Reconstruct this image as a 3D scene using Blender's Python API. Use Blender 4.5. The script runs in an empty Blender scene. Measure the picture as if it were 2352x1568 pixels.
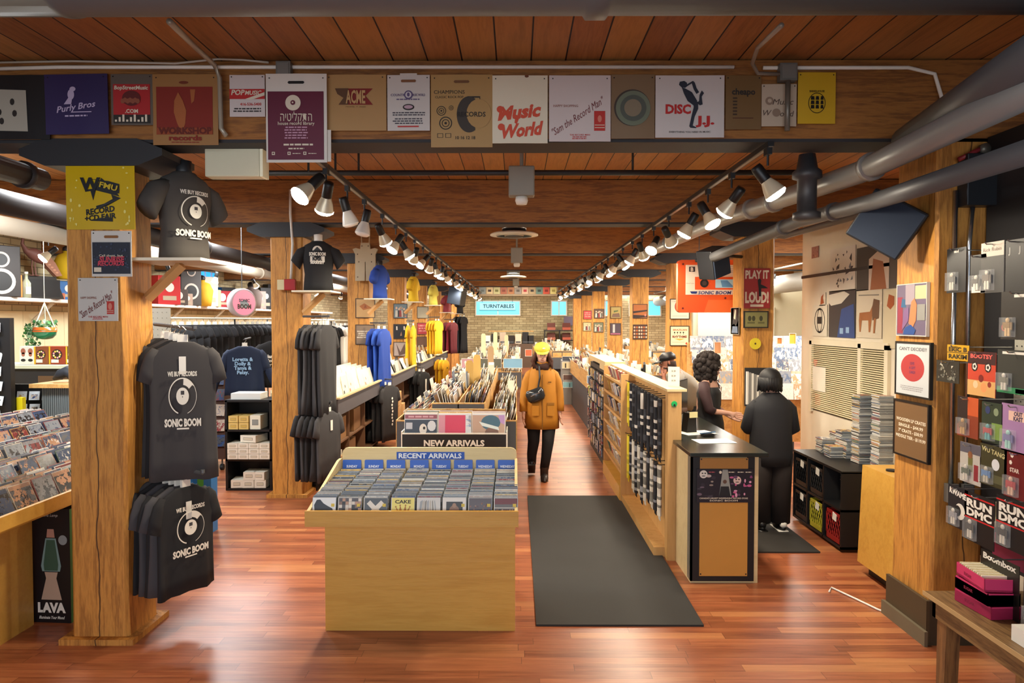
import bpy, bmesh, math, random
from mathutils import Matrix, Vector, Euler
random.seed(7)
R = math.radians
pi = math.pi
S = bpy.context.scene
COL = S.collection
# ---------------------------------------------------------------- camera
F = 1650.0
CAMP = Vector((0, 0, 1.95))
PITCH, YAW = math.atan(47 / F), math.atan(9 / F)
cd = bpy.data.cameras.new('camera')
cd.lens = F * 36 / 2352
cd.sensor_width = 36
cam = bpy.data.objects.new('camera', cd)
COL.objects.link(cam)
cam.location = CAMP
cam.rotation_euler = (pi / 2 - PITCH, 0, YAW)
cd.clip_start = .05
S.camera = cam
CR = cam.rotation_euler.to_matrix()
# ---------------------------------------------------------------- world, exposure
w = bpy.data.worlds.new('world')
S.world = w
w.use_nodes = True
w.node_tree.nodes['Background'].inputs[0].default_value = (.75, .85, 1, 1)
w.node_tree.nodes['Background'].inputs[1].default_value = .35
S.view_settings.view_transform = 'Standard'
S.view_settings.look = 'None'
S.view_settings.gamma = 1
S.view_settings.use_curve_mapping = False
S.view_settings.exposure = 1.3
S.cycles.max_bounces = 6
S.cycles.diffuse_bounces = 4
S.cycles.glossy_bounces = 3
S.cycles.transmission_bounces = 4
S.cycles.transparent_max_bounces = 6
S.cycles.caustics_reflective = False
S.cycles.caustics_refractive = False
S.cycles.sample_clamp_indirect = 6


def area(name, loc, rot, sx, sy, power, col=(1, .93, .82)):
    d = bpy.data.lights.new(name, 'AREA')
    d.shape = 'RECTANGLE'
    d.size, d.size_y, d.energy, d.color = sx, sy, power, col
    o = bpy.data.objects.new(name, d)
    COL.objects.link(o)
    o.location, o.rotation_euler = loc, rot
    return o


# daylight from the shop front behind the visitor, shop lamps between the beams, added fill down the aisle
area('shop_front_daylight', (-1.2, -2.4, 1.7), (pi / 2, 0, 0), 5, 2.4, 70, (.9, .95, 1))
for k in range(8):
    area('lamp_left_%d' % k, (-4.9, 5.9 + 3.6 * k, 3.3), (0, 0, 0), 2.4, .5, 115, (.95, .98, 1))
    if k > 0:
        area('lamp_right_%d' % k, (4.9, 5.9 + 3.6 * k, 3.3), (0, 0, 0), 2.4, .5, 130, (1, .97, .88))


area('lamp_far', (-.3, 28.2, 2.95), (R(25), 0, 0), 5, .6, 60, (1, .93, .78))
for k in range(3):
    area('aisle_fill_%d' % k, (0, 16 + 4.5 * k, 3.3), (0, 0, 0), 2.4, .5, 22, (1, .9, .72))  # unseen fill added to brighten the far aisle, no fixture hangs here


def at(px, py, Y):
    d = CR @ Vector(((px - 1176) / F, -(py - 784) / F, -1))
    return CAMP + d * (Y / d.y)


def atx(px, py, X):
    d = CR @ Vector(((px - 1176) / F, -(py - 784) / F, -1))
    return CAMP + d * (X / d.x)


# ---------------------------------------------------------------- materials
def srgb(h):
    if isinstance(h, str):
        h = h.lstrip('#')
        c = [int(h[i:i + 2], 16) / 255 for i in (0, 2, 4)]
    else:
        c = list(h)
    return tuple(x / 12.92 if x <= .04045 else ((x + .055) / 1.055) ** 2.4 for x in c) + (1,)


class NT:
    def __init__(s, name):
        s.m = bpy.data.materials.new(name)
        s.m.use_nodes = True
        s.t = s.m.node_tree
        s.b = s.t.nodes['Principled BSDF']

    def n(s, typ, **k):
        a = s.t.nodes.new(typ)
        for q, v in k.items():
            setattr(a, q, v)
        return a

    def put(s, sock, v):
        if isinstance(v, bpy.types.NodeSocket):
            s.t.links.new(v, sock)
        elif v is not None:
            sock.default_value = v

    def mth(s, op, a, b=None, c=None):
        x = s.n('ShaderNodeMath', operation=op)
        s.put(x.inputs[0], a)
        s.put(x.inputs[1], b)
        s.put(x.inputs[2], c)
        return x.outputs[0]

    def mix(s, f, a, b, mode='MIX'):
        x = s.n('ShaderNodeMix', data_type='RGBA', blend_type=mode)
        s.put(x.inputs[0], f)
        s.put(x.inputs[6], a)
        s.put(x.inputs[7], b)
        return x.outputs[2]

    def obj(s):
        return s.n('ShaderNodeTexCoord').outputs['Object']

    def rnd(s):
        return s.n('ShaderNodeObjectInfo').outputs['Random']

    def xyz(s, v):
        x = s.n('ShaderNodeSeparateXYZ')
        s.put(x.inputs[0], v)
        return x.outputs

    def comb(s, a, b, c):
        x = s.n('ShaderNodeCombineXYZ')
        for i, v in enumerate((a, b, c)):
            s.put(x.inputs[i], v)
        return x.outputs[0]

    def noise(s, v, scale, detail=3, rough=.5, dims='3D', w=None):
        x = s.n('ShaderNodeTexNoise', noise_dimensions=dims)
        s.put(x.inputs['Vector'], v)
        x.inputs['Scale'].default_value = scale
        x.inputs['Detail'].default_value = detail
        x.inputs['Roughness'].default_value = rough
        if w is not None:
            s.put(x.inputs['W'], w)
        return x.outputs[0]

    def white(s, v, dims='3D'):
        x = s.n('ShaderNodeTexWhiteNoise', noise_dimensions=dims)
        s.put(x.inputs['W' if dims == '1D' else 'Vector'], v)
        return x.outputs

    def ramp(s, f, stops, const=False):
        x = s.n('ShaderNodeValToRGB')
        r = x.color_ramp
        if const:
            r.interpolation = 'CONSTANT'
        while len(r.elements) < len(stops):
            r.elements.new(.5)
        for e, (p, c) in zip(r.elements, stops):
            e.position = p
            e.color = srgb(c)
        s.put(x.inputs[0], f)
        return x.outputs[0]

    def out(s, col=None, rough=None, bump=None, bs=.3, metal=None):
        s.put(s.b.inputs['Base Color'], col)
        s.put(s.b.inputs['Roughness'], rough)
        s.put(s.b.inputs['Metallic'], metal)
        if bump is not None:
            x = s.n('ShaderNodeBump')
            x.inputs['Strength'].default_value = bs
            x.inputs['Distance'].default_value = .01
            s.put(x.inputs['Height'], bump)
            s.put(s.b.inputs['Normal'], x.outputs[0])
        return s.m


MC = {}


def M(hexcol, rough=.6, metal=0.0, emit=0.0, vary=.06, alpha=1.0):
    """plain painted, printed or plastic surface with a slight mottling"""
    k = (hexcol, rough, metal, emit, alpha)
    if k in MC:
        return MC[k]
    t = NT('surface_' + hexcol.strip('#'))
    c = srgb(hexcol)
    if emit:
        t.b.inputs['Base Color'].default_value = c
        t.b.inputs['Emission Color'].default_value = c
        t.b.inputs['Emission Strength'].default_value = emit
        t.m.cycles.emission_sampling = 'NONE'
    else:
        n = t.noise(t.obj(), 9, 4)
        col = t.mix(t.mth('MULTIPLY', n, vary * 2.2), c, tuple(x * .45 for x in c[:3]) + (1,))
        t.put(t.b.inputs['Base Color'], col)
    t.b.inputs['Roughness'].default_value = rough
    t.b.inputs['Metallic'].default_value = metal
    if alpha < 1:
        t.b.inputs['Alpha'].default_value = alpha
    MC[k] = t.m
    return t.m


def wood(name, dark, light, axis=2, sc=1.0, rough=.55, knots=True, crack=False, tint=.5):
    t = NT(name)
    p = t.obj()
    o = t.xyz(p)
    r = t.mth('MULTIPLY', t.rnd(), 40)
    a = [o[0], o[1], o[2]]
    sq = [t.mth('MULTIPLY', a[i], (.9 if i == axis else 9) * sc) for i in range(3)]
    sq[axis] = t.mth('ADD', sq[axis], r)
    v = t.comb(*sq)
    n1 = t.noise(v, 1.6, 5, .6)
    n2 = t.noise(v, 7, 4, .7)
    f = t.mth('ADD', t.mth('MULTIPLY', n1, .75), t.mth('MULTIPLY', n2, .3))
    col = t.ramp(f, [(.36, dark), (.50, light), (.60, dark), (.70, light)])
    fl = t.noise(t.comb(a[0], a[1], a[2]), 1.1, 2)
    col = t.mix(t.mth('MULTIPLY', fl, tint), col, t.ramp(n1, [(.3, dark), (.7, light)]))
    if crack:
        cx = t.mth('ABSOLUTE', t.mth('SUBTRACT', a[0], t.mth('MULTIPLY', t.mth('SUBTRACT', t.noise(t.comb(0, 0, a[2]), 2.2, 3), .5), .10)))
        ck = t.mth('LESS_THAN', cx, t.mth('MULTIPLY', t.noise(t.comb(3, 1, a[2]), 1.1), .007))
        col = t.mix(t.mth('MULTIPLY', ck, .85), col, srgb('#2a1205'))
    return t.out(col, rough, f, .35)


def ceiling_mat():
    t = NT('ceiling_planks')
    o = t.xyz(t.obj())
    u = t.mth('MULTIPLY', t.mth('ADD', o[0], 20), 1 / .205)
    i = t.mth('FLOOR', u)
    fr = t.mth('FRACT', u)
    bay = t.mth('FLOOR', t.mth('MULTIPLY', t.mth('SUBTRACT', o[1], 4.4), 1 / 3.6))
    r = t.white(t.comb(i, bay, 0))[0]
    v = t.comb(t.mth('MULTIPLY', o[0], 9), t.mth('ADD', t.mth('MULTIPLY', o[1], .8), t.mth('MULTIPLY', r, 50)), 0)
    n1 = t.noise(v, 1.6, 6, .65)
    col = t.ramp(n1, [(.3, '#64401f'), (.5, '#ac7440'), (.58, '#8c5a33'), (.7, '#bd8850')])
    col = t.mix(.5, col, t.ramp(r, [(0, '#80502e'), (.5, '#a97040'), (1, '#c49456')]))
    j = t.mth('LESS_THAN', t.mth('MINIMUM', fr, t.mth('SUBTRACT', 1, fr)), .022)
    col = t.mix(j, col, srgb('#1c0c05'))
    return t.out(col, .6, t.mth('SUBTRACT', n1, j), .3)


def floor_mat():
    t = NT('hardwood_strip_floor')
    o = t.xyz(t.obj())
    u = t.mth('MULTIPLY', t.mth('ADD', o[1], 50), 1 / .083)
    i = t.mth('FLOOR', u)
    fy = t.mth('FRACT', u)
    r0 = t.white(i, '1D')[0]
    q = t.mth('MULTIPLY', t.mth('ADD', t.mth('ADD', o[0], 50), t.mth('MULTIPLY', r0, 7)), 1 / .95)
    fx = t.mth('FRACT', q)
    r = t.white(t.comb(t.mth('FLOOR', q), i, 0))[0]
    v = t.comb(t.mth('ADD', t.mth('MULTIPLY', o[0], 1.2), t.mth('MULTIPLY', r, 60)), t.mth('MULTIPLY', o[1], 16), 0)
    n1 = t.noise(v, 1.8, 6, .65)
    col = t.ramp(r, [(0, '#66321e'), (.3, '#86472c'), (.55, '#9a5536'), (.8, '#ab6842'), (1, '#c08454')])
    col = t.mix(.42, col, t.ramp(n1, [(.3, '#5f2d1a'), (.52, '#ab6642'), (.68, '#c28556')]))
    j = t.mth('MAXIMUM', t.mth('LESS_THAN', fy, .03), t.mth('LESS_THAN', fx, .004))
    col = t.mix(t.mth('MULTIPLY', j, .55), col, srgb('#3a170b'))
    wear = t.noise(t.comb(o[0], o[1], 0), .8, 4)
    rough = t.mth('ADD', .2, t.mth('MULTIPLY', wear, .22))
    return t.out(col, rough, t.mth('ADD', t.mth('MULTIPLY', j, -1), t.mth('MULTIPLY', n1, .25)), .12)


def brick_mat(name='painted_brick', swap=False):
    t = NT(name)
    o = t.xyz(t.obj())
    b = t.n('ShaderNodeTexBrick')
    t.put(b.inputs['Vector'], t.comb(o[1] if swap else o[0], o[2], 0))
    b.inputs['Color1'].default_value = srgb('#cbbd94')
    b.inputs['Color2'].default_value = srgb('#a59671')
    b.inputs['Mortar'].default_value = srgb('#6e6148')
    b.inputs['Scale'].default_value = 1
    b.inputs['Mortar Size'].default_value = .008
    b.inputs['Brick Width'].default_value = .3
    b.inputs['Row Height'].default_value = .1
    n = t.noise(t.obj(), 3, 5)
    col = t.mix(t.mth('MULTIPLY', n, .5), b.outputs[0], srgb('#8c7a58'))
    return t.out(col, .85, t.mth('ADD', b.outputs[1], n), .5)


def random_mat(name, stops, rough=.35, art=False, rough_noise=None):
    """each copied object draws its own colour (and, with art, its own picture) from its random number"""
    t = NT(name)
    r = t.rnd()
    if not art:
        col = t.ramp(r, stops, True)
        n = t.noise(t.obj(), 30, 2)
        col = t.mix(t.mth('MULTIPLY', n, .25), col, srgb('#777777'))
        return t.out(col, rough)
    w = t.mth('MULTIPLY', r, 97)
    g = t.n('ShaderNodeTexCoord').outputs['Generated']
    go = t.xyz(g)
    v = t.comb(go[0], t.mth('MULTIPLY', go[1], 1), go[2])
    n1 = t.noise(v, 3.2, 3, .6, '4D', w)
    n2 = t.noise(v, 7, 5, .7, '4D', t.mth('ADD', w, 9))
    a = t.ramp(t.white(t.mth('ADD', w, 1.1), '1D')[0], stops, True)
    b = t.ramp(t.white(t.mth('ADD', w, 2.7), '1D')[0], stops[::-1] and [(p, c) for (p, _), (_, c) in zip(stops, stops[::-1])], True)
    c = t.ramp(t.white(t.mth('ADD', w, 5.3), '1D')[0], stops, True)
    col = t.mix(t.mth('GREATER_THAN', n1, .5), a, b)
    col = t.mix(t.mth('GREATER_THAN', n2, .56), col, c)
    band = t.mth('GREATER_THAN', go[2], .84)
    col = t.mix(t.mth('MULTIPLY', band, .7), col, b)
    return t.out(col, rough)


PAL = [(0, '#efe9da'), (.16, '#d9cfb8'), (.28, '#f4f2ee'), (.42, '#b9b2a4'), (.5, '#26262a'), (.62, '#8e2f2a'),
       (.7, '#31486e'), (.77, '#c99a3c'), (.83, '#4d6b4e'), (.88, '#c8c4c0'), (.94, '#c66a3a')]
PALD = [(0, '#20212a'), (.2, '#4c4f58'), (.35, '#e8e4da'), (.5, '#8f2d30'), (.6, '#2f4a7c'), (.7, '#d8b35a'), (.8, '#7a8796'), (.9, '#c7b7a4')]
m_edge = random_mat('sleeve_edges', PAL, .4)
m_cover = random_mat('sleeve_art', PALD, .3, True)
m_cover2 = random_mat('small_sleeve_art', [(0, '#1d1d22'), (.3, '#55565c'), (.5, '#d5d3cc'), (.62, '#2a2a30'), (.74, '#7a2f30'), (.8, '#8a8f94'), (.9, '#b5896a'), (.95, '#3a4a66')], .25, True)
m_case = random_mat('jewel_case_edges', [(0, '#8d9294'), (.3, '#a9adab'), (.5, '#6e7375'), (.65, '#c3c7c4'), (.8, '#7f8a92'), (.93, '#d9dcd6')], .18)
m_pillar = wood('douglas_fir_post', '#8f5b24', '#d29544', 2, 1, .6, crack=True)
m_beam = wood('douglas_fir_beam', '#643914', '#a0682c', 0, 1, .65)
m_ply = wood('birch_plywood', '#c08e3a', '#d4a64e', 0, .35, .4, tint=.8)
m_plyv = wood('birch_plywood_upright', '#b88a4c', '#cda268', 2, .35, .45, tint=.8)
m_plyw = wood('pale_plywood', '#cdb582', '#dcc796', 0, .3, .5, tint=.8)
m_oldw = wood('worn_bench_wood', '#4a3018', '#8a6a40', 1, 1, .5)
m_oldv = wood('worn_leg_wood', '#54361c', '#8a6238', 2, 1, .5)
m_bin = wood('record_bin_wood', '#a8783e', '#d0a564', 1, .5, .5)
m_steel = M('#55575a', .45, .3)
m_pipe = M('#8b8a87', .38, .3)
m_dark = M('#232427', .5)
m_black = M('#101012', .45)
m_grey = M('#4b4c50', .55)
m_white = M('#e9e6dc', .5)
m_cream = M('#d9cfb4', .6)
m_chrome = M('#c9ccd0', .2, .95)
m_tee = M('#1b1b1e', .9)
m_tee2 = M('#444245', .9)
m_print = M('#e6e2d6', .7)
m_skin = M('#c08a72', .55)
m_bulb = M('#fff4dc', .3, 0, 14)


# ---------------------------------------------------------------- mesh builder
TXT = {}


def text_geo(s, bold):
    k = (s, bold)
    if k not in TXT:
        c = bpy.data.curves.new('t', 'FONT')
        c.body = s
        c.size = 1
        c.offset = bold
        c.resolution_u = 2
        c.align_x = 'CENTER'
        o = bpy.data.objects.new('t', c)
        me = o.to_mesh()
        vs = [(v.co.x, v.co.y) for v in me.vertices]
        fs = [tuple(p.vertices) for p in me.polygons]
        o.to_mesh_clear()
        bpy.data.objects.remove(o)
        bpy.data.curves.remove(c)
        xs = [v[0] for v in vs] or [0, 1]
        zs = [v[1] for v in vs] or [0, 1]
        TXT[k] = (vs, fs, min(xs), max(xs), min(zs), max(zs))
    return TXT[k]


class MB:
    def __init__(s):
        s.v, s.f, s.mi, s.mats = [], [], [], []
        s.T = None
        s.warp = None

    def mat(s, m):
        if m not in s.mats:
            s.mats.append(m)
        return s.mats.index(m)

    def add(s, vs, fs, m):
        b = len(s.v)
        if s.warp:
            vs = [s.warp(Vector(p)) for p in vs]
        if s.T is not None:
            vs = [s.T @ Vector(p) for p in vs]
        s.v += [tuple(p) for p in vs]
        s.f += [tuple(b + i for i in f) for f in fs]
        s.mi += [s.mat(m)] * len(fs)

    def box(s, x0, x1, y0, y1, z0, z1, m, T=None):
        vs = [(x, y, z) for x in (x0, x1) for y in (y0, y1) for z in (z0, z1)]
        if T is not None:
            vs = [T @ Vector(p) for p in vs]
        s.add(vs, [(0, 1, 3, 2), (4, 6, 7, 5), (0, 4, 5, 1), (2, 3, 7, 6), (0, 2, 6, 4), (1, 5, 7, 3)], m)

    def poly(s, pts, y, m, th=0.0):
        n = len(pts)
        vs = [(p[0], y, p[1]) for p in pts]
        if th:
            vs += [(p[0], y + th, p[1]) for p in pts]
            s.add(vs, [tuple(range(n)), tuple(range(2 * n - 1, n - 1, -1))] + [(i, i + n, (i + 1) % n + n, (i + 1) % n) for i in range(n)], m)
        else:
            s.add(vs, [tuple(range(n))], m)

    def rect(s, x0, x1, z0, z1, y, m):
        s.add([(x0, y, z0), (x1, y, z0), (x1, y, z1), (x0, y, z1)], [(0, 1, 2, 3)], m)

    def disc(s, cx, cz, rx, rz, y, m, n=24, a0=0, a1=360, inner=0.0):
        pts = [(cx + rx * math.cos(R(a0 + (a1 - a0) * i / n)), cz + rz * math.sin(R(a0 + (a1 - a0) * i / n))) for i in range(n + (0 if a1 - a0 == 360 else 1))]
        if not inner:
            s.poly(pts, y, m)
            return
        k = len(pts)
        vs = [(p[0], y, p[1]) for p in pts] + [(cx + (p[0] - cx) * inner, y, cz + (p[1] - cz) * inner) for p in pts]
        rng = range(k if a1 - a0 == 360 else k - 1)
        s.add(vs, [(i, (i + 1) % k, (i + 1) % k + k, i + k) for i in rng], m)

    def text(s, t, cx, cz, h, y, m, bold=.0, shear=0, w=None, rot=0, align='C'):
        vs, fs, x0, x1, z0, z1 = text_geo(t, bold)
        k = h / .72
        kx = k if w is None else w / max(x1 - x0, .01)
        mx = {'C': (x0 + x1) / 2, 'L': x0, 'R': x1}[align]
        mz = .36 if t.upper() == t or 1 else 0
        ca, sa = math.cos(R(rot)), math.sin(R(rot))
        o = []
        for a, b in vs:
            X, Z = (a - mx) * kx + (b - mz) * k * shear, (b - mz) * k
            o.append((cx + X * ca - Z * sa, y, cz + X * sa + Z * ca))
        s.add(o, fs, m)

    def tube(s, pts, r, m, n=10, caps=True):
        pts = [Vector(p) for p in pts]
        rs = r if isinstance(r, (list, tuple)) else [r] * len(pts)
        rings = []
        up = None
        for i, p in enumerate(pts):
            d = (pts[min(i + 1, len(pts) - 1)] - pts[max(i - 1, 0)]).normalized()
            if up is None:
                up = Vector((0, 0, 1)) if abs(d.z) < .9 else Vector((1, 0, 0))
            a = d.cross(up)
            if a.length < 1e-4:
                a = d.cross(Vector((0, 1, 0)))
            a.normalize()
            b = a.cross(d).normalized()
            up = b
            rings.append([p + (a * math.cos(2 * pi * k / n) + b * math.sin(2 * pi * k / n)) * rs[i] for k in range(n)])
        s.loft(rings, m, caps)

    def loft(s, rings, m, caps=True):
        n = len(rings[0])
        vs = [p for r in rings for p in r]
        fs = []
        for i in range(len(rings) - 1):
            for k in range(n):
                a, b = i * n + k, i * n + (k + 1) % n
                fs.append((a, b, b + n, a + n))
        if caps:
            fs.append(tuple(range(n - 1, -1, -1)))
            fs.append(tuple((len(rings) - 1) * n + k for k in range(n)))
        s.add(vs, fs, m)

    def lathe(s, prof, c, m, n=24, axis='z', caps=True):
        rings = []
        for r, h in prof:
            ring = []
            for k in range(n):
                a = 2 * pi * k / n
                if axis == 'z':
                    ring.append((c[0] + r * math.cos(a), c[1] + r * math.sin(a), c[2] + h))
                elif axis == 'y':
                    ring.append((c[0] + r * math.cos(a), c[1] + h, c[2] + r * math.sin(a)))
                else:
                    ring.append((c[0] + h, c[1] + r * math.cos(a), c[2] + r * math.sin(a)))
            rings.append(ring)
        s.loft(rings, m, caps)

    def ball(s, c, rx, ry, rz, m, n=12, k=8):
        rings = []
        for i in range(k + 1):
            a = -pi / 2 + pi * i / k
            q = max(math.cos(a), .03)
            rings.append([(c[0] + rx * q * math.cos(2 * pi * j / n), c[1] + ry * q * math.sin(2 * pi * j / n), c[2] + rz * math.sin(a)) for j in range(n)])
        s.loft(rings, m)

    def build(s, name, parent=None, loc=(0, 0, 0), rot=0, smooth=False, bevel=0):
        me = bpy.data.meshes.new(name)
        me.from_pydata(s.v, [], s.f)
        for m in s.mats:
            me.materials.append(m)
        me.polygons.foreach_set('material_index', s.mi)
        if smooth:
            me.polygons.foreach_set('use_smooth', [True] * len(s.f))
        bm = bmesh.new()
        bm.from_mesh(me)
        bmesh.ops.recalc_face_normals(bm, faces=bm.faces)
        bm.to_mesh(me)
        bm.free()
        o = bpy.data.objects.new(name, me)
        COL.objects.link(o)
        o.location = loc
        o.rotation_euler = rot if isinstance(rot, (tuple, list, Euler)) else (0, 0, rot)
        if parent is not None:
            o.parent = parent
        if bevel:
            b = o.modifiers.new('bevel', 'BEVEL')
            b.width = bevel
            b.segments = 2
            b.limit_method = 'ANGLE'
        return o


def tag(o, label, cat, group=None, kind=None):
    o['label'] = label
    if cat:
        o['category'] = cat
    if group:
        o['group'] = group
    if kind:
        o['kind'] = kind
    return o


def thing(name, label, cat, loc=(0, 0, 0), rot=0, group=None):
    o = bpy.data.objects.new(name, None)
    COL.objects.link(o)
    o.location = loc
    o.rotation_euler = rot if isinstance(rot, (tuple, list)) else (0, 0, rot)
    o.empty_display_size = .1
    return tag(o, label, cat, group)


KIDS = {}


def dup(root, loc, rot=None, label=None, group=None, parent=None):
    r = root.copy()
    COL.objects.link(r)
    r.location = loc
    if rot is not None:
        r.rotation_euler = rot if isinstance(rot, (tuple, list)) else (0, 0, rot)
    if parent is not None:
        r.parent = parent
    if label:
        r['label'] = label
    if group:
        r['group'] = group
    kids = KIDS.get(root.name)
    if kids is None:
        kids = KIDS[root.name] = list(root.children)
    for ch in kids:
        c = ch.copy()
        COL.objects.link(c)
        c.parent = r
        g = KIDS.get(ch.name)
        if g is None:
            g = KIDS[ch.name] = list(ch.children)
        for q in g:
            e = q.copy()
            COL.objects.link(e)
            e.parent = c
    return r


def struct(o, label=None):
    o['kind'] = 'structure'
    if label:
        o['label'] = label
    return o


def B(name, x0, x1, y0, y1, z0, z1, m, parent=None, bevel=0):
    """a box with its origin in the middle of its base"""
    mb = MB()
    cx, cy = (x0 + x1) / 2, (y0 + y1) / 2
    mb.box(x0 - cx, x1 - cx, y0 - cy, y1 - cy, 0, z1 - z0, m)
    return mb.build(name, parent, (cx, cy, z0), 0, False, bevel)
# ================================================================ setting
mb = MB()
mb.box(-7.6, 7.2, -2.6, 31, -.1, 0, floor_mat())
struct(mb.build('floor'))
mb = MB()
mb.box(-7.6, 7.2, -2.6, 31, 3.5, 3.6, ceiling_mat())
struct(mb.build('ceiling'))
BY = [4.3 + 3.6 * k for k in range(8)]
proto_beam = None
for k, y in enumerate(BY):
    mb = MB()
    mb.box(-7.6, 7.2, 0, .27, 0, .46, m_beam)
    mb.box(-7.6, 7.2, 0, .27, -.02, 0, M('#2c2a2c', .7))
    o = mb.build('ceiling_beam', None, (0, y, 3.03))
    struct(o, 'rough sawn timber ceiling beam')
mb = MB()
mb.box(-.15, 0, -2.6, 31, 0, 3.55, brick_mat('painted_brick_side', True))
struct(mb.build('wall_left', None, (-7.6, 0, 0)))
mb = MB()
mb.box(-7.6, 7.2, 0, .2, 0, 3.55, brick_mat())
struct(mb.build('wall_back', None, (0, 31, 0)))
mb = MB()
mb.box(0, .15, -2.6, 31, 0, 3.55, M('#c9bb98', .8))
struct(mb.build('wall_right', None, (7.2, 0, 0)))
# pale panelling on the left wall under the long shelf
mb = MB()
for i in range(40):
    mb.box(0, .03, i * .5, i * .5 + .492, 0, 2.1, M('#d9cba0', .6))
struct(mb.build('trim_1', None, (-7.6, 4.5, 0)))


def post(x0, x1, y, w=.35, name='pillar'):
    mb = MB()
    hw = (x1 - x0) / 2
    n = 24
    r = random.random() * 9
    for s_ in range(1):
        rings = []
        for i in range(n + 1):
            z = 3.03 * i / n
            q = .012 * math.sin(z * 3 + r) + .006 * math.sin(z * 7 + r)
            c = .018
            pts = [(-hw + c, 0), (hw - c, 0), (hw, c), (hw, w - c), (hw - c, w), (-hw + c, w), (-hw, w - c), (-hw, c)]
            rings.append([(a + q * (.5 if a > 0 else -.2), b, z) for a, b in pts])
        mb.loft(rings, m_pillar)
    o = mb.build(name, None, ((x0 + x1) / 2, y, 0))
    return struct(o, 'square timber post carrying the beams')


def collar(x, y, w=.5):
    mb = MB()
    mb.box(-w * .55, w * .55, -.03, .4, 0, .16, m_dark)
    for s_ in (-1, 1):
        mb.poly([(s_ * w * .55, 0), (s_ * w * .85, .06), (s_ * w * .85, .1), (s_ * w * .55, .16)], -.03, m_dark, .43)
    return struct(mb.build('pillar_capital', None, (x, y, 2.87)), 'dark iron bracket cap between post and beam')


for k, y in enumerate(BY):
    post(-2.70, -2.35, y, .35)
    collar(-2.52, y)
    if k == 0:
        post(2.5, 2.9, y, .45)
    else:
        post(2.5 - .02 * k, 2.85 - .02 * k, y)
        collar(2.67 - .02 * k, y)
# plank plinths around the nearest posts
for (x, y, s_) in ((-2.525, 4.3, .35), (-2.525, 7.9, .35)):
    mb = MB()
    h = s_ / 2 + .05
    mb.box(-h, h, -.05, 0, 0, .035, m_pillar)
    mb.box(-h, h, s_, s_ + .05, 0, .035, m_pillar)
    mb.box(-h, -h + .05, 0, s_, 0, .035, m_pillar)
    mb.box(h - .05, h, 0, s_, 0, .035, m_pillar)
    struct(mb.build('pillar_trim', None, (x, y, 0)), 'thin wooden skirting around the foot of a post')
mb = MB()
mb.box(-.215, .215, -.02, .0, 0, .27, M('#3b3020', .6))
mb.box(-.235, -.215, -.02, .45, 0, .27, M('#4b3d27', .6))
mb.box(-.255, -.235, -.04, .47, 0, .09, M('#6b604a', .7))
struct(mb.build('pillar_trim', None, (2.7, 4.3, 0)), 'dark box skirting around the foot of the right post')

# white-painted service wall behind the counter with its louvre
mb = MB()
mb.box(0, .2, 5.2, 8.06, 0, 3.03, M('#dcd2bd', .6))
mb.box(-.012, 0, 6.1, 8.06, 2.42, 2.45, m_dark)
struct(mb.build('wall_service', None, (3.2, 0, 0)), 'white painted wall behind the counter')
mb = MB()
for (a, b) in ((6.2, 6.62), (6.68, 7.72)):
    for i in range(34):
        z = 1.02 + i * .02
        mb.box(-.028, -.004, a, b, z, z + .009, M('#e8dcb4', .5))
    mb.box(-.004, 0, a - .02, b + .02, 1.0, 1.72, M('#5a5030', .7))
for (a, b) in ((6.14, 6.2), (6.62, 6.68), (7.72, 7.78)):
    mb.box(-.03, 0, a, b, .98, 1.74, M('#e3d9be', .5))
mb.box(-.03, 0, 6.14, 7.78, 1.70, 1.76, M('#e3d9be', .5))
tag(mb.build('louvre_panel', None, (3.2, 0, 0)), 'cream louvred ventilation panel in the white service wall', 'vent')
# dark wall with pegboard beside the nearest right post
mb = MB()
mb.box(0, .15, -1, 4.28, .55, 3.03, M('#17171a', .7))
mb.box(0, .15, -1, 4.28, 0, .55, M('#cfc8b4', .7))
struct(mb.build('wall_near', None, (2.78, 0, 0)), 'dark wall above a pale base where the toy cards hang')
mb = MB()
pg = M('#a7a597', .7)
mb.box(-.012, -.001, 3.0, 4.0, 1.25, 2.1, pg)
for i in range(26):
    for j in range(22):
        yy, zz = 3.03 + i * .038, 1.28 + j * .038
        mb.add([(-.0135, yy - .004, zz - .004), (-.0135, yy + .004, zz - .004), (-.0135, yy + .004, zz + .004), (-.0135, yy - .004, zz + .004)], [(0, 1, 2, 3)], m_black)
tag(mb.build('pegboard', None, (2.78, 0, 0)), 'grey perforated pegboard fixed to the dark wall behind toy cards', 'pegboard')
# glazing glow of the far windows
def window(n, x0, x1, z0, z1, y, frame='#ded9cc'):
    t = thing('window_%d' % n, 'blue daylit window in the far brick wall', None, ((x0 + x1) / 2, y, z0))
    t['kind'] = 'structure'
    wd = (x1 - x0) / 2
    mb = MB()
    mb.box(-wd, wd, 0, .02, 0, z1 - z0, M('#5cc8ec', .3, 0, .55))
    mb.build('pane', t)
    mb = MB()
    fm = M(frame, .5)
    for a, b, c, d in ((-wd - .05, -wd, -.05, z1 - z0 + .05), (wd, wd + .05, -.05, z1 - z0 + .05), (-wd, wd, -.05, 0), (-wd, wd, z1 - z0, z1 - z0 + .05), (-.02, .02, 0, z1 - z0)):
        mb.box(a, b, -.05, .01, c, d, fm)
    mb.build('frame', t)
    return t


window(1, -1.7, 0.15, 2.22, 2.78, 30.95)
window(2, 1.55, 2.15, 2.22, 2.78, 30.95)
window(3, 3.3, 4.4, 2.2, 2.8, 30.95)
window(4, 4.9, 6.2, 2.2, 2.8, 30.95)
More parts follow.
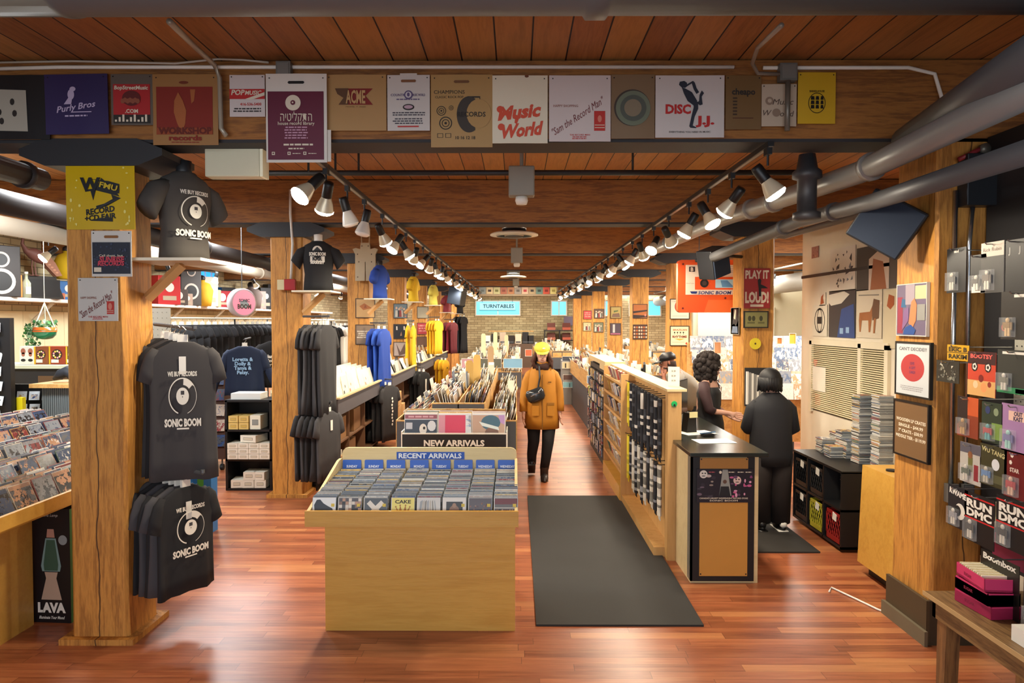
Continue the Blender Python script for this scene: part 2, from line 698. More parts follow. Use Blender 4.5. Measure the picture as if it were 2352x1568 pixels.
# sign in the far window
mb = MB()
mb.box(-.9, .62, 0, .04, 0, .3, M('#86d4ea', .4, 0, .4))
mb.box(-.92, .64, -.01, .045, -.02, 0, M('#1d3f50', .5))
mb.text('TURNTABLES', -.1, .17, .16, -.012, M('#17303c', .6), .02)
mb.tube([(-.8, .02, .3), (-.8, .02, 1.08)], .008, m_steel, 5)
mb.tube([(.5, .02, .3), (.5, .02, 1.08)], .008, m_steel, 5)
tag(mb.build('window_sign', None, (-.65, 30.8, 2.42)), 'pale blue TURNTABLES sign hanging before the far window', 'sign')
# left wall window: blue drape and blue lit bricks
t = thing('window_5', 'tall blue daylit window in the side brick wall', None, (-7.58, 17.6, 2.25))
t['kind'] = 'structure'
mb = MB()
mb.box(0, .02, -.55, .55, 0, .9, M('#2c98ea', .3, 0, .6))
mb.build('pane', t)
mb = MB()
for i in range(4):
    mb.box(.02, .05, -.55 + i * .36, -.51 + i * .36, 0, .9, M('#dff2ff', .5))
mb.build('frame', t)

# door at the far right
t = thing('door_1', 'pale grey door in the far corner', None, (5.2, 17, 0))
t['kind'] = 'structure'
mb = MB()
mb.box(-.9, 0, 0, .05, 0, 2.3, M('#c3bda8', .5))
mb.box(.01, .9, 0, .05, 0, 2.3, M('#c3bda8', .5))
mb.box(-1.0, 1.9, .05, .15, 0, 3.0, M('#b5ad95', .6))
mb.build('leaf', t)
mb = MB()
mb.box(.2, .7, -.05, -.02, 1.98, 2.03, m_steel)
mb.tube([(.45, -.03, 2.0), (.62, -.08, 1.9), (.78, -.02, 1.85)], .012, m_steel)
mb.build('door_closer', t)
# ================================================================ services overhead
def pipe(name, pts, r, m, label, cat='pipe', flanges=(), n=16):
    mb = MB()
    mb.tube(pts, r, m, n)
    V = [Vector(p) for p in pts]
    for fr in flanges:
        # fr = fraction along first-last
        seg = fr * (len(V) - 1)
        i = min(int(seg), len(V) - 2)
        p = V[i].lerp(V[i + 1], seg - i)
        d = (V[i + 1] - V[i]).normalized() * .025
        mb.tube([p - d, p + d], r * 1.22, m, n)
    return tag(mb.build(name, None, (0, 0, 0), 0, True), label, cat)


mb = MB()
dm = M('#5d6063', .45, .25)
mb.lathe([(.21, -4.4), (.21, -1.62), (.216, -1.615), (.216, -1.585), (.21, -1.58), (.21, .24), (.225, .25), (.225, .32), (.21, .33), (.21, 5.0)], (0, 0, 0), dm, 32, 'x')
tag(mb.build('air_duct', None, (0, 2.55, 3.245), 0, True), 'big round grey air duct crossing overhead before the bag-hung beam', 'duct')
a, b, c, d = at(2420, 180, 2.55), at(1974, 396, 4.3), at(1650, 506, 6.6), at(1318, 655, 18)
pipe('overhead_pipe', [a, b, c, d], .066, m_pipe, 'long bright grey pipe running under the beams beside the spotlights', flanges=(.30, .5, .56, .67, .72, .76, .8))
pipe('overhead_pipe', [at(2420, 95, 2.4), at(2080, 322, 4.1)], .075, M('#55565a', .5, .3), 'thick dull pipe just above the bright grey pipe')
e = [at(2420, 330, 2.6), at(2010, 462, 4.3), at(1840, 505, 5.4), at(1640, 590, 7.2)]
pipe('overhead_pipe', e, .05, M('#5c5d60', .5, .3), 'thinner grey pipe running beneath the bright pipe past the black speaker', flanges=(.5, .72))
pipe('overhead_pipe', [at(1830, 518, 7.9), at(1783, 528, 7.7), at(1783, 540, 7.6), at(1803, 542, 7.5), at(2180, 435, 5.1)], .03, M('#6d6864', .5, .2), 'slim grey pipe with an elbow crossing in front of the white wall')
mb = MB()
mb.lathe([(.05, 0), (.085, .01), (.085, .05), (.06, .06), (.06, .26), (.09, .27), (.09, .31), (.065, .33), (.05, .42)], (0, 0, 0), M('#3c3b3e', .5, .3), 20)
p = at(1853, 470, 4.62)
tag(mb.build('pipe_fitting', None, (p.x, p.y, 3.01 - .42), 0, True), 'dark cast iron flanged riser joining the beam to the grey pipe', 'pipe')
# left pipes
pipe('overhead_pipe', [(-4.1, 2.8, 2.9), (-4.1, 16, 2.9), (-4.1, 30.5, 2.9)], .1, M('#2f2b2a', .5), 'fat dark brown pipe running over the t-shirt racks', flanges=(.25, .35, .45))
pipe('overhead_pipe', [(-3.3, 2.6, 2.93), (-3.3, 5.0, 2.93)], .075, M('#2a2a2c', .5), 'short dark pipe beside the yellow-bag post', flanges=(.1, .93))
pipe('air_duct', [(-5.15, 4, 2.91), (-5.15, 17, 2.91), (-5.15, 30.5, 2.91)], .095, M('#b9ad99', .55), 'long beige round duct over the side brick wall', 'duct', flanges=(.2, .4, .55))
pipe('air_duct', [(6.0, 7, 2.78), (6.0, 30.5, 2.78)], .2, M('#9a958c', .55), 'long pale round duct over the far side of the shop', 'duct')
for (x, y) in ((-5.6, 8), (-5.6, 12), (-5.0, 16)):
    pipe('conduit_drop', [(x, y, 2.95), (x, y, 3.45)], .012, m_white, 'thin white hanger rod holding the lamp rail, %s' % {8: 'nearest', 12: 'middle', 16: 'farthest'}[y], 'rod')
pipe('lamp_rail', [(-5.6, 5, 2.95), (-5.6, 28, 2.95)], .018, M('#8c8880', .4, .4), 'long grey lamp rail over the left racks', 'rail')
pipe('lamp_rail', [(5.0, 8, 2.95), (5.0, 26, 2.95)], .018, M('#8c8880', .4, .4), 'long grey lamp rail over the far record bins', 'rail')
for i_, y in enumerate((9.6, 16, 24)):
    pipe('conduit_drop', [(5.0, y, 2.95), (5.0, y, 3.5)], .012, m_white, 'thin white hanger rod over the far record bins, %s' % ['nearest', 'middle', 'farthest'][i_], 'rod')
# sprinkler lines
pipe('sprinkler_pipe', [(-2.6, 6.2, 3.22), (2.45, 6.2, 3.22)], .024, m_dark, 'black sprinkler pipe crossing between the first two beams')
pipe('conduit', [(-2.0, 5.6, 3.42), (.05, 5.6, 3.40)], .012, m_cream, 'thin pale conduit under the planks ending at the grey box', 'conduit')
for x, l in ((-1.55, 'one on the left'), (-1.35, 'thin one'), (1.0, 'one beneath the saxophone bag')):
    pipe('pipe_hanger', [(x, 6.2, 3.22), (x, 6.2, 3.5)], .01, m_dark, 'short black hanger rod of the sprinkler pipe, ' + l, 'rod')
# conduit along the beam with boxes
z = 3.435
pipe('conduit', [(-3.2, 4.27, z), (-2.7, 4.27, z + .012), (1.28, 4.27, z + .005)], .011, m_white, 'thin white conduit along the top of the bag-hung beam', 'conduit')
pipe('conduit', [(1.45, 4.27, z), (2.3, 4.27, z), (2.45, 4.26, z - .04), (2.5, 4.26, z - .2)], .011, m_white, 'white conduit bending down at the dim end of the beam', 'conduit')
pipe('cable', [(-3.2, 4.25, z + .03), (-2.6, 4.25, z + .04), (-2.0, 4.25, z + .025), (-1.75, 4.25, z + .05), (-1.6, 4.25, z + .045), (-1.45, 4.25, z + .03)], .006, M('#b9b4a6', .5), 'thin loose cable looping above the beam conduit', 'cable')
pipe('conduit', [at(390, 50, 2.95), at(440, 100, 3.6), at(492, 148, 4.22), at(505, 180, 4.24), at(508, 295, 4.24), at(520, 312, 4.24)], .014, M('#a39c8c', .4, .3), 'bent metal conduit dropping over the beam beside the orange records bag', 'conduit')
pipe('conduit', [at(1795, 58, 3.0), at(1740, 110, 3.7), at(1728, 145, 4.1), at(1740, 168, 4.2), at(1790, 170, 4.22)], .011, M('#9b9488', .4, .3), 'curled grey conduit entering the square box above the cheapo bag', 'conduit')
for px, py, w_, l in ((650, 157, .085, 'small grey junction box over the maroon bag'), (1812, 164, .1, 'square grey junction box above the spotlight rail')):
    p = at(px, py, 4.22)
    mb = MB()
    mb.box(-w_ / 2, w_ / 2, 0, .05, -w_ / 2, w_ / 2, M('#6f6e68', .5, .2))
    mb.box(-w_ / 2 + .01, w_ / 2 - .01, -.004, 0, -w_ / 2 + .01, w_ / 2 - .01, M('#7a7973', .5, .2))
    tag(mb.build('junction_box', None, p), l, 'electrical box')
pipe('conduit', [at(1810, 185, 4.2), at(1808, 300, 4.2)], .015, M('#6f6a60', .4, .3), 'short conduit stub from the square box to the rail', 'conduit')
p = at(1197, 425, 5.6)
for (px, py, Y, s_) in ((1198, 425, 5.6, 1), (1187, 590, 11.0, .9), (1185, 648, 18, .8)):
    t = thing('smoke_detector', {5.6: 'grey box with a small white sensor hanging under the planks nearest', 11.0: 'grey box with white sensor beyond the first round vent', 18: 'tiny white sensor beyond the second round vent'}[Y], 'sensor', at(px, py, Y))
    mb = MB()
    mb.box(-.1 * s_, .1 * s_, -.06, .06, -.09, .14, M('#8a8578', .5, .2))
    mb.box(-.015, .015, -.015, .015, .14, 3.5 - t.location.z, M('#8a8578', .5, .2))
    mb.build('box', t, bevel=.01)
    mb = MB()
    mb.lathe([(.045, -.09), (.05, -.12), (.04, -.15)], (0, 0, 0), m_white, 16)
    mb.build('sensor', t, smooth=True)
for (px, py, Y, l) in ((1181, 541, 9.0, 'round white ceiling vent on a black neck, the nearer'), (1179, 637, 16.5, 'round white ceiling vent on a black neck, the smaller farther')):
    p = at(px, py, Y)
    t = thing('ceiling_vent', l, 'vent', p)
    mb = MB()
    mb.lathe([(.30, 0), (.30, .015), (.27, .03), (.16, .045), (.15, .05)], (0, 0, 0), M('#e6dcc6', .5), 32)
    mb.lathe([(.22, -.012), (.23, 0), (.12, .0), (.12, -.01)], (0, 0, 0), M('#cfc5ae', .5), 32, caps=False)
    mb.lathe([(.10, -.03), (.11, -.01), (.02, 0)], (0, 0, 0), M('#5b564c', .5), 24)
    mb.build('diffuser', t, smooth=True)
    mb = MB()
    mb.lathe([(.15, .05), (.15, 3.5 - p.z)], (0, 0, 0), m_black, 24)
    mb.lathe([(.155, .08), (.155, .1)], (0, 0, 0), m_chrome, 24)
    mb.build('neck', t, smooth=True)
# white box fixture by the beam
p = at(540, 368, 4.5)
t = thing('lamp_box', 'plain white metal box hanging below the beam beside the maroon bag', 'box', p)
B('housing', -.17, .17, -.05, .06, -.11, .1, M('#cfcbb0', .4), t, .008)
B('end_cap', .172, .19, -.05, .06, -.11, .09, M('#f4f0d4', .4), t)
mb = MB()
for x in (-.1, .1):
    mb.tube([(x, 0, .1), (x, 0, 3.5 - p.z)], .006, m_steel, 6)
mb.build('hanger_rod', t)

# ================================================================ track lights
def track(name, x, y0, y1, z, label):
    mb = MB()
    mb.box(-.018, .018, y0, y1, 0, .03, m_black)
    mb.box(-.01, .01, y0, y1, -.002, 0, M('#9b958a', .4, .5))
    o = mb.build(name, None, (x, 0, z))
    return tag(o, label, 'light rail')


track('light_track', -1.25, 4.3, 26, 2.95, 'black spotlight rail along the aisle over the hanging shirts')
track('light_track', 1.46, 4.15, 26, 2.95, 'black spotlight rail along the aisle beside the grey pipe')
m_reflect = M('#d9cdb0', .3, .2)


def make_head(lit):
    t = thing('track_spotlight', 'x', 'spotlight')
    mb = MB()
    mb.box(-.015, .015, -.03, .03, -.04, 0, m_black)
    mb.tube([(0, 0, -.04), (0, 0, -.1)], .007, m_black, 6)
    mb.build('rail_adapter', t)
    h = MB()
    h.lathe([(.03, .02), (.034, .03), (.034, .11), (.03, .13)], (0, 0, -.01), m_black, 14)
    h.build('lamp_holder', t, (0, 0, -.2), 0, True)
    b = MB()
    b.lathe([(.03, .02), (.05, -.03), (.062, -.075)], (0, 0, 0), m_reflect if lit else M('#e4e0d6', .3), 18, caps=False)
    b.lathe([(.062, -.075), (.062, -.085), (.045, -.1), (.01, -.105)], (0, 0, 0), m_bulb if lit else M('#f2efe6', .2), 18)
    b.build('bulb', t, (0, 0, -.2), 0, True)
    return t


H_ON, H_OFF = make_head(True), make_head(False)
first = {True: H_ON, False: H_OFF}
ANG = [(38, -30), (18, 25), (-15, 10), (12, -5), (-20, 30), (30, -20), (-30, 12), (22, 35)]


def head(x, y, z, tx, ty, lit, label, power):
    h = first[lit]
    if h.get('placed'):
        r = dup(h, (x, y, z), 0, label)
    else:
        r = h
        r.location = (x, y, z)
        r['label'] = label
    r['group'] = 'track spotlights'
    e = Euler((R(ty), R(tx), 0))
    for c in r.children:
        if not c.name.startswith('rail_adapter'):
            c.rotation_euler = e
    if not h.get('placed'):
        h['placed'] = 1
    if lit and power:
        d = bpy.data.lights.new('spot_glow', 'SPOT')
        d.spot_size = R(165)
        d.spot_blend = .7
        d.energy = power
        d.color = (1, .86, .66)
        d.shadow_soft_size = .06
        o = bpy.data.objects.new('spot_glow', d)
        COL.objects.link(o)
        nrm = e.to_matrix() @ Vector((0, 0, -1))
        o.location = Vector((x, y, z - .2)) + nrm * .13
        o.rotation_euler = (R(ty) * .5, R(tx) * .5, 0)
    return r


LY = [3.95, 4.75, 5.35, 5.95, 6.75, 7.5, 8.2, 8.9, 9.7, 10.5, 11.3, 12.1, 13, 13.9, 14.8, 15.8, 16.8, 17.9, 19, 20.2, 21.5, 22.8, 24.2]
names = ['nearest', 'second', 'third', 'fourth', 'fifth', 'sixth', 'seventh', 'eighth', 'ninth', 'tenth', 'eleventh', 'twelfth', 'thirteenth', 'fourteenth', 'fifteenth', 'sixteenth', 'seventeenth', 'eighteenth', 'nineteenth', 'twentieth', 'twenty-first', 'twenty-second', 'last']
for i, y in enumerate(LY):
    off = i in (2, 3)
    a = ANG[i % 8]
    head(-1.25, max(y, 4.35), 2.95, a[0] * (1 if i != 0 else 1), a[1], not off, '%s spotlight on the rail by the hanging shirts, %s' % (names[i], 'unlit' if off else 'lit'), 34)
    a = ANG[(i + 3) % 8]
    head(1.46, max(y + .15, 4.2), 2.95, [-35, 30, -25, 28][i % 4], a[1], True, '%s lit spotlight on the rail by the grey pipe' % names[i], 34)
# side lamps
n = 0
for (x, ys, who) in ((-5.6, (8.6, 10, 11.6, 13.4, 15.4, 17.5, 20, 23), 'over the racks by the side brick wall'), (5.0, (9, 10.5, 12, 14, 16, 18.5, 21, 24), 'over the far record bins')):
    for i, y in enumerate(ys):
        head(x, y, 2.95, ANG[i % 8][0], ANG[i % 8][1], True, '%s lit spotlight %s' % (names[i], who), 0)
# ================================================================ shopping bags pinned on the beam
def sheet(px0, py0, px1, py1, Y, base, name, label, cat, draw=None, tilt=0, wave=.0012, pins=True, th=.003, rough=.5):
    """a thin printed sheet: origin at its middle bottom, drawn in metres from its lower-left corner"""
    p0, p1 = at(px0, py1, Y), at(px1, py0, Y)
    w_, h_ = p1.x - p0.x, p1.z - p0.z
    mb = MB()
    bm_ = M(base, rough)
    ph = random.random() * 6
    n = 10
    wv = lambda x, z: wave * (math.sin(x * 22 + ph) + .6 * math.sin(z * 17 + ph * 2 + x * 9))
    vs, fs = [], []
    for side in (0, 1):
        for i in range(n + 1):
            for j in range(n + 1):
                x, z = w_ * i / n, h_ * j / n
                vs.append((x - w_ / 2, wv(x, z) + side * th, z))
    k = (n + 1) ** 2
    for i in range(n):
        for j in range(n):
            a = i * (n + 1) + j
            fs += [(a, a + n + 1, a + n + 2, a + 1), (k + a, k + a + 1, k + a + n + 2, k + a + n + 1)]
    for i in range(n):
        a, b = i * (n + 1), (i + 1) * (n + 1)
        fs += [(a, b, b + k, a + k), (a + n, a + n + k, b + n + k, b + n)]
        fs += [(i, i + 1, i + 1 + k, i + k), (n * (n + 1) + i, n * (n + 1) + i + k, n * (n + 1) + i + 1 + k, n * (n + 1) + i + 1)]
    mb.add(vs, fs, bm_)
    mb.warp = lambda p: Vector((p.x - w_ / 2, p.y + wv(p.x, p.z), p.z))
    if pins:
        for x in (w_ * .06, w_ * .94):
            mb.disc(x, h_ * .95, .004, .004, -.003, m_black, 8)
    if draw:
        draw(mb, w_, h_)
    mb.warp = None
    o = mb.build(name, None, ((p0.x + p1.x) / 2, Y, p0.z), (0, R(tilt), 0))
    return tag(o, label, cat)


E = -.0032
def lines(mb, x0, x1, z0, z1, n, m, seed=1, y=E, words=True):
    """rows of small print"""
    rr = random.Random(seed)
    for i in range(n):
        z = z1 - (z1 - z0) * (i + .5) / n
        h = (z1 - z0) / n * .5
        a = x0 + (x1 - x0) * rr.uniform(0, .12)
        e = x1 - (x1 - x0) * rr.uniform(0, .12)
        while a < e:
            l = rr.uniform(.5, 1.4) * h * 3
            mb.rect(a, min(a + l, e), z - h / 2, z + h / 2, y, m)
            a += l + h * .6


def slot(mb, w, h, m=None, z=.9, s=.12):
    mb.poly([(w * (.5 + a), h * z + b) for a, b in ((-s, -.008), (s, -.008), (s + .02, 0), (s, .008), (-s, .008), (-s - .02, 0))], E - .0004, m or m_black)


RED = M('#b3211f', .6)
INK = M('#27221f', .7)
RUST = M('#7e2a16', .7)
CRM = M('#d8cdb8', .6)


def d_cat(mb, w, h):
    mb.poly([(.02 * w, .14 * h), (.72 * w, .12 * h), (.70 * w, .76 * h), (.22 * w, .78 * h), (.04 * w, .6 * h)], E, M('#a7a294', .7))
    mb.poly([(.03 * w, .62 * h), (.05 * w, .84 * h), (.1 * w, .76 * h), (.18 * w, .76 * h), (.22 * w, .84 * h), (.24 * w, .66 * h), (.14 * w, .58 * h)], E * 2, M('#6d6a66', .7))
    for x, z in ((.3, .5), (.35, .42), (.3, .33), (.38, .28), (.52, .58), (.55, .4), (.22, .3)):
        mb.disc(w * x, h * z, .014, .02, E * 2, INK, 9)


def d_purple(mb, w, h):
    pm = M('#b7a9c8', .6)
    mb.disc(w * .42, h * .66, .02, .03, E, pm)
    mb.disc(w * .45, h * .75, .018, .014, E, pm)
    mb.poly([(w * .3, h * .5), (w * .4, h * .64), (w * .44, h * .6), (w * .42, h * .5)], E, pm)
    mb.text('Purly Bros', w * .5, h * .46, .036, E, pm, .02, .35, w * .62, 8)
    mb.rect(w * .42, w * .74, h * .36, h * .375, E, pm)
    lines(mb, w * .3, w * .7, h * .28, h * .33, 1, pm, 3)


def d_redsq(mb, w, h):
    mb.rect(w * .06, w * .94, h * .2, h * .8, E, M('#a81f22', .6))
    mb.text('BopStreetMusic', w * .5, h * .73, .022, E * 2, CRM, .03, .1, w * .8)
    mb.disc(w * .5, h * .52, w * .22, h * .15, E * 2, M('#5a1513', .6))
    for i in range(7):
        mb.disc(w * (.3 + .06 * i), h * (.46 + .02 * (i % 2)), .012, .015, E * 3, M('#8a4a34', .6), 10)
    mb.text('.COM', w * .5, h * .27, .022, E * 2, CRM, .03)
    mb.rect(w * .06, w * .94, h * .03, h * .2, E, INK)
    for i in range(9):
        mb.rect(w * (.1 + .09 * i), w * (.15 + .09 * i), h * .06, h * (.1 + .05 * (i % 3)), E * 2, CRM)


def d_workshop(mb, w, h):
    rm = M('#7d1f10', .7)
    mb.rect(w * .06, w * .92, h * .15, h * .82, E, rm)
    mb.poly([(w * a, h * b) for a, b in ((.38, .3), (.33, .46), (.34, .62), (.4, .74), (.47, .62), (.52, .48), (.5, .3), (.47, .22), (.42, .22))], E * 2, M('#a05a2c', .7))
    mb.poly([(w * a, h * b) for a, b in ((.58, .78), (.66, .78), (.64, .62), (.6, .58))], E * 2, M('#a05a2c', .7))
    mb.rect(w * .06, w * .92, h * .145, h * .24, E * 2, M('#8c3f1c', .7))
    mb.text('WORKSHOP', w * .5, h * .2, .036, E * 3, M('#5c1608', .7), .05, 0, w * .82)
    mb.text('records', w * .5, h * .1, .03, E * 2, rm, .04, 0, w * .5)
    lines(mb, w * .25, w * .75, h * .025, h * .05, 1, rm, 5)
    mb.disc(w * .48, h * .88, .028, .009, E, M('#6d2c12', .7), 12)


def d_pop(mb, w, h):
    mb.rect(0, w, h * .42, h * .66, E, RED)
    mb.text('POP', w * .25, h * .58, .03, E * 2, CRM, .03, .2)
    mb.text('MUSIC', w * .68, h * .57, .024, E * 2, CRM, .03, .2)
    mb.poly([(w * .45, h * .42), (w, h * .58), (w, h * .5), (w * .62, h * .4)], E * 2, CRM)
    mb.text('416-536-5400', w * .6, h * .3, .016, E, RED, .02)
    lines(mb, w * .1, w * .9, h * .1, h * .22, 2, INK, 7)


def d_maroon(mb, w, h):
    mm = M('#5c0f2e', .5)
    mb.rect(w * .03, w * .95, h * .03, h * .8, E, mm)
    slot(mb, w, h, m_black, .9)
    mb.disc(w * .45, h * .67, .045, .045, E * 2, CRM)
    mb.disc(w * .45, h * .67, .014, .014, E * 3, mm)
    mb.disc(w * .45, h * .67, .005, .005, E * 4, CRM)
    mb.text('\u05d4\u05d9\u05d8\u05d9\u05dc\u05e7\u05ea\u05d4', w * .5, h * .515, .052, E * 2, CRM, .0, 0, w * .52)
    mb.text('house record library', w * .5, h * .44, .02, E * 2, CRM, .01, 0, w * .6)
    lines(mb, w * .3, w * .7, h * .26, h * .41, 5, M('#b88aa0', .6), 9)
    lines(mb, w * .25, w * .8, h * .18, h * .22, 1, CRM, 10)
    lines(mb, w * .35, w * .65, h * .14, h * .17, 1, CRM, 12)
    for x in (.12, .38, .64):
        mb.rect(w * x - .009, w * x + .009, h * .1 - .009, h * .1 + .009, E * 2, CRM)
        mb.disc(w * x, h * .1, .005, .005, E * 3, mm, 8)
        lines(mb, w * (x + .05), w * (x + .2), h * .092, h * .108, 1, CRM, 13)


def d_acme(mb, w, h):
    mb.poly([(w * a, h * b) for a, b in ((.16, .75), (.78, .75), (.66, .62), (.78, .46), (.22, .46), (.3, .58), (.2, .65))], E, M('#7a1a16', .7))
    mb.poly([(w * a, h * b) for a, b in ((.16, .75), (.38, .75), (.38, .46), (.22, .46), (.3, .58), (.2, .65))], E * 2, M('#57391f', .7))
    mb.text('ACME', w * .5, h * .6, .075, E * 3, M('#b99360', .6), .03, 0, w * .32)
    mb.text('records  +  music', w * .5, h * .43, .012, E, M('#7a5a30', .7), 0)


def d_country(mb, w, h):
    pm, im = M('#574a72', .6), M('#3a3440', .6)
    mb.poly([(w * .3, h), (w * .7, h), (w * .7, h * 1.03), (w * .3, h * 1.03)], 0, M('#c9c4bd', .6), .003)
    slot(mb, w, h, M('#7a5030', .6), .89, .16)
    mb.text('COUNTRY', w * .27, h * .64, .014, E, pm, .02)
    mb.text('MUSIC WORLD', w * .74, h * .64, .014, E, pm, .02, 0, w * .3)
    mb.disc(w * .5, h * .64, .026, .026, E, pm)
    mb.disc(w * .5, h * .64, .018, .018, E * 2, M('#c7c2c6', .6))
    mb.disc(w * .5, h * .64, .008, .012, E * 3, pm)
    lines(mb, w * .2, w * .8, h * .54, h * .58, 1, pm, 3)
    mb.disc(w * .5, h * .42, .034, .018, E, INK)
    mb.disc(w * .5, h * .42, .026, .011, E * 2, M('#b79aa8', .6))
    lines(mb, w * .1, w * .9, h * .26, h * .34, 2, im, 4)
    lines(mb, w * .1, w * .9, h * .11, h * .23, 3, im, 6)
    mb.rect(w * .24, w * .74, h * .06, h * .085, E, RED)


def d_champ(mb, w, h):
    slot(mb, w, h, M('#6b4523', .6), .9, .11)
    mb.text('CHAMPIONS', w * .3, h * .76, .022, E, INK, 0, 0, w * .5)
    mb.text('CLASSIC ROCK POP', w * .3, h * .69, .014, E, INK, 0, 0, w * .46)
    for x, z, r in ((.17, .5, .028), (.33, .54, .014), (.24, .33, .038)):
        mb.disc(w * x, h * z, r, r, E, INK, 24, inner=.85)
        mb.disc(w * x, h * z, r * .6, r * .6, E, INK, 24, inner=.8)
        mb.disc(w * x, h * z, r * .2, r * .2, E, INK, 12)
    mb.disc(w * .62, h * .45, w * .2, h * .25, E, M('#3b352f', .7), 24, 60, 300, .0)
    mb.disc(w * .78, h * .46, w * .2, h * .2, E * 2, M('#a98650', .6), 20)
    mb.text('RECORDS', w * .66, h * .45, .028, E * 3, INK, .02, 0, w * .46)
    mb.rect(w * .6, w * .8, h * .68, h * .7, E, INK)
    for x in (.6, .79):
        mb.rect(w * x, w * x + .004, h * .6, h * .7, E, INK)
        mb.disc(w * x - .004, h * .6, .01, .008, E, INK, 10)
    for x in (.15, .28):
        mb.disc(w * x, h * .16, .024, .018, E, INK, 4, 45, 405, .82)
    mb.text('10 16 12 18', w * .56, h * .13, .018, E, INK, .02)


def d_musicworld(mb, w, h):
    om = M('#c8482c', .6)
    mb.text('Music', w * .5, h * .47, .075, E, om, .045, .3, w * .76, 6)
    mb.text('World', w * .52, h * .2, .075, E, om, .045, .3, w * .76, 6)
    mb.disc(w * .14, h * .5, .02, .02, E, om)
    mb.disc(w * .16, h * .24, .02, .02, E, om)
    mb.poly([(w * .42, h * .42), (w * .5, h * .4), (w * .44, h * .28), (w * .4, h * .3)], E, om)
    mb.disc(w * .62, h * .985, .012, .008, E, M('#6b3a20', .6))


def d_sam(mb, w, h):
    mb.text('HAPPY SHOPPING', w * .27, h * .54, .014, E, M('#8f5a4c', .6), .01, 0, w * .4)
    mb.text('"Sam the Record Man"', w * .46, h * .38, .042, E, M('#6e1f22', .6), .0, .4, w * .98, 33)
    mb.rect(w * .73, w * .91, h * .16, h * .46, E, M('#b62a22', .6))
    mb.disc(w * .82, h * .34, .012, .02, E * 2, M('#d07a68', .6))
    mb.rect(w * .74, w * .9, h * .24, h * .25, E * 2, CRM)
    mb.rect(w * .74, w * .9, h * .2, h * .21, E * 2, CRM)
    mb.text('THE RECORD MAN', w * .5, h * .1, .01, E, RED, .01)
    lines(mb, w * .36, w * .64, h * .03, h * .08, 2, RED, 5)


def d_green(mb, w, h):
    gm = M('#4c5148', .6)
    mb.disc(w * .48, h * .48, w * .42, w * .42, E, M('#3c3028', .6), 40)
    mb.disc(w * .5, h * .47, w * .4, w * .4, E * 2, M('#68705c', .6), 40)
    mb.disc(w * .5, h * .47, w * .3, w * .3, E * 3, gm, 40)
    mb.disc(w * .49, h * .47, w * .2, w * .2, E * 4, M('#7d705a', .6), 32)


def d_disc(mb, w, h):
    nm = M('#1d2433', .6)
    mb.text('DISC', w * .33, h * .46, .052, E, RED, .045, 0, w * .37)
    mb.text('J.J.', w * .72, h * .28, .048, E, RED, .045, 0, w * .27)
    P = lambda pts: mb.poly([(w * (a - 1507) / 157, h * (315 - b) / 142) for a, b in pts], E * 2, nm)
    P([(1562, 188), (1572, 186), (1578, 190), (1579, 198), (1574, 202), (1565, 200), (1560, 195)])
    P([(1566, 200), (1576, 204), (1590, 212), (1602, 232), (1596, 244), (1580, 232), (1572, 216)])
    P([(1588, 188), (1592, 186), (1596, 190), (1600, 202), (1606, 212), (1600, 216), (1594, 206), (1590, 194)])
    P([(1578, 194), (1590, 187), (1592, 190), (1579, 198)])
    P([(1592, 232), (1604, 234), (1604, 250), (1596, 268), (1592, 288), (1598, 291), (1588, 293), (1584, 290), (1590, 262), (1594, 246)])
    P([(1600, 236), (1608, 242), (1614, 240), (1612, 222), (1617, 214), (1612, 208), (1607, 218), (1606, 232)])
    P([(1586, 288), (1600, 292), (1600, 294), (1586, 293)])
    mb.text('EVERYTHING YOU NEED IN MUSIC', w * .5, h * .09, .009, E, INK, .02, 0, w * .6)


def d_cheapo(mb, w, h):
    mb.text('cheapo', w * .5, h * .7, .036, E, INK, .03, 0, w * .66)
    for i in range(6):
        mb.rect(w * .2, w * .32, h * (.56 - .06 * i), h * (.59 - .06 * i), E, M('#3b2a1a', .7))
    mb.rect(w * .2, w * .78, h * .2, h * .215, E, M('#4b2416', .7))


def d_mw2(mb, w, h):
    mb.disc(w * .22, h * .6, .024, .024, E, M('#8a7462', .6), 24)
    mb.disc(w * .22, h * .6, .012, .012, E * 2, M('#b6a48f', .6), 16)
    mb.text('Music', w * .62, h * .58, .034, E, M('#4c3a30', .6), 0, .3, w * .58)
    mb.text('W', w * .14, h * .32, .034, E, M('#4c3a30', .6), 0, .3)
    mb.disc(w * .42, h * .32, .024, .024, E, M('#8a7462', .6), 24)
    mb.text('orld', w * .72, h * .3, .034, E, M('#4c3a30', .6), 0, .2, w * .38)


def d_drum(mb, w, h):
    mb.disc(w * .5, h * .4, w * .23, h * .2, E, m_black, 32, inner=.93)
    for i in range(3):
        for j in range(3):
            mb.poly([(w * (.33 + .13 * i), h * (.29 + .085 * j)), (w * (.43 + .12 * i), h * (.29 + .085 * j)), (w * (.42 + .12 * i), h * (.36 + .085 * j)), (w * (.34 + .13 * i), h * (.36 + .085 * j))], E * 2, m_black)
    mb.text('BARRELHOUSE', w * .5, h * .63, .012, E, m_black, .02, 0, w * .4)


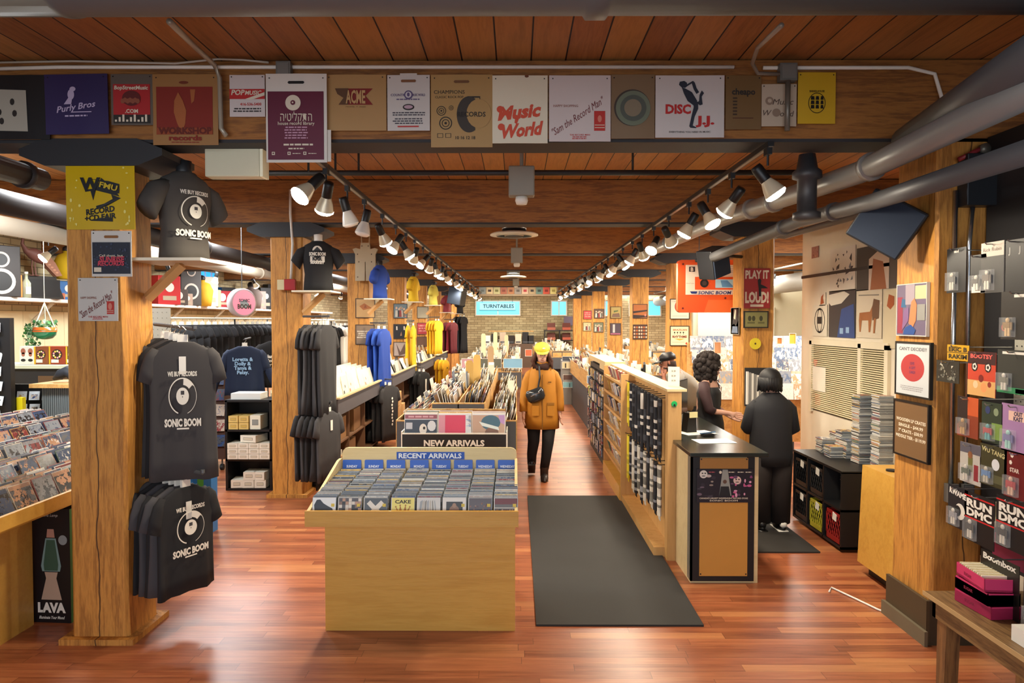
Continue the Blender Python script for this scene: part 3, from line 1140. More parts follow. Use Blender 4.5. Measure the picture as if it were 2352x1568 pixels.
YB = 4.255
sheet(-60, 172, 112, 320, YB, '#131315', 'shopping_bag', 'black cloth bag with a cat picture pinned on the beam', 'bag', d_cat)
sheet(106, 170, 248, 308, YB, '#2a2050', 'shopping_bag', 'deep purple bag with white script pinned on the beam', 'bag', d_purple, -1)
sheet(256, 170, 350, 287, YB, '#5f554c', 'shopping_bag', 'clear plastic bag with red square print on the beam', 'bag', d_redsq)
sheet(352, 170, 500, 333, YB, '#9a6f3e', 'shopping_bag', 'brown paper bag with a rust red WORKSHOP print', 'bag', d_workshop)
sheet(528, 172, 608, 268, YB, '#cfc4c0', 'shopping_bag', 'small white bag with a red diagonal band on the beam', 'bag', d_pop)
sheet(612, 169, 750, 373, 4.215, '#d8d2c8', 'shopping_bag', 'tall white bag with maroon panel and record logo, hanging lowest', 'bag', d_maroon)
sheet(720, 298, 760, 371, 4.225, '#d3cdc2', 'paper_sheet', 'narrow white paper edge peeking out beside the maroon bag', 'paper', None, 0, .001, False)
sheet(748, 171, 887, 300, YB, '#a98350', 'shopping_bag', 'tan paper bag with the dark red ACME flag logo', 'bag', d_acme)
sheet(890, 172, 987, 300, YB, '#c7c1bb', 'shopping_bag', 'greyish white bag with small violet print and oval logo', 'bag', d_country)
sheet(990, 171, 1131, 338, YB, '#a98650', 'shopping_bag', 'kraft paper bag with RECORDS and black circle drawings', 'bag', d_champ)
sheet(1131, 173, 1258, 329, YB, '#d9d0b8', 'shopping_bag', 'cream bag with big orange-red script words Music World', 'bag', d_musicworld)
sheet(1261, 173, 1403, 325, YB, '#cbbfbb', 'shopping_bag', 'pinkish white bag with slanting red handwriting on the beam', 'bag', d_sam)
sheet(1404, 171, 1504, 318, YB, '#7a6246', 'shopping_bag', 'dim brown bag with a round green record drawing', 'bag', d_green)
sheet(1505, 173, 1664, 316, YB, '#c9c1bd', 'shopping_bag', 'white bag with a black saxophone player silhouette', 'bag', d_disc)
sheet(1666, 173, 1749, 297, YB, '#70542f', 'shopping_bag', 'small dark kraft bag reading cheapo', 'bag', d_cheapo)
sheet(1749, 193, 1830, 290, YB, '#b9a792', 'shopping_bag', 'small pinkish bag with brown Music World script', 'bag', d_mw2)
sheet(1832, 166, 1920, 284, YB, '#c79f1c', 'shopping_bag', 'mustard yellow bag with round black drum logo', 'bag', d_drum)


def d_weenail(mb, w, h):
    slot(mb, w, h, M('#3d3208', .6), .9, .09)
    P = lambda pts, m=m_black, y=E: mb.poly([(w * a, h * b) for a, b in pts], y, m)
    P([(.3, .65), (.45, .64), (.62, .52), (.78, .48), (.78, .58), (.62, .62), (.46, .63)])
    P([(.28, .48), (.44, .5), (.62, .46), (.78, .42), (.72, .5), (.5, .53), (.3, .51)])
    P([(.44, .52), (.52, .66), (.6, .6), (.76, .52), (.78, .46), (.6, .47)])
    mb.text('W', w * .36, h * .58, .075, E * 2, m_black, .05)
    mb.text('FMU', w * .63, h * .55, .032, E * 3, M('#c3a716', .5), .03, 0, w * .26, -14)
    P([(.36, .5), (.44, .5), (.4, .37)])
    P([(.66, .45), (.8, .40), (.6, .30), (.45, .26), (.44, .3), (.56, .33), (.68, .39)])
    mb.text('RECORD', w * .5, h * .245, .034, E, m_black, .04, .1, w * .42, 8)
    mb.text('+CD FAIR', w * .5, h * .16, .032, E, m_black, .04, .1, w * .46, 6)
    P([(.36, .11), (.5, .15), (.68, .15), (.68, .1)])
    rr = random.Random(4)
    for i in range(26):
        x, z = rr.choice((rr.uniform(.03, .16), rr.uniform(.85, .96), rr.uniform(.1, .9))), rr.uniform(.03, .97)
        if .2 < x < .84 and .1 < z < .85:
            continue
        mb.disc(w * x, h * z, rr.uniform(.003, .008), rr.uniform(.004, .012), E, M('#e9dc7a', .2), 7)


sheet(153, 347, 308, 527, 4.28, '#c9a80f', 'shopping_bag', 'large glossy yellow record fair bag pinned high on the post', 'bag', d_weenail, 0, .0012, True, .003, .25)


def d_sunrise(mb, w, h):
    slot(mb, w, h, M('#8a5a2c', .6), .87, .16)
    mb.rect(w * .03, w * .97, h * .06, h * .75, E, M('#151a2c', .4))
    rr = random.Random(2)
    for i in range(40):
        mb.disc(w * rr.uniform(.06, .94), h * rr.uniform(.1, .72), rr.uniform(.003, .009), rr.uniform(.003, .007), E * 1.6, M('#2f3852', .5), 6)
    mb.text('Call them, but', w * .5, h * .46, .013, E * 2.4, CRM, .01, 0, w * .6)
    mb.text('SUNRISE', w * .52, h * .38, .032, E * 2.4, M('#c23a4e', .5), .04, .1, w * .62)
    mb.text('RECORDS', w * .5, h * .29, .026, E * 2.4, M('#c23a4e', .5), .04, .1, w * .66)
    mb.rect(w * .07, w * .25, h * .1, h * .2, E * 2.2, CRM)


sheet(211, 530, 302, 635, 4.28, '#cfccc4', 'shopping_bag', 'white handled bag with dark panel on the post beneath the yellow bag', 'bag', d_sunrise)
sheet(180, 638, 270, 737, 4.28, '#c6c3bc', 'shopping_bag', 'plain white bag with slanting handwriting, the lowest on the yellow-bag post', 'bag', d_sam)

# ================================================================ recent-arrivals disc table
t = thing('disc_display_table', 'birch plywood table of discs with the RECENT ARRIVALS header board', 'display table', (-.6, 4.2, 0))
MB_ = MB()
mb = MB()
mb.box(-.6, .595, .27, .95, 0, .705, m_ply)
mb.build('base', t)
mb = MB()
mb.box(-.64, .615, -.022, -.002, .742, .835, m_ply)
mb.box(-.61, .585, .0, .8, .745, .757, m_ply)
mb.build('tray', t)
for x in (-.635, .592):
    mb2 = MB()
    mb2.add([(x, .0, .745), (x, .8, .745), (x, .8, .99), (x, .72, .99), (x, .0, .83), (x + .018, .0, .745), (x + .018, .8, .745), (x + .018, .8, .99), (x + .018, .72, .99), (x + .018, .0, .83)],
            [(0, 1, 2, 3, 4), (9, 8, 7, 6, 5), (0, 5, 6, 1), (1, 6, 7, 2), (2, 7, 8, 3), (3, 8, 9, 4), (4, 9, 5, 0)], m_plyw)
    mb2.build('side_panel', t)
mb = MB()
pts = [(-.615, 0), (.605, 0), (.605, .27)] + [(.605 - .04 + .04 * math.cos(R(a)), .27 + .04 * math.sin(R(a))) for a in (30, 60, 90)] + [(-.615 + .04 + .04 * math.cos(R(a)), .27 + .04 * math.sin(R(a))) for a in (90, 120, 150, 180)]
mb.poly(pts, 0, m_plyw, .02)
mb.build('header_board', t, (0, .8, .755))
hb = MB()
hb.rect(-.235, .24, .228, .28, -.002, M('#1a4fae', .5))
hb.text('RECENT ARRIVALS', 0, .254, .034, -.004, M('#e9ecf2', .5), .03, 0, .44)
o = hb.build('header_sign', t, (0, .8, .755))
o['label'] = 'blue sign with white RECENT ARRIVALS lettering'
days = ['SUNDAY', 'SUNDAY', 'MONDAY', 'MONDAY', 'TUESDAY', 'TUESDAY', 'WEDNESDAY', 'WEDNESDAY']
dl = ['over the lion sleeve', 'over the photo-grid sleeve', 'over the X sleeve', 'over the yellow CAKE sleeve', 'over the pale marble sleeve', 'over the white-framed portrait sleeve', 'over the dark maroon sleeve', 'over the banded red sleeve']
for i, d in enumerate(days):
    mb = MB()
    bx = M('#1a55b8', .45)
    mb.poly([(-.065, 0), (.065, 0), (.065, .155), (.06, .16), (-.06, .16), (-.065, .155)], 0, bx, .002)
    mb.text(d, 0, .115, .017, -.0015, M('#dfe6f4', .5), .03, 0, .1 if len(d) > 7 else .075)
    o = mb.build('divider_card', None, (-.6 - .545 + .1535 * i + (.01 if i > 2 else 0), 4.972, .822), (R(-6), 0, 0))
    tag(o, 'blue %s divider card %s' % (d, dl[i]), 'card')
# the discs
def case_mesh(name, mfront=m_cover, medge=m_case, w=.142, h=.125, th=.0100, draw=None):
    mb = MB()
    mb.box(-w / 2, w / 2, 0, th, 0, h, medge)
    if draw:
        mb.box(-w / 2 + .002, w / 2 - .002, -.0004, 0, .002, h - .002, m_white)
        draw(mb)
    else:
        mb.rect(-w / 2 + .003, w / 2 - .002, .003, h - .003, -.0005, mfront)
    return mb


def f_(hexc, fn=None):
    def g(mb):
        mb.rect(-.066, .069, .004, .121, -.0008, M(hexc, .3))
        if fn:
            fn(mb)
    return g


def c_lion(mb):
    n = M('#131c2c', .4)
    mb.poly([(-.055, .04), (-.06, .08), (-.045, .11), (-.025, .112), (-.005, .09), (.02, .075), (.05, .06), (.06, .03), (.055, .008), (.02, .006), (.0, .02), (-.02, .01), (-.045, .006)], -.0014, n)


def c_grid(mb):
    rr = random.Random(3)
    for i in range(7):
        for j in range(6):
            c = rr.choice(['#1c1a1c', '#d9d2c6', '#7a5f52', '#b58f78', '#4e4a50'])
            mb.rect(-.064 + i * .019, -.046 + i * .019, .006 + j * .019, .024 + j * .019, -.0014, M(c, .4))


def c_x(mb):
    for a in (45, -45):
        ca, sa = math.cos(R(a)), math.sin(R(a))
        mb.poly([(x * ca - z * sa, .055 + x * sa + z * ca) for x, z in ((-.06, -.014), (.06, -.014), (.06, .014), (-.06, .014))], -.0014 - .0002 * (a > 0), m_white)


def c_cake(mb):
    mb.text('CAKE', 0, .1, .02, -.0014, M('#33200f', .5), .03, 0, .095)
    br = M('#b07a3a', .5)
    mb.poly([(-.03, .015), (-.042, .07), (-.022, .045), (-.016, .08), (-.004, .045), (.004, .045), (.016, .08), (.022, .045), (.042, .07), (.03, .015)], -.0014, br)
    for x in (-.042, -.016, .016, .042):
        mb.disc(x, .078 if abs(x) < .03 else .07, .005, .005, -.0016, br, 8)


def c_marble(mb):
    for i in range(7):
        mb.poly([(-.06 + i * .017, .005), (-.05 + i * .017, .005), (-.035 + i * .012, .11), (-.05 + i * .014, .1)], -.0014, M(['#9aa0a6', '#b9b4a8', '#87857c'][i % 3], .4))


def c_port(mb):
    mb.rect(-.048, .05, .006, .1, -.0014, M('#24211f', .4))
    mb.disc(0, .05, .03, .03, -.0016, M('#8c6a52', .4), 12)
    mb.disc(0, .078, .012, .014, -.0018, M('#a07c62', .4), 12)


def c_mar(mb):
    rr = random.Random(6)
    for i in range(30):
        mb.disc(rr.uniform(-.058, .06), rr.uniform(.01, .09), .004, .006, -.0014, M(rr.choice(['#8d5a4c', '#5f3034', '#a8836c']), .4), 6)


def c_band(mb):
    mb.rect(-.066, .069, .085, .118, -.0014, M('#6e1f22', .4))
    mb.rect(-.066, .069, .062, .066, -.0014, m_white)
    rr = random.Random(8)
    for i in range(8):
        mb.disc(-.05 + i * .015, .04, .007, .018, -.0014, M(rr.choice(['#c79a78', '#8a5a3c', '#3b2a22', '#d6b89c']), .4), 8)
    mb.rect(-.066, .069, .012, .016, -.0014, m_white)


covers = [('#dfe5e8', c_lion, 'white sleeve with a black lion silhouette'), ('#2b2524', c_grid, 'sleeve with a grid of small photographs'), ('#22252a', c_x, 'black sleeve with a big white X'),
          ('#e3d658', c_cake, 'yellow CAKE sleeve with a crown'), ('#c9c9c4', c_marble, 'pale marbled grey sleeve'), ('#dedbd3', c_port, 'white-framed sleeve with a dark portrait'),
          ('#3a1d22', c_mar, 'dark maroon speckled sleeve'), ('#4b4038', c_band, 'banded red sleeve with a row of people')]
plain = None
for i in range(8):
    x = -.6 - .545 + .1535 * i + (.01 if i > 2 else 0)
    mb = case_mesh('compact_disc', draw=f_(covers[i][0], covers[i][1]))
    if i in (0, 1, 2, 5, 6, 7):
        mb.rect(.042, .062, .07, .088, -.002, M('#d9c04a', .5))
    o = mb.build('compact_disc', None, (x, 4.235, .775), (R(-14), 0, 0))
    tag(o, covers[i][2] + ' at the front of the recent arrivals tray', 'compact disc')
    if plain is None:
        plain = case_mesh('compact_disc').build('compact_disc', None, (x, 4.26, .775), (R(-14), 0, 0))
        tag(plain, 'clear case', 'compact disc')
    row = ['first', 'second', 'third', 'fourth', 'fifth', 'sixth', 'seventh', 'eighth'][i]
    y, k = 4.255, 0
    while y < 4.955:
        z = .775 + (y - 4.2) * .035 + random.uniform(-.002, .006)
        g = 'clear cases filed in the %s row of the recent arrivals tray' % row
        l = 'clear disc case filed behind the %s' % covers[i][2].replace(' with a row of people', '').replace(' silhouette', '')
        if i == 0 and k == 0:
            plain.location = (x, y, z)
            plain['label'], plain['group'] = l, g
        else:
            dup(plain, (x + random.uniform(-.002, .002), y, z), (R(-14 + random.uniform(-2, 2)), 0, 0), l, g)
        y += .0235
        k += 1
# ================================================================ hanging shirts
def tee(mb, m, w=.5, h=.7, d=.07, sl=.2, seed=0, droop=.75, m2=None, yo=0):
    """a T-shirt hanging in the XZ plane, its neck at z=0, hem at -h"""
    rr = random.Random(seed)
    ph = rr.uniform(0, 6)
    n = 28
    rings = []
    prof = [(-h, .50, 1.15), (-h * .85, .49, 1.1), (-h * .6, .475, 1.0), (-h * .4, .47, 1.0), (-h * .27, .48, 1.0), (-.09, .485, .9), (-.055, .42, .8), (-.03, .30, .7), (-.008, .2, .6), (0.0, .165, .5)]
    for z, ww, dd in prof:
        ring = []
        fold = max(0, min(1, (-z - .1) / h)) * .5
        for k in range(n):
            a = 2 * pi * k / n
            cx, sx = math.cos(a), math.sin(a)
            X = ww * w * (abs(cx) ** .7) * (1 if cx > 0 else -1)
            Yv = d * .5 * dd * (abs(sx) ** .6) * (1 if sx > 0 else -1)
            Yv += fold * d * .75 * math.sin(X / w * 17 + ph + z * 3) + yo
            ring.append((X, Yv, z + .012 * math.sin(X / w * 9 + ph) * fold))
        rings.append(ring)
    mb.loft(rings, m)
    for s_ in (-1, 1):
        rg = []
        for (ix, iz), (ox, oz), rb in (((.34, -.055), (.40, -.035), .30), ((.40, -.15), (.50, -.075), .42), ((.43, -.21), (.56, -.15), .46), ((.455, -.27), (.605, -.235), .5)):
            j = rr.uniform(-.006, .006)
            cx, cz = (ix + ox) / 2 * w, (iz + oz) / 2 * sl * 5
            dx, dz = (ox - ix) / 2 * w + .012, (oz - iz) / 2 * sl * 5
            rg.append([(s_ * (cx + dx * math.cos(2 * pi * k / 12)), yo + j + d * rb * math.sin(2 * pi * k / 12), cz + dz * math.cos(2 * pi * k / 12)) for k in range(12)])
        mb.loft(rg, m)


def hanger(mb, w=.4, m=m_white, z=0):
    mb.tube([(-w / 2, 0, -.075 + z), (0, 0, .012 + z), (w / 2, 0, -.075 + z)], .008, m, 6)
    mb.tube([(0, 0, .012 + z), (0, 0, .05 + z), (.02, 0, .075 + z), (.0, 0, .095 + z), (-.02, 0, .08 + z)], .003, m_chrome, 6)
    mb.box(-.03, .03, -.01, .01, .0 + z, .045 + z, m)


def narrow(mb, k, fn):
    mb.warp = lambda p: Vector((p.x * k, p.y, p.z))
    fn()
    mb.warp = None


def vinyl_print(mb, w, z0, s=1.0, tag_=True, y=-.05, arc=True):
    """the shop's own print: banner, record ring with label, name below"""
    c = m_print
    mb.text('WE BUY RECORDS', 0, z0 + .145 * s, .03 * s, y, c, .04, 0, .24 * s)
    mb.disc(0, z0, .115 * s, .12 * s, y, c, 32, 35, 250, .93)
    mb.disc(0, z0, .115 * s, .12 * s, y, c, 20, -70, 35, .97)
    mb.disc(0, z0, .112 * s, .117 * s, y - .001, c, 10, 40, 85, .62)
    mb.disc(0, z0, .052 * s, .056 * s, y, c, 24)
    mb.rect(-.014 * s, .014 * s, z0 + .01 * s, z0 + .035 * s, y - .001, m_tee2)
    mb.disc(0, z0 - .004 * s, .004 * s, .004 * s, y - .001, m_tee2, 8)
    mb.text('SONIC BOOM', 0, z0 - .17 * s, .048 * s, y, c, .05, 0, .30 * s)
    mb.rect(-.05 * s, .05 * s, z0 - .215 * s, z0 - .205 * s, y, c)


def shirt(name, label, cat, loc, rz, m, draw=None, w=.5, h=.7, d=.07, seed=0, group=None, hang=True, sl=.2, price=True, tilt=0, hm=m_white):
    t = thing(name, label, cat, loc, (0, R(tilt), R(rz)), group)
    mb = MB()
    tee(mb, m, w, h, d, sl, seed)
    mb.build('shirt_body', t, smooth=True)
    if draw:
        mb = MB()
        draw(mb)
        mb.build('shirt_print', t)
    if hang:
        mb = MB()
        hanger(mb, w * .75, hm)
        mb.build('hanger', t)
    if price:
        mb = MB()
        mb.box(-.02, .02, -d * .62, -d * .6, -.2, -.09, m_white)
        mb.build('price_tag', t)
    return t


# near post, upper stack and lower stack, on steel arms fixed to the post
def arm(name, a, b, label):
    mb = MB()
    mb.tube([a, b], .012, m_steel, 8)
    mb.tube([b, (b[0], b[1], b[2] + .02)], .014, m_steel, 8)
    return tag(mb.build(name), label, 'garment arm')


def stack(a, b, n, rz, m_list, labels, prints, w, h, groupname, seed=0, tilt=0):
    for i in range(n):
        f = i / max(n - 1, 1)
        p = Vector(a).lerp(Vector(b), f)
        fr = i == n - 1
        shirt('hanging_shirt', labels[1] if fr else labels[0], 't-shirt', (p.x, p.y, p.z - .085), rz + random.uniform(-4, 4) * (not fr), m_list[i % len(m_list)],
              prints if fr else None, w, h, .05, seed + i, groupname if not fr else None, True, .2, fr, tilt)


mtop = M('#3d3b3c', .9)
p_far, p_near = atx(330, 762, -2.31), Vector((-2.03, 4.55, 1.90))
arm('garment_arm', (-2.35, 4.66, 1.93), (-2.0, 4.46, 1.90), 'upper steel arm on the nearest post holding long dark shirts')
stack((-2.27, 4.64, 1.925), (-2.08, 4.47, 1.905), 5, 20, [mtop, m_tee], ['dark shirt behind the front one on the upper arm of the nearest post', 'dark grey long shirt printed with a white record, top front of nearest post'],
      lambda mb: narrow(mb, .72, lambda: vinyl_print(mb, .4, -.335, .96, True, -.047)), .40, .86, 'dark shirts on the upper post arm', 3)
arm('garment_arm', (-2.35, 4.60, 1.02), (-1.96, 4.46, 1.0), 'lower steel arm on the nearest post holding fanned black shirts')
stack((-2.31, 4.57, 1.015), (-2.07, 4.46, 1.0), 6, 62, [m_tee2, m_tee], ['black shirt fanned behind the front one on the lower post arm', 'charcoal shirt with tilted white record print, low front of nearest post'],
      lambda mb: vinyl_print(mb, .4, -.25, .85, True, -.047), .42, .66, 'black shirts on the lower post arm', 11)

# mannequin torso on a bracket shelf
def bust(loc, rz, m, label, draw=None, s=1.0, neck=m_dark, shelf=True, gname=None):
    t = thing('mannequin_torso', label, 'mannequin', loc, rz, gname)
    mb = MB()
    n = 28
    rings = []
    for z, a, b in ((0, .17, .12), (.08, .165, .115), (.2, .155, .105), (.32, .17, .115), (.42, .185, .125), (.5, .185, .12), (.55, .15, .1), (.585, .09, .07), (.6, .07, .065)):
        rings.append([(a * s * math.cos(2 * pi * k / n) * 1.05, b * s * math.sin(2 * pi * k / n) * (1 + .05 * math.sin(5 * 2 * pi * k / n) * (z < .2)), z * s) for k in range(n)])
    mb.loft(rings, m)
    for q in (-1, 1):
        rg = []
        for (x, z, ra, rb) in ((.13, .5, .05, .075), (.2, .45, .07, .08), (.25, .36, .075, .08), (.27, .31, .075, .078)):
            rg.append([(q * (x + ra * .7 * math.cos(2 * pi * k / 12)) * s, rb * s * math.sin(2 * pi * k / 12), (z + ra * .75 * math.cos(2 * pi * k / 12)) * s) for k in range(12)])
        mb.loft(rg, m)
    mb.build('shirt', t, smooth=True)
    mb = MB()
    mb.lathe([(.058 * s, .58 * s), (.05 * s, .62 * s), (.052 * s, .68 * s), (.03 * s, .685 * s)], (0, 0, 0), neck, 16)
    mb.build('neck', t, smooth=True)
    if draw:
        mb = MB()
        mb.warp = lambda p: Vector((p.x, -(.128 * s) * math.sqrt(max(.05, 1 - (p.x / (.2 * s)) ** 2)) - .004 + p.y, p.z))
        draw(mb, s)
        mb.build('shirt_print', t)
    return t


def bracket_shelf(x0, x1, y0, y1, z, bx, bdir, label):
    """a board with one diagonal timber brace running back to the post"""
    t = thing('bracket_shelf', label, 'shelf', ((x0 + x1) / 2, (y0 + y1) / 2, z))
    mb = MB()
    mb.box((x0 - x1) / 2, (x1 - x0) / 2, (y0 - y1) / 2, (y1 - y0) / 2, 0, .018, M('#dcd6c2', .5))
    mb.build('board', t)
    mb = MB()
    cx = bx - (x0 + x1) / 2
    mb.tube([(cx, 0, -.22), (cx + bdir * .22, 0, -.01)], .035, M('#c99a62', .55), 4)
    mb.build('brace', t)
    return t


bracket_shelf(-2.35, -1.9, 4.33, 4.75, 2.315, -2.33, 1, 'white shelf with wooden brace carrying the near mannequin')


def dr1(mb, s):
    vinyl_print(mb, .4, .30, .8, True, 0)


bust((-2.1, 4.56, 2.333), R(58), M('#45413d', .9), 'mannequin torso in a dark grey record shop shirt on the near post shelf', dr1, .92)


def dr2(mb, s):
    mb.disc(0, .42, .05, .05, 0, m_print, 16, 0, 180)
    mb.poly([(-.04, .42), (0, .46), (.04, .42)], -.001, m_black)
    mb.text('SONIC BOOM', 0, .385, .035, 0, m_print, .05, 0, .17)
    mb.rect(-.075, .075, .3, .36, 0, m_print)
    mb.text('KAR', 0, .335, .04, -.001, m_black, .05, 0, .1)
    mb.text('MARKET', 0, .29, .02, 0, m_print, .05, 0, .14)


bracket_shelf(-2.36, -1.95, 7.55, 8.0, 2.255, -2.3, 1, 'white shelf with wooden brace carrying the black-shirt mannequin')
bust((-2.12, 7.72, 2.275), R(10), m_tee, 'white-necked mannequin in a black printed shirt on the second post shelf', dr2, .88, m_white)
# ================================================================ framed pictures and signs
def framed(px0, py0, px1, py1, Y, label, pic, draw=None, fr='#3a2a1e', name='framed_picture', cat='picture', rz=0, loc=None, size=None, bw=.012, depth=.02):
    if loc is None:
        p0, p1 = at(px0, py1, Y), at(px1, py0, Y)
        w_, h_ = p1.x - p0.x, p1.z - p0.z
        loc = ((p0.x + p1.x) / 2, Y - depth, p0.z)
    else:
        w_, h_ = size
    t = thing(name, label, cat, loc, R(rz))
    mb = MB()
    f = M(fr, .4)
    mb.box(-w_ / 2, w_ / 2, 0, depth, 0, bw, f)
    mb.box(-w_ / 2, w_ / 2, 0, depth, h_ - bw, h_, f)
    mb.box(-w_ / 2, -w_ / 2 + bw, 0, depth, bw, h_ - bw, f)
    mb.box(w_ / 2 - bw, w_ / 2, 0, depth, bw, h_ - bw, f)
    mb.build('frame', t)
    mb = MB()
    mb.box(-w_ / 2 + bw, w_ / 2 - bw, .004, depth - .002, bw, h_ - bw, pic if not isinstance(pic, str) else M(pic, .35))
    if draw:
        mb.T = Matrix.Translation((-w_ / 2, .0055, 0))
        draw(mb, w_, h_)
    mb.build('picture', t)
    return t


def px_draw(shapes):
    """shapes as (colour, [(u, v)...]) with u, v from 0 to 1"""
    def g(mb, w, h):
        for k, (c, pts) in enumerate(shapes):
            mb.poly([(w * a, h * b) for a, b in pts], -.002 - .0004 * k, M(c, .5))
    return g


def p_bandfour(mb, w, h):
    for i, (a, c) in enumerate(((.22, '#b9b5a8'), (.4, '#2b2c2c'), (.58, '#c7c2b4'), (.76, '#6c6558'), (.5, '#8f3f3a'))):
        mb.disc(w * a, h * (.62 if i % 2 else .7), w * .07, h * .09, -.002, M('#c7ab92', .5), 12)
        mb.poly([(w * (a - .1), h * .1), (w * (a + .1), h * .1), (w * (a + .07), h * .55), (w * (a - .07), h * .55)], -.0024 - i * .0002, M(c, .5))
    mb.disc(w * .86, h * .14, w * .05, h * .05, -.004, M('#c86a5a', .5), 10)


def p_braz(mb, w, h):
    r_ = M('#a84a22', .5)
    mb.text('BRAZILIAN', w * .52, h * .8, h * .085, -.002, r_, .03, 0, w * .72)
    for i in range(4):
        mb.disc(w * (.24 + .15 * i), h * .67, w * .04, h * .035, -.002, m_black, 8)
        mb.rect(w * (.23 + .15 * i), w * (.25 + .15 * i), h * .57, h * .66, -.002, m_black)
    mb.text('RHYTHMS', w * .5, h * .46, h * .11, -.002, M('#7d2c12', .5), .05, 0, w * .74)
    mb.poly([(w * .2, h * .36), (w * .8, h * .36), (w * .5, h * .27)], -.002, M('#d9a03a', .5))
    mb.rect(w * .12, w * .75, h * .18, h * .195, -.002, M('#9a8c6c', .5))
    mb.disc(w * .86, h * .12, w * .06, h * .06, -.002, M('#c23a2c', .5), 14)


def p_ello(mb, w, h):
    mb.text('CHINO', w * .25, h * .87, h * .06, -.002, M('#8a8578', .5), 0)
    mb.disc(w * .5, h * .62, w * .26, h * .3, -.002, M('#b5402a', .5), 28)
    mb.disc(w * .56, h * .68, w * .2, h * .22, -.0024, M('#d9d2c0', .5), 24)
    mb.rect(w * .12, w * .86, h * .15, h * .165, -.002, M('#9a927e', .5))


def p_price(mb, w, h):
    for i, s_ in enumerate(('WOODEN LP CRATES', 'SINGLE - $44.99', '7" CRATE - $38.99', 'MIDDLE TIER - $119.99')):
        mb.text(s_, w * .5, h * (.66 - .1 * i), h * .055, -.002, M('#e6dcc4', .5), .03, 0, w * (.84 if i in (0, 3) else .7))


def p_decide(mb, w, h):
    mb.text("CAN'T DECIDE??", w * .5, h * .87, h * .06, -.002, M('#5a5a5e', .5), .02, 0, w * .78)
    mb.disc(w * .5, h * .53, w * .33, h * .25, -.002, M('#b23a3c', .5), 32)
    for i, s_ in enumerate(('GIVE', 'A GIFT', 'CARD!')):
        mb.text(s_, w * .5, h * (.61 - .08 * i), h * .05, -.0025, M('#6b3560', .5), .03)
    lines(mb, w * .15, w * .85, h * .1, h * .2, 3, M('#9a9a9e', .5), 3, -.002)


PR = -2.5
red_price = lambda mb, w, h: [mb.text(s_, w * .5, h * (.75 - .22 * i), h * .11, -.002, M('#e8b6a8', .5), .03, 0, w * .7) for i, s_ in enumerate(('USED LP', '$19.99', 'OR LESS'))]
for a in (
    (817, 685, 862, 730, 11.5, 'tan framed picture of an orange splash on the overalls post', '#c29a62', px_draw([('#a5622e', [(.2, .6), (.45, .75), (.85, .5), (.6, .45), (.4, .4)]), ('#8a4a22', [(.42, .5), (.5, .68), (.58, .52)])])),
    (817, 745, 861, 791, 11.5, 'brown WOODEN LP CRATES price sign on the overalls post', '#7e6a56', p_price),
    (904, 697, 936, 731, 15.1, 'framed blue-grey band sleeve on the post beyond the blue shirts, upper', '#6b7d84', p_bandfour),
    (904, 744, 936, 778, 15.1, 'framed black sleeve with three pale faces beyond the blue shirts', '#1c1c20', px_draw([('#d2c8ba', [(.2, .6), (.3, .6), (.28, .85), (.2, .85)]), ('#d2c8ba', [(.72, .6), (.84, .6), (.82, .85), (.72, .85)]), ('#b98a6a', [(.48, .2), (.6, .22), (.56, .5)])])),
    (904, 785, 936, 818, 15.1, 'framed pale pink sleeve beyond the blue shirts, lowest', '#b5a49a', px_draw([('#6a5148', [(.2, .9), (.5, .3), (.8, .9), (.9, .2), (.4, .05)])])),
    (958, 704, 984, 731, 18.7, 'small plain grey sign between the yellow shirts', '#a39c86', None),
    (958, 741, 984, 768, 18.7, 'small red price sign between the yellow shirts', '#b53a42', red_price),
    (958, 773, 984, 796, 18.7, 'small dim brown sleeve under the red price sign', '#6b4b38', None),
    (1538, 686, 1584, 733, 11.5, 'cream framed sleeve with red arc behind the orange sign', '#e3dcc6', p_ello),
    (1538, 748, 1583, 794, 11.5, 'cream framed BRAZILIAN sleeve with four dancers', '#e8dcb0', p_braz),
    (1453, 698, 1487, 731, 15.1, 'framed orange and brown striped sleeve on a right post', '#a8602c', px_draw([('#2c1a12', [(0, .35), (1, .5), (1, .6), (0, .5)]), ('#2c1a12', [(0, 0), (1, .1), (1, .2), (0, .25)]), ('#d87a6a', [(.8, .15), (.9, .15), (.9, .3), (.8, .3)])])),
    (1453, 745, 1487, 779, 15.1, 'framed brown sleeve crowded with small faces', '#4a2c20', lambda mb, w, h: [mb.disc(w * (.12 + .16 * (i % 6)), h * (.15 + .22 * (i // 6)), w * .06, h * .07, -.002, M(['#d2a88a', '#b5622e', '#c9b294'][i % 3], .5), 8) for i in range(24)]),
    (1402, 704, 1427, 731, 18.7, 'framed beige street scene sleeve on the fifth right post', '#b39c5c', px_draw([('#5a6a3a', [(.3, .5), (.7, .6), (.7, .7), (.3, .65)]), ('#7a5c4a', [(.1, .1), (.9, .1), (.8, .45), (.2, .4)])])),
    (1401, 742, 1426, 769, 18.7, 'framed dark pink-edged sleeve on the fifth right post', '#4a3a44', px_draw([('#b9b5b0', [(.25, .2), (.45, .2), (.45, .9), (.25, .9)]), ('#a85a72', [(0, 0), (1, 0), (1, .15), (0, .15)])])),
    (1364, 709, 1388, 731, 22.3, 'tiny framed brown crowd sleeve on the sixth right post', '#5a4438', p_bandfour),
    (1363, 740, 1386, 763, 22.3, 'tiny framed green group sleeve on the sixth right post', '#6a6c52', p_bandfour),
    (1340, 713, 1359, 733, 25.9, 'tiny red price sign on the seventh right post', '#c2403e', red_price),
    (1339, 740, 1358, 760, 25.9, 'tiny pale framed sleeve under the tiny red sign', '#b5a878', p_bandfour),
):
    framed(*a)
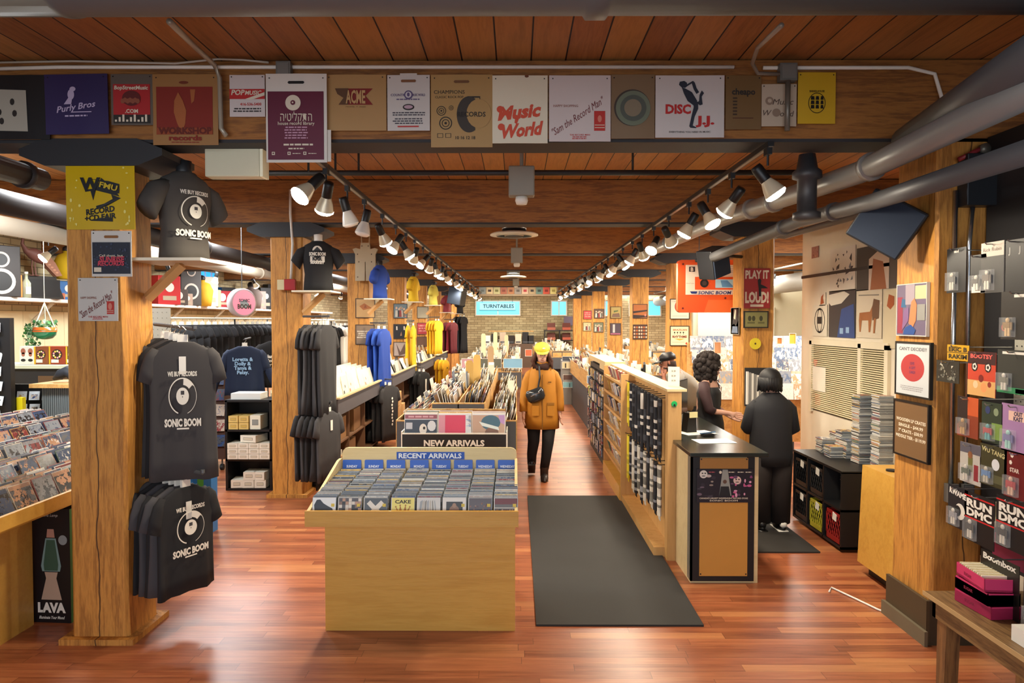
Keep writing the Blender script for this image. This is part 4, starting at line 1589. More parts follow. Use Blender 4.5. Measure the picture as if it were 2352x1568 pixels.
# the nearest right post: three signs on its aisle face
XF = 2.475
def onpost(px0, py0, px1, py1, X):
    a, b = atx(px0, py0, X), atx(px1, py1, X)
    c = atx(px0, py1, X)
    return a, b, c


framed(0, 0, 0, 0, 0, 'unframed collage poster with orange figure and blue shape, top of the near post', '#6a5f78',
       px_draw([('#8f2f44', [(.03, .05), (.22, .05), (.2, .75), (.03, .75)]), ('#2c5f86', [(.15, .55), (.32, .55), (.3, .7), (.18, .72)]), ('#9c8f9a', [(.3, .6), (.6, .6), (.6, .98), (.3, .98)]), ('#b9b28a', [(.62, .7), (.98, .7), (.98, .95), (.62, .95)]),
                ('#c97a4e', [(.42, .25), (.5, .65), (.6, .72), (.68, .6), (.66, .3), (.55, .15)]), ('#7a5a86', [(.2, .1), (.42, .3), (.42, .55), (.25, .5)]), ('#1f4a8f', [(.24, .03), (.6, .03), (.66, .12), (.5, .22), (.3, .16)]), ('#8a8a86', [(.7, .3), (.95, .3), (.95, .6), (.7, .6)])]),
       '#c9c6c0', 'poster', 'poster', -90, (XF, 4.52, 1.855), (.345, .33), .006)
framed(0, 0, 0, 0, 0, "framed CAN'T DECIDE sign with red disc on the near post", '#c9cfd2', p_decide, '#1c1712', 'framed_sign', 'sign', -90, (XF, 4.50, 1.475), (.40, .345))
framed(0, 0, 0, 0, 0, 'framed brown WOODEN LP CRATES sign, lowest on the near post', '#7d5f40', p_price, '#1c1410', 'framed_sign', 'sign', -90, (XF, 4.51, 1.085), (.40, .36))
# second right post
def p_loud(mb, w, h):
    c = M('#d9c8b0', .5)
    mb.text('PLAY IT', w * .5, h * .85, h * .2, -.002, c, .04, 0, w * .9)
    mb.text('LOUD!', w * .5, h * .28, h * .26, -.002, c, .05, 0, w * .9)
    mb.poly([(w * .52, h * .7), (w * .6, h * .75), (w * .66, h * .7), (w * .64, h * .6), (w * .82, h * .55), (w * .92, h * .5), (w * .82, h * .5), (w * .66, h * .5), (w * .66, h * .3), (w * .58, h * .3), (w * .56, h * .5)], -.004, m_black)
    mb.rect(w * .25, w * .75, h * .04, h * .1, -.002, c)


framed(1708, 616, 1769, 708, 8.0 - .12, 'red PLAY IT LOUD poster on the second right post', '#9c2a28', p_loud, '#8c2624', 'poster', 'poster', bw=.004, depth=.008)
framed(1707, 714, 1764, 753, 7.88, 'dark framed award with two small gold pictures under the red poster', '#7d7848',
       lambda mb, w, h: [mb.disc(w * a, h * .56, w * .07, h * .16, -.002, M('#3a3820', .5), 14) for a in (.24, .4, .7)] + [mb.rect(w * .15, w * .45, h * .26, h * .36, -.002, M('#5a5630', .5)), mb.rect(w * .58, w * .84, h * .26, h * .36, -.002, M('#5a5630', .5))], '#1a1613')
p = at(1735, 789, 7.86)
mb = MB()
mb.lathe([(.004, 0), (.062, .0), (.062, .004), (.004, .004)], (0, 0, 0), M('#d9c42a', .3), 32, 'y')
mb.disc(0, 0, .011, .011, -.001, M('#4a3a10', .5), 12)
tag(mb.build('yellow_record', None, p), 'small yellow record with black centre mounted on the second right post', 'record')
mb = MB()
for i in range(9):
    mb.box(-.0 + i * .028, .024 + i * .028, -.03, 0, 0, .36 - i * .01, m_white if i % 2 == 0 else M('#8c8a86', .5))
mb.box(-.01, .26, -.008, .01, -.02, .40, m_dark)
tag(mb.build('paper_rack', None, at(1712, 928, 7.86)), 'rack of white paper sheets hanging on the second right post', 'paper rack')
# long photo strip on the side of the second post
framed(0, 0, 0, 0, 0, 'tall black and white figure poster on the side of the second right post', '#c7bfae', px_draw([('#1c1c20', [(.15, .35), (.3, .95), (.8, .95), (.85, .5), (.6, .3), (.4, .4)]), ('#6a7a92', [(.1, .05), (.85, .05), (.8, .3), (.2, .3)]), ('#d8c9b0', [(.35, .6), (.5, .95), (.62, .9), (.55, .55)])]), '#b8ad98', 'poster', 'poster', -90, (2.455, 8.08, 1.80), (.3, .3), .004, .006)

# ================================================================ orange cassette sign
t = thing('cassette_sign', 'big orange cassette-shaped SONIC BOOM RECORDS sign behind the second right post', 'sign', (2.47, 8.5, 2.05))
om = M('#e0521a', .35)
mb = MB()
W_, H_ = .56, .62
cr = .04
pts = []
for (cx, cz, a0) in ((W_ - cr, cr, -90), (W_ - cr, H_ - cr, 0), (-W_ + cr, H_ - cr, 90), (-W_ + cr, cr, 180)):
    for a in (0, 30, 60, 90):
        pts.append((cx + cr * math.cos(R(a0 + a)), cz + cr * math.sin(R(a0 + a))))
mb.poly(pts, 0, om, .09)
mb.build('cassette_body', t)
mb = MB()
mb.rect(-.47, .47, .21, .56, -.003, M('#e2cbb8', .4))
mb.rect(-.36, .4, .27, .42, -.005, om)
mb.rect(-.12, .12, .29, .39, -.006, M('#a9cfe0', .3))
mb.poly([(-.04, .3), (.1, .3), (.02, .38), (-.06, .38)], -.007, M('#5c8cb4', .3))
mb.rect(-.43, -.36, .48, .54, -.005, M('#2a1a20', .4))
mb.text('B', -.395, .51, .045, -.006, M('#e2cbb8', .4), .03)
for i in range(4):
    mb.rect(-.32, .42, .475 + i * .022, .479 + i * .022, -.005, M('#8d93a0', .5))
mb.text('Normal Position', -.415, .345, .01, -.005, INK, 0)
mb.text('SONIC BOOM RECORDS', .02, .235, .038, -.006, M('#1c2c6a', .4), .03, .2, .68)
mb.poly([(-.42, .25), (-.33, .25), (-.34, .222), (-.4, .222)], -.006, M('#1c2c6a', .4))
mb.build('cassette_label', t)
for x in (-.25, .25):
    mb = MB()
    mb.disc(x, .345, .05, .05, -.008, M('#17110f', .4), 24)
    mb.disc(x, .345, .03, .03, -.010, M('#43302a', .4), 6)
    mb.build('reel', t)
for x, z in ((-.5, .05), (-.5, .57), (.5, .05), (.5, .57), (0, .17)):
    mb = MB()
    mb.disc(x, z, .013, .013, -.002, M('#6a1408', .4), 12)
    mb.build('screw', t)
mb = MB()
mb.poly([(-.25, 0), (-.2, .15), (.2, .15), (.25, 0)], -.0015, M('#ea6a30', .35))
mb.build('head_cover', t)
mb = MB()
mb.tube([(-.3, .05, H_), (-.3, .05, 1.45)], .005, m_steel, 6)
mb.tube([(.3, .05, H_), (.3, .05, 1.45)], .005, m_steel, 6)
mb.build('hanger_wire', t)

# ================================================================ loudspeakers
def speaker(loc, rot, w, d, h, label, arm_to=None):
    t = thing('loudspeaker', label, 'loudspeaker', loc, rot)
    B('cabinet', -w / 2, w / 2, -d / 2, d / 2, -h / 2, h / 2, M('#15171c', .5), t, .012)
    mb = MB()
    mb.box(-w / 2 + .012, w / 2 - .012, -d / 2 - .014, -d / 2 - .001, -h / 2 + .012, h / 2 - .012, M('#101f33', .8))
    mb.build('grille', t)
    mb = MB()
    mb.tube([(0, d / 2 - .02, 0), (0, d / 2 + .12, .02)], .02, m_black, 8)
    mb.box(-.05, .05, d / 2, d / 2 + .03, -.06, .06, m_black)
    mb.build('mount', t)
    return t


p = at(2038, 515, 4.5)
speaker(p, (R(8), R(33), R(-28)), .34, .2, .32, 'big tilted dark blue-black loudspeaker fixed high on the nearest right post')
pipe('speaker_bracket', [(p.x + .12, 4.45, p.z + .02), (2.55, 4.42, p.z + .03)], .022, m_black, 'black bracket arm between the near post and the tilted loudspeaker', 'bracket')
p = at(1638, 603, 7.5)
speaker(p, (R(5), R(-17), R(35)), .27, .2, .30, 'dark grey tilted loudspeaker by the second right post beside the cassette sign')
pipe('speaker_bracket', [(p.x + .1, 7.55, p.z + .08), (2.5, 7.95, p.z + .1)], .018, m_black, 'short black bracket of the loudspeaker by the cassette sign', 'bracket')
speaker(at(1050, 680, 17), (0, R(10), R(-20)), .35, .3, .4, 'small black loudspeaker hanging by the far left posts')

# ================================================================ electrical gear on the nearest right post
pipe('conduit', [(2.60, 4.285, .98), (2.60, 4.285, 2.72)], .014, m_chrome, 'straight steel conduit on the near post, the one nearer the framed signs', 'conduit')
pipe('conduit', [(2.685, 4.285, .98), (2.685, 4.285, 2.4), (2.70, 4.283, 2.62)], .013, m_chrome, 'steel conduit bowed at its top on the near post beside the straight one', 'conduit')
for x, l in ((2.60, 'beneath the straight conduit'), (2.69, 'beneath the bowed conduit')):
    mb = MB()
    mb.box(-.033, .033, -.045, 0, -.06, .05, M('#8d918f', .35, .5))
    mb.box(-.025, .025, -.048, -.045, -.05, .04, M('#9da19f', .35, .5))
    tag(mb.build('outlet_box', None, (x, 4.298, .93), bevel=.004), 'small grey steel outlet box ' + l, 'electrical box')
t = thing('switch_box', 'dark steel safety switch with red label high on the near post', 'electrical box', (2.68, 4.29, 2.62))
mb = MB()
mb.box(-.07, .12, -.1, 0, 0, .3, M('#2a2e33', .4, .3))
mb.build('box', t, bevel=.006)
mb = MB()
mb.box(-.08, .06, -.112, -.101, .17, .25, M('#b81c22', .4))
mb.text('EMERGENCY', -.01, .225, .018, -.1135, CRM, .02, 0, .1)
mb.text('STOP', -.01, .2, .015, -.1135, CRM, .02)
mb.build('warning_label', t)
mb = MB()
mb.tube([(-.1, -.06, .27), (-.02, -.07, .31), (.02, -.07, .33)], .014, M('#8c2a30', .4), 10)
mb.lathe([(.03, -.02), (.03, .02)], (.04, -.07, .33), M('#6c6a60', .4, .5), 14, 'y')
mb.build('switch_lever', t, smooth=True)

# ================================================================ posters on the white service wall (face -X at x=3.2)
def wallart(px0, py0, px1, py1, name, label, col, draw=None, cat='poster', X=3.19, th=.003):
    a, b = atx(px0, py1, X), atx(px1, py0, X)
    z0 = atx((px0 + px1) / 2, py1, X).z
    z1 = atx((px0 + px1) / 2, py0, X).z
    w_, h_ = abs(a.y - b.y), z1 - z0
    mb = MB()
    mb.box(-w_ / 2, w_ / 2, 0, th, 0, h_, M(col, .5))
    if draw:
        mb.T = Matrix.Translation((-w_ / 2, 0, 0))
        draw(mb, w_, h_)
    return tag(mb.build(name, None, (X, (a.y + b.y) / 2, z0), R(-90)), label, cat)


def sw_scatter(cols, n, seed, sz=.03):
    def g(mb, w, h):
        rr = random.Random(seed)
        for i in range(n):
            x, z, r = rr.uniform(.12, .88) * w, rr.uniform(.1, .9) * h, rr.uniform(.4, 1) * sz
            a = rr.uniform(0, 6)
            mb.poly([(x + r * k * math.cos(a + q), z + r * k * math.sin(a + q)) for q, k in ((0, 1), (1.2, .35), (2.4, .8), (3.6, .3), (4.8, .7))], -.001 - i * .00003, M(rr.choice(cols), .5))
    return g


wallart(1906, 568, 1965, 668, 'poster', 'white poster of black birds and branches on the service wall', '#d9cfc0', sw_scatter(['#2c2c30', '#5a4a40', '#6a7078'], 22, 4, .05))
wallart(1967, 560, 2072, 664, 'poster', 'large charcoal poster half hidden by the big loudspeaker', '#3b3834', px_draw([('#d6c4b4', [(.3, .0), (.75, .0), (.75, .75), (.5, .85), (.3, .7)]), ('#a0623e', [(.34, .0), (.7, .0), (.62, .6), (.4, .7)]), ('#56524c', [(.76, .0), (1, 0), (1, 1), (.76, 1)])]))
wallart(1903, 666, 1965, 775, 'poster', 'dark blue poster with a white wing on the service wall', '#3b383a', px_draw([('#2c4a86', [(.35, 0), (1, 0), (.95, .7), (.5, .6)]), ('#d6cfc0', [(0, .75), (.1, .68), (.5, .72), (.8, .9), (.6, .97), (.0, .92)]), ('#8fb4d8', [(.45, .08), (.58, .08), (.58, .2), (.45, .2)]), ('#8fb4d8', [(.68, .1), (.8, .1), (.8, .22), (.68, .22)])]))
wallart(1966, 664, 2026, 776, 'poster', 'cream poster of a brown deer on the service wall', '#d8ccb4', px_draw([('#a5683a', [(.15, .12), (.2, .12), (.24, .36), (.5, .36), (.52, .12), (.58, .12), (.66, .5), (.74, .62), (.7, .72), (.56, .54), (.14, .52), (.12, .36)]), ('#6b4a34', [(.66, .36), (.9, .4), (.92, .76), (.7, .8), (.64, .6)]), ('#7a766c', [(.1, .88), (.9, .86), (.9, .88), (.1, .9)]), ('#a5683a', [(.7, .1), (.76, .1), (.8, .4), (.72, .4)])]))
wallart(2028, 664, 2072, 800, 'poster', 'plain cream poster with an orange face on the service wall', '#dccfae', px_draw([('#b0582a', [(.2, .72), (.4, .66), (.6, .74), (.6, .88), (.3, .92)])]))
wallart(1866, 700, 1900, 772, 'sticker', 'white sheet with a round black emblem low on the service wall', '#d6cfbc', lambda mb, w, h: [mb.disc(w * .5, h * .5, w * .36, h * .4, -.001, INK, 24, inner=.9), mb.disc(w * .5, h * .5, w * .18, h * .4, -.001, INK, 24, inner=.86), mb.rect(w * .36, w * .64, h * .4, h * .62, -.002, INK)], 'sticker')
wallart(1864, 566, 1880, 592, 'sticker', 'small red and tan sticker high on the service wall', '#a06a5c', sw_scatter(['#7a2a24', '#c9a07a'], 6, 3, .02), 'sticker')
wallart(1882, 672, 1896, 702, 'sticker', 'tiny orange figure sticker above the round emblem', '#d8ccb8', px_draw([('#a5502a', [(.2, .1), (.8, .2), (.6, .6), (.7, .9), (.3, .7)])]), 'sticker')
wallart(1866, 842, 1896, 898, 'paper_note', 'white paper note hanging below the red heart', '#e3dccb', None, 'paper', 3.17, .004)
wallart(1872, 905, 1884, 930, 'sticker', 'tiny orange sticker low beside the counter opening', '#c2582a', None, 'sticker')
mb = MB()
mb.poly([(0, -.05), (.045, 0), (.04, .035), (.02, .04), (0, .02), (-.02, .04), (-.04, .035), (-.045, 0)], 0, M('#c81f1c', .5), .01)
tag(mb.build('heart_decoration', None, atx(1872, 832, 3.185), R(-90)), 'red paper heart on the service wall', 'decoration')

# ================================================================ black pigeonhole shelf with crates and stacked discs
t = thing('cube_shelf', 'black cube shelf holding milk crates along the service wall', 'shelf', (2.93, 6.55, 0))
mb = MB()
x0, x1, y0, y1 = -.2, .22, -.55, .5
for y in (y0, -.2, .15, y1 - .02):
    mb.box(x0, x1, y, y + .02, .03, .68, m_black)
for z in (.03, .345, .67):
    mb.box(x0, x1, y0, y1, z, z + .02, m_black)
mb.box(x1 - .01, x1, y0, y1, .03, .68, m_black)
mb.build('cabinet', t)


def crate(loc, m, label, rz=-90, s=.28, name='milk_crate'):
    t = thing(name, label, 'crate', loc, R(rz))
    mb = MB()
    h = s / 2
    for (a, b, c, d) in ((-h, h, -h, -h + .008), (-h, h, h - .008, h), (-h, -h + .008, -h, h), (h - .008, h, -h, h)):
        for z0_, z1_ in ((0, .05), (s * .82, s * .92)):
            mb.box(a, b, c, d, z0_, z1_, m)
    for sx in (-h, h - .012):
        for sy in (-h, h - .012):
            mb.box(sx, sx + .012, sy, sy + .012, 0, s * .92, m)
    n = 6
    for i in range(-2, n):
        for q in (1, -1):
            a0, b0 = i / n, (i + 2) / n
            za, zb = (.05, s * .82) if q > 0 else (s * .82, .05)
            ca, cb = max(0, a0), min(1, b0)
            if cb <= ca:
                continue
            f = lambda u: za + (zb - za) * (u - a0) / (b0 - a0)
            for yy in (-h + .004, h - .004):
                mb.tube([(-h + ca * s, yy, f(ca)), (-h + cb * s, yy, f(cb))], .004, m, 4, False)
    mb.box(-h, h, -h, h, 0, .006, m)
    mb.build('crate_body', t)
    mb = MB()
    mb.box(-.035, .035, -h - .004, -h, s * .68, s * .9, m_white)
    o = mb.build('price_tag', t)
    o.rotation_euler = (0, R(8), 0)
    return t


for (y, z, c, l) in ((6.88, .365, '#17171a', 'black milk crate in the upper cubby farthest along the shelf'), (6.53, .365, '#17171a', 'black milk crate in the upper middle cubby'),
                     (6.88, .05, '#17171a', 'black milk crate in the lower cubby farthest along the shelf'), (6.53, .05, '#a8a02c', 'yellow-green milk crate in the lower middle cubby'), (6.175, .05, '#8c1a18', 'dark red milk crate in the lower near cubby')):
    crate((2.88, y, z), M(c, .4), l)
cdn = [0]


def cd_tower(x, y, z, n, label, group, th=.0105, jit=.006, first=[None], rz=-90):
    for i in range(n):
        p_ = (x + random.uniform(-jit, jit), y + random.uniform(-jit, jit), z + i * th)
        rot = (R(-90), 0, 0)
        e = (Matrix.Rotation(R(rz + random.uniform(-4, 4)), 3, 'Z') @ Euler((R(-90), 0, 0)).to_matrix()).to_euler()
        if first[0] is None:
            mb = MB()
            mb.box(-.071, .071, 0, .0095, 0, .125, m_case)
            mb.rect(-.068, .068, .002, .123, -.0004, m_cover)
            mb.box(-.069, .069, .002, .0075, -.0008, 0, m_edge)
            mb.T = None
            first[0] = mb.build('stacked_disc_case', None, p_, tuple(e))
            tag(first[0], label, 'disc case', group)
        else:
            dup(first[0], p_, tuple(e), label, group)


cd_tower(3.02, 6.38, .695, 58, 'disc case in the tall leaning tower nearer the tan cabinet opening', 'tall disc tower between the louvre and shelf')
cd_tower(3.08, 6.15, .695, 60, 'disc case in the tallest tower beside the framed signs', 'tallest disc tower')
cd_tower(3.02, 6.62, .695, 16, 'disc case in the low pile beside the tall tower', 'low disc pile beside the towers')
cd_tower(3.05, 6.78, .695, 22, 'disc case in the middle pile on the black shelf', 'middle disc pile')
cd_tower(2.9, 6.68, .695, 10, 'disc case in the lowest front pile on the black shelf', 'lowest front disc pile')
cd_tower(2.93, 6.93, .695, 13, 'disc case in the far pile on the black shelf', 'far disc pile')
cd_tower(3.08, 6.97, .695, 18, 'disc case in the far rear pile by the louvre', 'far rear disc pile')
cd_tower(2.87, 6.25, .37, 22, 'disc case piled inside the upper near cubby', 'discs in the upper cubby', rz=-90)
cd_tower(2.87, 6.10, .37, 17, 'disc case leaning inside the upper near cubby beside another pile', 'second pile in the upper cubby')
# tan cabinet against the near post
t = thing('tan_cabinet', 'tall tan wooden cabinet between the crates and the near post', 'cabinet', (2.9, 5.2, 0))
mb = MB()
vs = []
for z, dx in ((.09, -.25), (.84, -.22)):
    vs += [(dx, .34, z), (dx, -.38, z), (.28, -.38, z), (.28, .34, z)]
mb.add(vs, [(0, 1, 2, 3), (7, 6, 5, 4), (0, 4, 5, 1), (1, 5, 6, 2), (2, 6, 7, 3), (3, 7, 4, 0)], m_ply)
mb.build('cabinet_body', t)
B('plinth', -.18, .26, -.36, .3, 0, .09, m_black, t)
mb = MB()
mb.lathe([(.04, 0), (.04, .012), (.03, .014)], (-.12, .1, .84), m_black, 18)
mb.build('cable_grommet', t)
pipe('cable', [atx(1905, 1320, 2.25) + Vector((0, 0, .008 - atx(1905, 1320, 2.25).z))] + [Vector((x, y, .008)) for x, y in ((2.3, 5.2), (2.38, 4.98), (2.44, 4.8), (2.49, 4.72))], .007, m_white, 'white cable lying across the floor by the tan cabinet', 'cable', n=6)

# ================================================================ service counter and display unit
t = thing('service_counter', 'black-topped plywood service counter with a band poster on its end', 'counter', (1.55, 5.29, 0))
mb = MB()
mb.box(-.25, .25, .02, .5, .0, .96, m_plyw)
mb.box(-.2, .25, .5, 3.6, .0, .959, m_plyw)
mb.build('counter_body', t)
mb = MB()
mb.box(-.28, .29, -.08, .5, .96, .99, M('#20241f', .25))
mb.box(-.2, .29, .5, 3.7, .96, .989, M('#20241f', .25))
mb.build('counter_top', t, bevel=.004)
mb = MB()
mb.box(-.255, -.19, 0, .02, .02, .96, m_black)
mb.box(.165, .215, 0, .02, .02, .96, m_black)
mb.box(-.19, .165, 0, .02, 0.02, .06, m_black)
mb.box(-.255, -.24, .0, .1, .02, .96, M('#8a8578', .4, .4))
mb.build('end_frame', t)
mb = MB()
mb.box(-.19, .165, -.005, .0, .06, .62, M('#c08a3c', .5))
mb.build('end_panel', t)
mb = MB()
mb.box(-.19, .165, -.005, .0, .86, .94, M('#b5813c', .5))
for x, z in ((-.18, .075), (.155, .075), (-.18, .93), (.155, .93)):
    mb.disc(x, z, .006, .006, -.006, m_black, 8)
mb.build('end_panel', t)


def p_band(mb, w, h):
    mb.poly([(w * .4, h * .2), (w * .62, h * .2), (w * .55, h * .98), (w * .46, h * .98)], -.001, M('#8d8f8a', .5))
    mb.disc(w * .5, h * .62, w * .035, h * .06, -.002, M('#5a4034', .5), 12)
    mb.poly([(w * .4, h * .2), (w * .6, h * .2), (w * .57, h * .48), (w * .43, h * .48)], -.002, M('#14161c', .5))
    for x, z, c in ((.12, .84, '#cfcac4'), (.72, .66, '#d6b9b2')):
        mb.disc(w * x, h * z, w * .07, h * .12, -.002, M(c, .5), 16)
        mb.disc(w * (x - .02), h * (z + .03), w * .015, h * .02, -.003, m_black, 8)
        mb.disc(w * (x + .03), h * (z + .03), w * .015, h * .02, -.003, m_black, 8)
        mb.disc(w * x, h * (z - .05), w * .035, h * .012, -.003, m_black, 8)
    rr = random.Random(12)
    for i in range(34):
        x = rr.choice((rr.uniform(.04, .38), rr.uniform(.62, .97)))
        mb.disc(w * x, h * rr.uniform(.16, .8), w * rr.uniform(.015, .05), h * rr.uniform(.02, .07), -.0012 - i * .00004, M(rr.choice(['#b8a8a4', '#6a5a6a', '#2c2430', '#8c8078', '#3a3440'] if x < .6 else ['#c05a8a', '#7a3a6a', '#d69ab8', '#2c1c2c', '#5a3a5a']), .5), 8)
    mb.text("CANADA'S LARGEST INDEPENDENT RECORD STORE", w * .48, h * .13, h * .045, -.004, CRM, .02, 0, w * .86)
    mb.text('SONIC BOOM', w * .48, h * .06, h * .045, -.004, CRM, .02, 0, w * .5)
    for x in (.27, .62, .78, .92):
        lines(mb, w * (x - .06), w * (x + .06), h * .88, h * .93, 1, M('#b0505c', .5) if x < .5 else CRM, 3, -.004)
    mb.disc(w * .42, h * .9, w * .025, h * .045, -.003, CRM, 14)


mb = MB()
mb.box(-.215, .2, -.009, -.006, 0, .25, M('#1a1520', .4))
mb.T = Matrix.Translation((-.215, -.009, 0))
p_band(mb, .415, .25)
mb.T = None
tag(mb.build('band_poster', None, (1.55, 5.29, .61)), 'dark wide poster of costumed bands pasted on the counter end', 'poster')
for (x, y, rz, l) in ((1.58, 5.72, 6, 'nearest white paper sheet on the black counter'), (1.55, 6.15, 20, 'farther white paper sheet on the black counter')):
    mb = MB()
    mb.box(-.15, .15, -.1, .1, 0, .002, m_white)
    lines_ = M('#a9a79e', .6)
    for i in range(7):
        mb.box(-.12, .1 - .02 * (i % 3), -.08 + i * .024, -.074 + i * .024, .002, .0024, lines_)
    tag(mb.build('paper_sheet', None, (x, y, .991), R(rz)), l, 'paper')
mb = MB()
mb.poly([(-.05, 0), (.05, 0), (.04, .02), (-.04, .02)], -.03, m_black, .06)
mb.tube([(-.07, 0, .02), (.07, 0, .03)], .006, M('#3a5a7a', .4), 6)
tag(mb.build('stapler', None, (1.6, 5.98, .993), R(15)), 'small black stapler lying on the papers', 'stapler')

t = thing('display_unit', 'birch display wall with shelves and hooks of scarves along the counter', 'display stand', (1.28, 5.8, 0))
mb = MB()
mb.box(-.05, .06, 0, .1, 0, 1.38, m_plyv)
mb.box(0, .06, .1, 1.9, .08, 1.38, m_plyv)
mb.box(-.14, .0, .1, 1.9, 0, .08, m_plyv)
mb.build('back_panel', t)
mb = MB()
mb.box(-.06, .10, -.01, 3.45, 1.38, 1.40, m_plyw)
mb.build('top_board', t)
mb = MB()
for y in (1.9, 3.4):
    mb.box(-.15, .06, y, y + .03, 0, 1.38, m_plyv)
mb.box(-.16, .06, 1.93, 3.4, 0, .16, m_ply)
mb.box(.04, .06, 1.93, 3.4, 0, 1.38, m_plyv)
mb.build('shelf_case', t)
for i in range(6):
    z = .3 + i * .19
    mb = MB()
    mb.box(-.14, .06, 1.93, 3.4, z, z + .015, m_plyv)
    mb.box(-.15, -.14, 1.93, 3.4, z, z + .03, m_plyv)
    mb.build('shelf_board', t)
p = atx(1552, 928, 1.25)
mb = MB()
mb.lathe([(.004, 0), (.022, 0), (.024, .004), (.024, .008)], (0, -.008, 0), M('#18b05a', .4), 20, 'y')
mb.poly([(-.01, -.018), (.01, -.018), (.006, 0), (-.006, 0)], -.01, m_black)
tag(mb.build('round_sticker', None, (1.28, 5.798, 1.28)), 'round green sticker on the end of the display unit', 'sticker')
# small books on the display shelves
mbk = MB()
mbk.box(-.012, .012, -.045, .045, 0, .13, m_edge)
mbk.add([(-.0125, -.042, .004), (-.0125, .042, .004), (-.0125, .042, .126), (-.0125, -.042, .126)], [(0, 1, 2, 3)], m_cover)
bk = None
for i in range(6):
    z = .315 + i * .19
    row = ['lowest', 'second lowest', 'third', 'fourth', 'fifth', 'topmost'][i]
    y = 7.82
    while y < 9.1:
        if random.random() < .85:
            lab, g = 'small face-out booklet on the %s shelf of the display unit' % row, 'booklets on the %s display shelf' % row
            if bk is None:
                bk = mbk.build('booklet', None, (1.19, y, z), (0, R(-14), 0))
                tag(bk, lab, 'booklet', g)
            else:
                dup(bk, (1.2 + random.uniform(-.01, .01), y, z), (0, R(-14 + random.uniform(-4, 4)), 0), lab, g)
        y += .1 + random.uniform(0, .03)
# scarves and lanyards on hooks
SC = ['#15161a', '#202024', '#cfcabb', '#1a2030', '#8f9a94', '#1b1b1d', '#bdb6a2', '#2c3038', '#10151c', '#d9d4c8']


def scarf(x, y, z, l, c1, c2, label, group=None, seed=0, fringe=True):
    t = thing('hanging_scarf', label, 'scarf', (x, y, z), R(-90), group)
    rr = random.Random(seed)
    mb = MB()
    a, b = M(c1, .9), M(c2, .9)
    k = 18
    for j in range(k):
        zz, z2 = -l * j / k, -l * (j + 1) / k
        m_ = a if rr.random() < .68 or j in (0, 17) else b
        ww = .045 + .008 * math.sin(j + seed)
        w2 = .045 + .008 * math.sin(j + 1 + seed)
        mb.loft([[(ww * math.cos(q * pi / 4), .018 * math.sin(q * pi / 4), zz) for q in range(8)], [(w2 * math.cos(q * pi / 4), .018 * math.sin(q * pi / 4), z2) for q in range(8)]], m_)
    mb.build('scarf_cloth', t, smooth=False)
    mb = MB()
    mb.tube([(0, .09, .012), (0, 0, .008), (0, -.035, .02)], .004, m_black, 5)
    mb.build('hook', t)
    if fringe:
        mb = MB()
        for q in range(7):
            mb.tube([(-.036 + q * .012, 0, -l), (-.036 + q * .012, .003, -l - .04)], .003, a, 4, False)
        mb.build('fringe', t)
    return t


pats = [('#1a1b20', '#3a3d44'), ('#15161a', '#c9c4b4'), ('#d2ccbc', '#77756c'), ('#181a22', '#d9d5ca'), ('#14151a', '#23283a'), ('#1c1c20', '#8a8c90'), ('#d9c22c', '#b8a42a'), ('#101216', '#a8302c')]
for r_, z, ln in ((0, 1.3, .5), (1, .74, .46)):
    for i in range(11):
        y = 5.98 + i * .165
        k = (i * 3 + r_ * 2) % 6 if not (r_ == 1 and i == 10) else 6
        if r_ == 0 and i == 10:
            k = 6
        scarf(1.2, y, z, ln * random.uniform(.85, 1.1), *pats[k], 'patterned scarf hanging on the %s hook row of the display unit' % ('upper' if not r_ else 'lower') if k != 6 else 'yellow scarf at the far end of the %s hook row' % ('upper' if not r_ else 'lower'), 'scarves on the %s hook row' % ('upper' if not r_ else 'lower') if k != 6 else None, i + r_ * 20)
# dark rack of keychains beyond the display unit
t = thing('accessory_rack', 'dark rack beyond the display unit carrying keychains and patches', 'rack', (1.28, 9.35, 0))
mb = MB()
mb.box(-.1, .1, 0, 2.0, 0, 1.32, M('#2a2420', .6))
mb.box(-.12, .14, -.02, 2.02, 1.36, 1.42, m_plyw)
mb.box(-.12, .14, -.02, .6, 1.30, 1.36, m_plyw)
mb.build('rack_body', t)
kc = None
mbk = MB()
mbk.box(-.008, .008, -.03, .03, -.12, 0, m_cover)
mbk.tube([(0, 0, 0), (.03, 0, .012), (.06, 0, .01)], .003, m_black, 5)
for r_ in range(7):
    for i in range(16):
        p_ = (1.14 + random.uniform(-.02, .01), 9.42 + i * .118, 1.24 - r_ * .16)
        row = ['top', 'second', 'third', 'fourth', 'fifth', 'sixth', 'bottom'][r_]
        lab, g = 'small dark packet hanging in the %s row of the accessory rack' % row, 'packets in the %s accessory row' % row
        if kc is None:
            kc = mbk.build('hanging_packet', None, p_)
            tag(kc, lab, 'packet', g)
        else:
            dup(kc, p_, R(random.uniform(-8, 8)), lab, g)
# monitors and desk things behind the display unit
def monitor(loc, rz, label):
    t = thing('computer_monitor', label, 'monitor', loc, R(rz))
    mb = MB()
    mb.box(-.26, .26, 0, .03, .1, .42, m_black)
    mb.box(-.12, .12, .03, .06, .16, .36, m_black)
    mb.build('screen_housing', t, bevel=.006)
    mb = MB()
    mb.box(-.25, .25, -.002, 0, .11, .41, M('#2a3036', .15))
    mb.build('screen', t)
    mb = MB()
    mb.box(-.03, .03, .03, .05, 0, .2, m_dark)
    mb.box(-.11, .11, -.06, .12, 0, .012, m_dark)
    mb.build('stand', t)
    return t


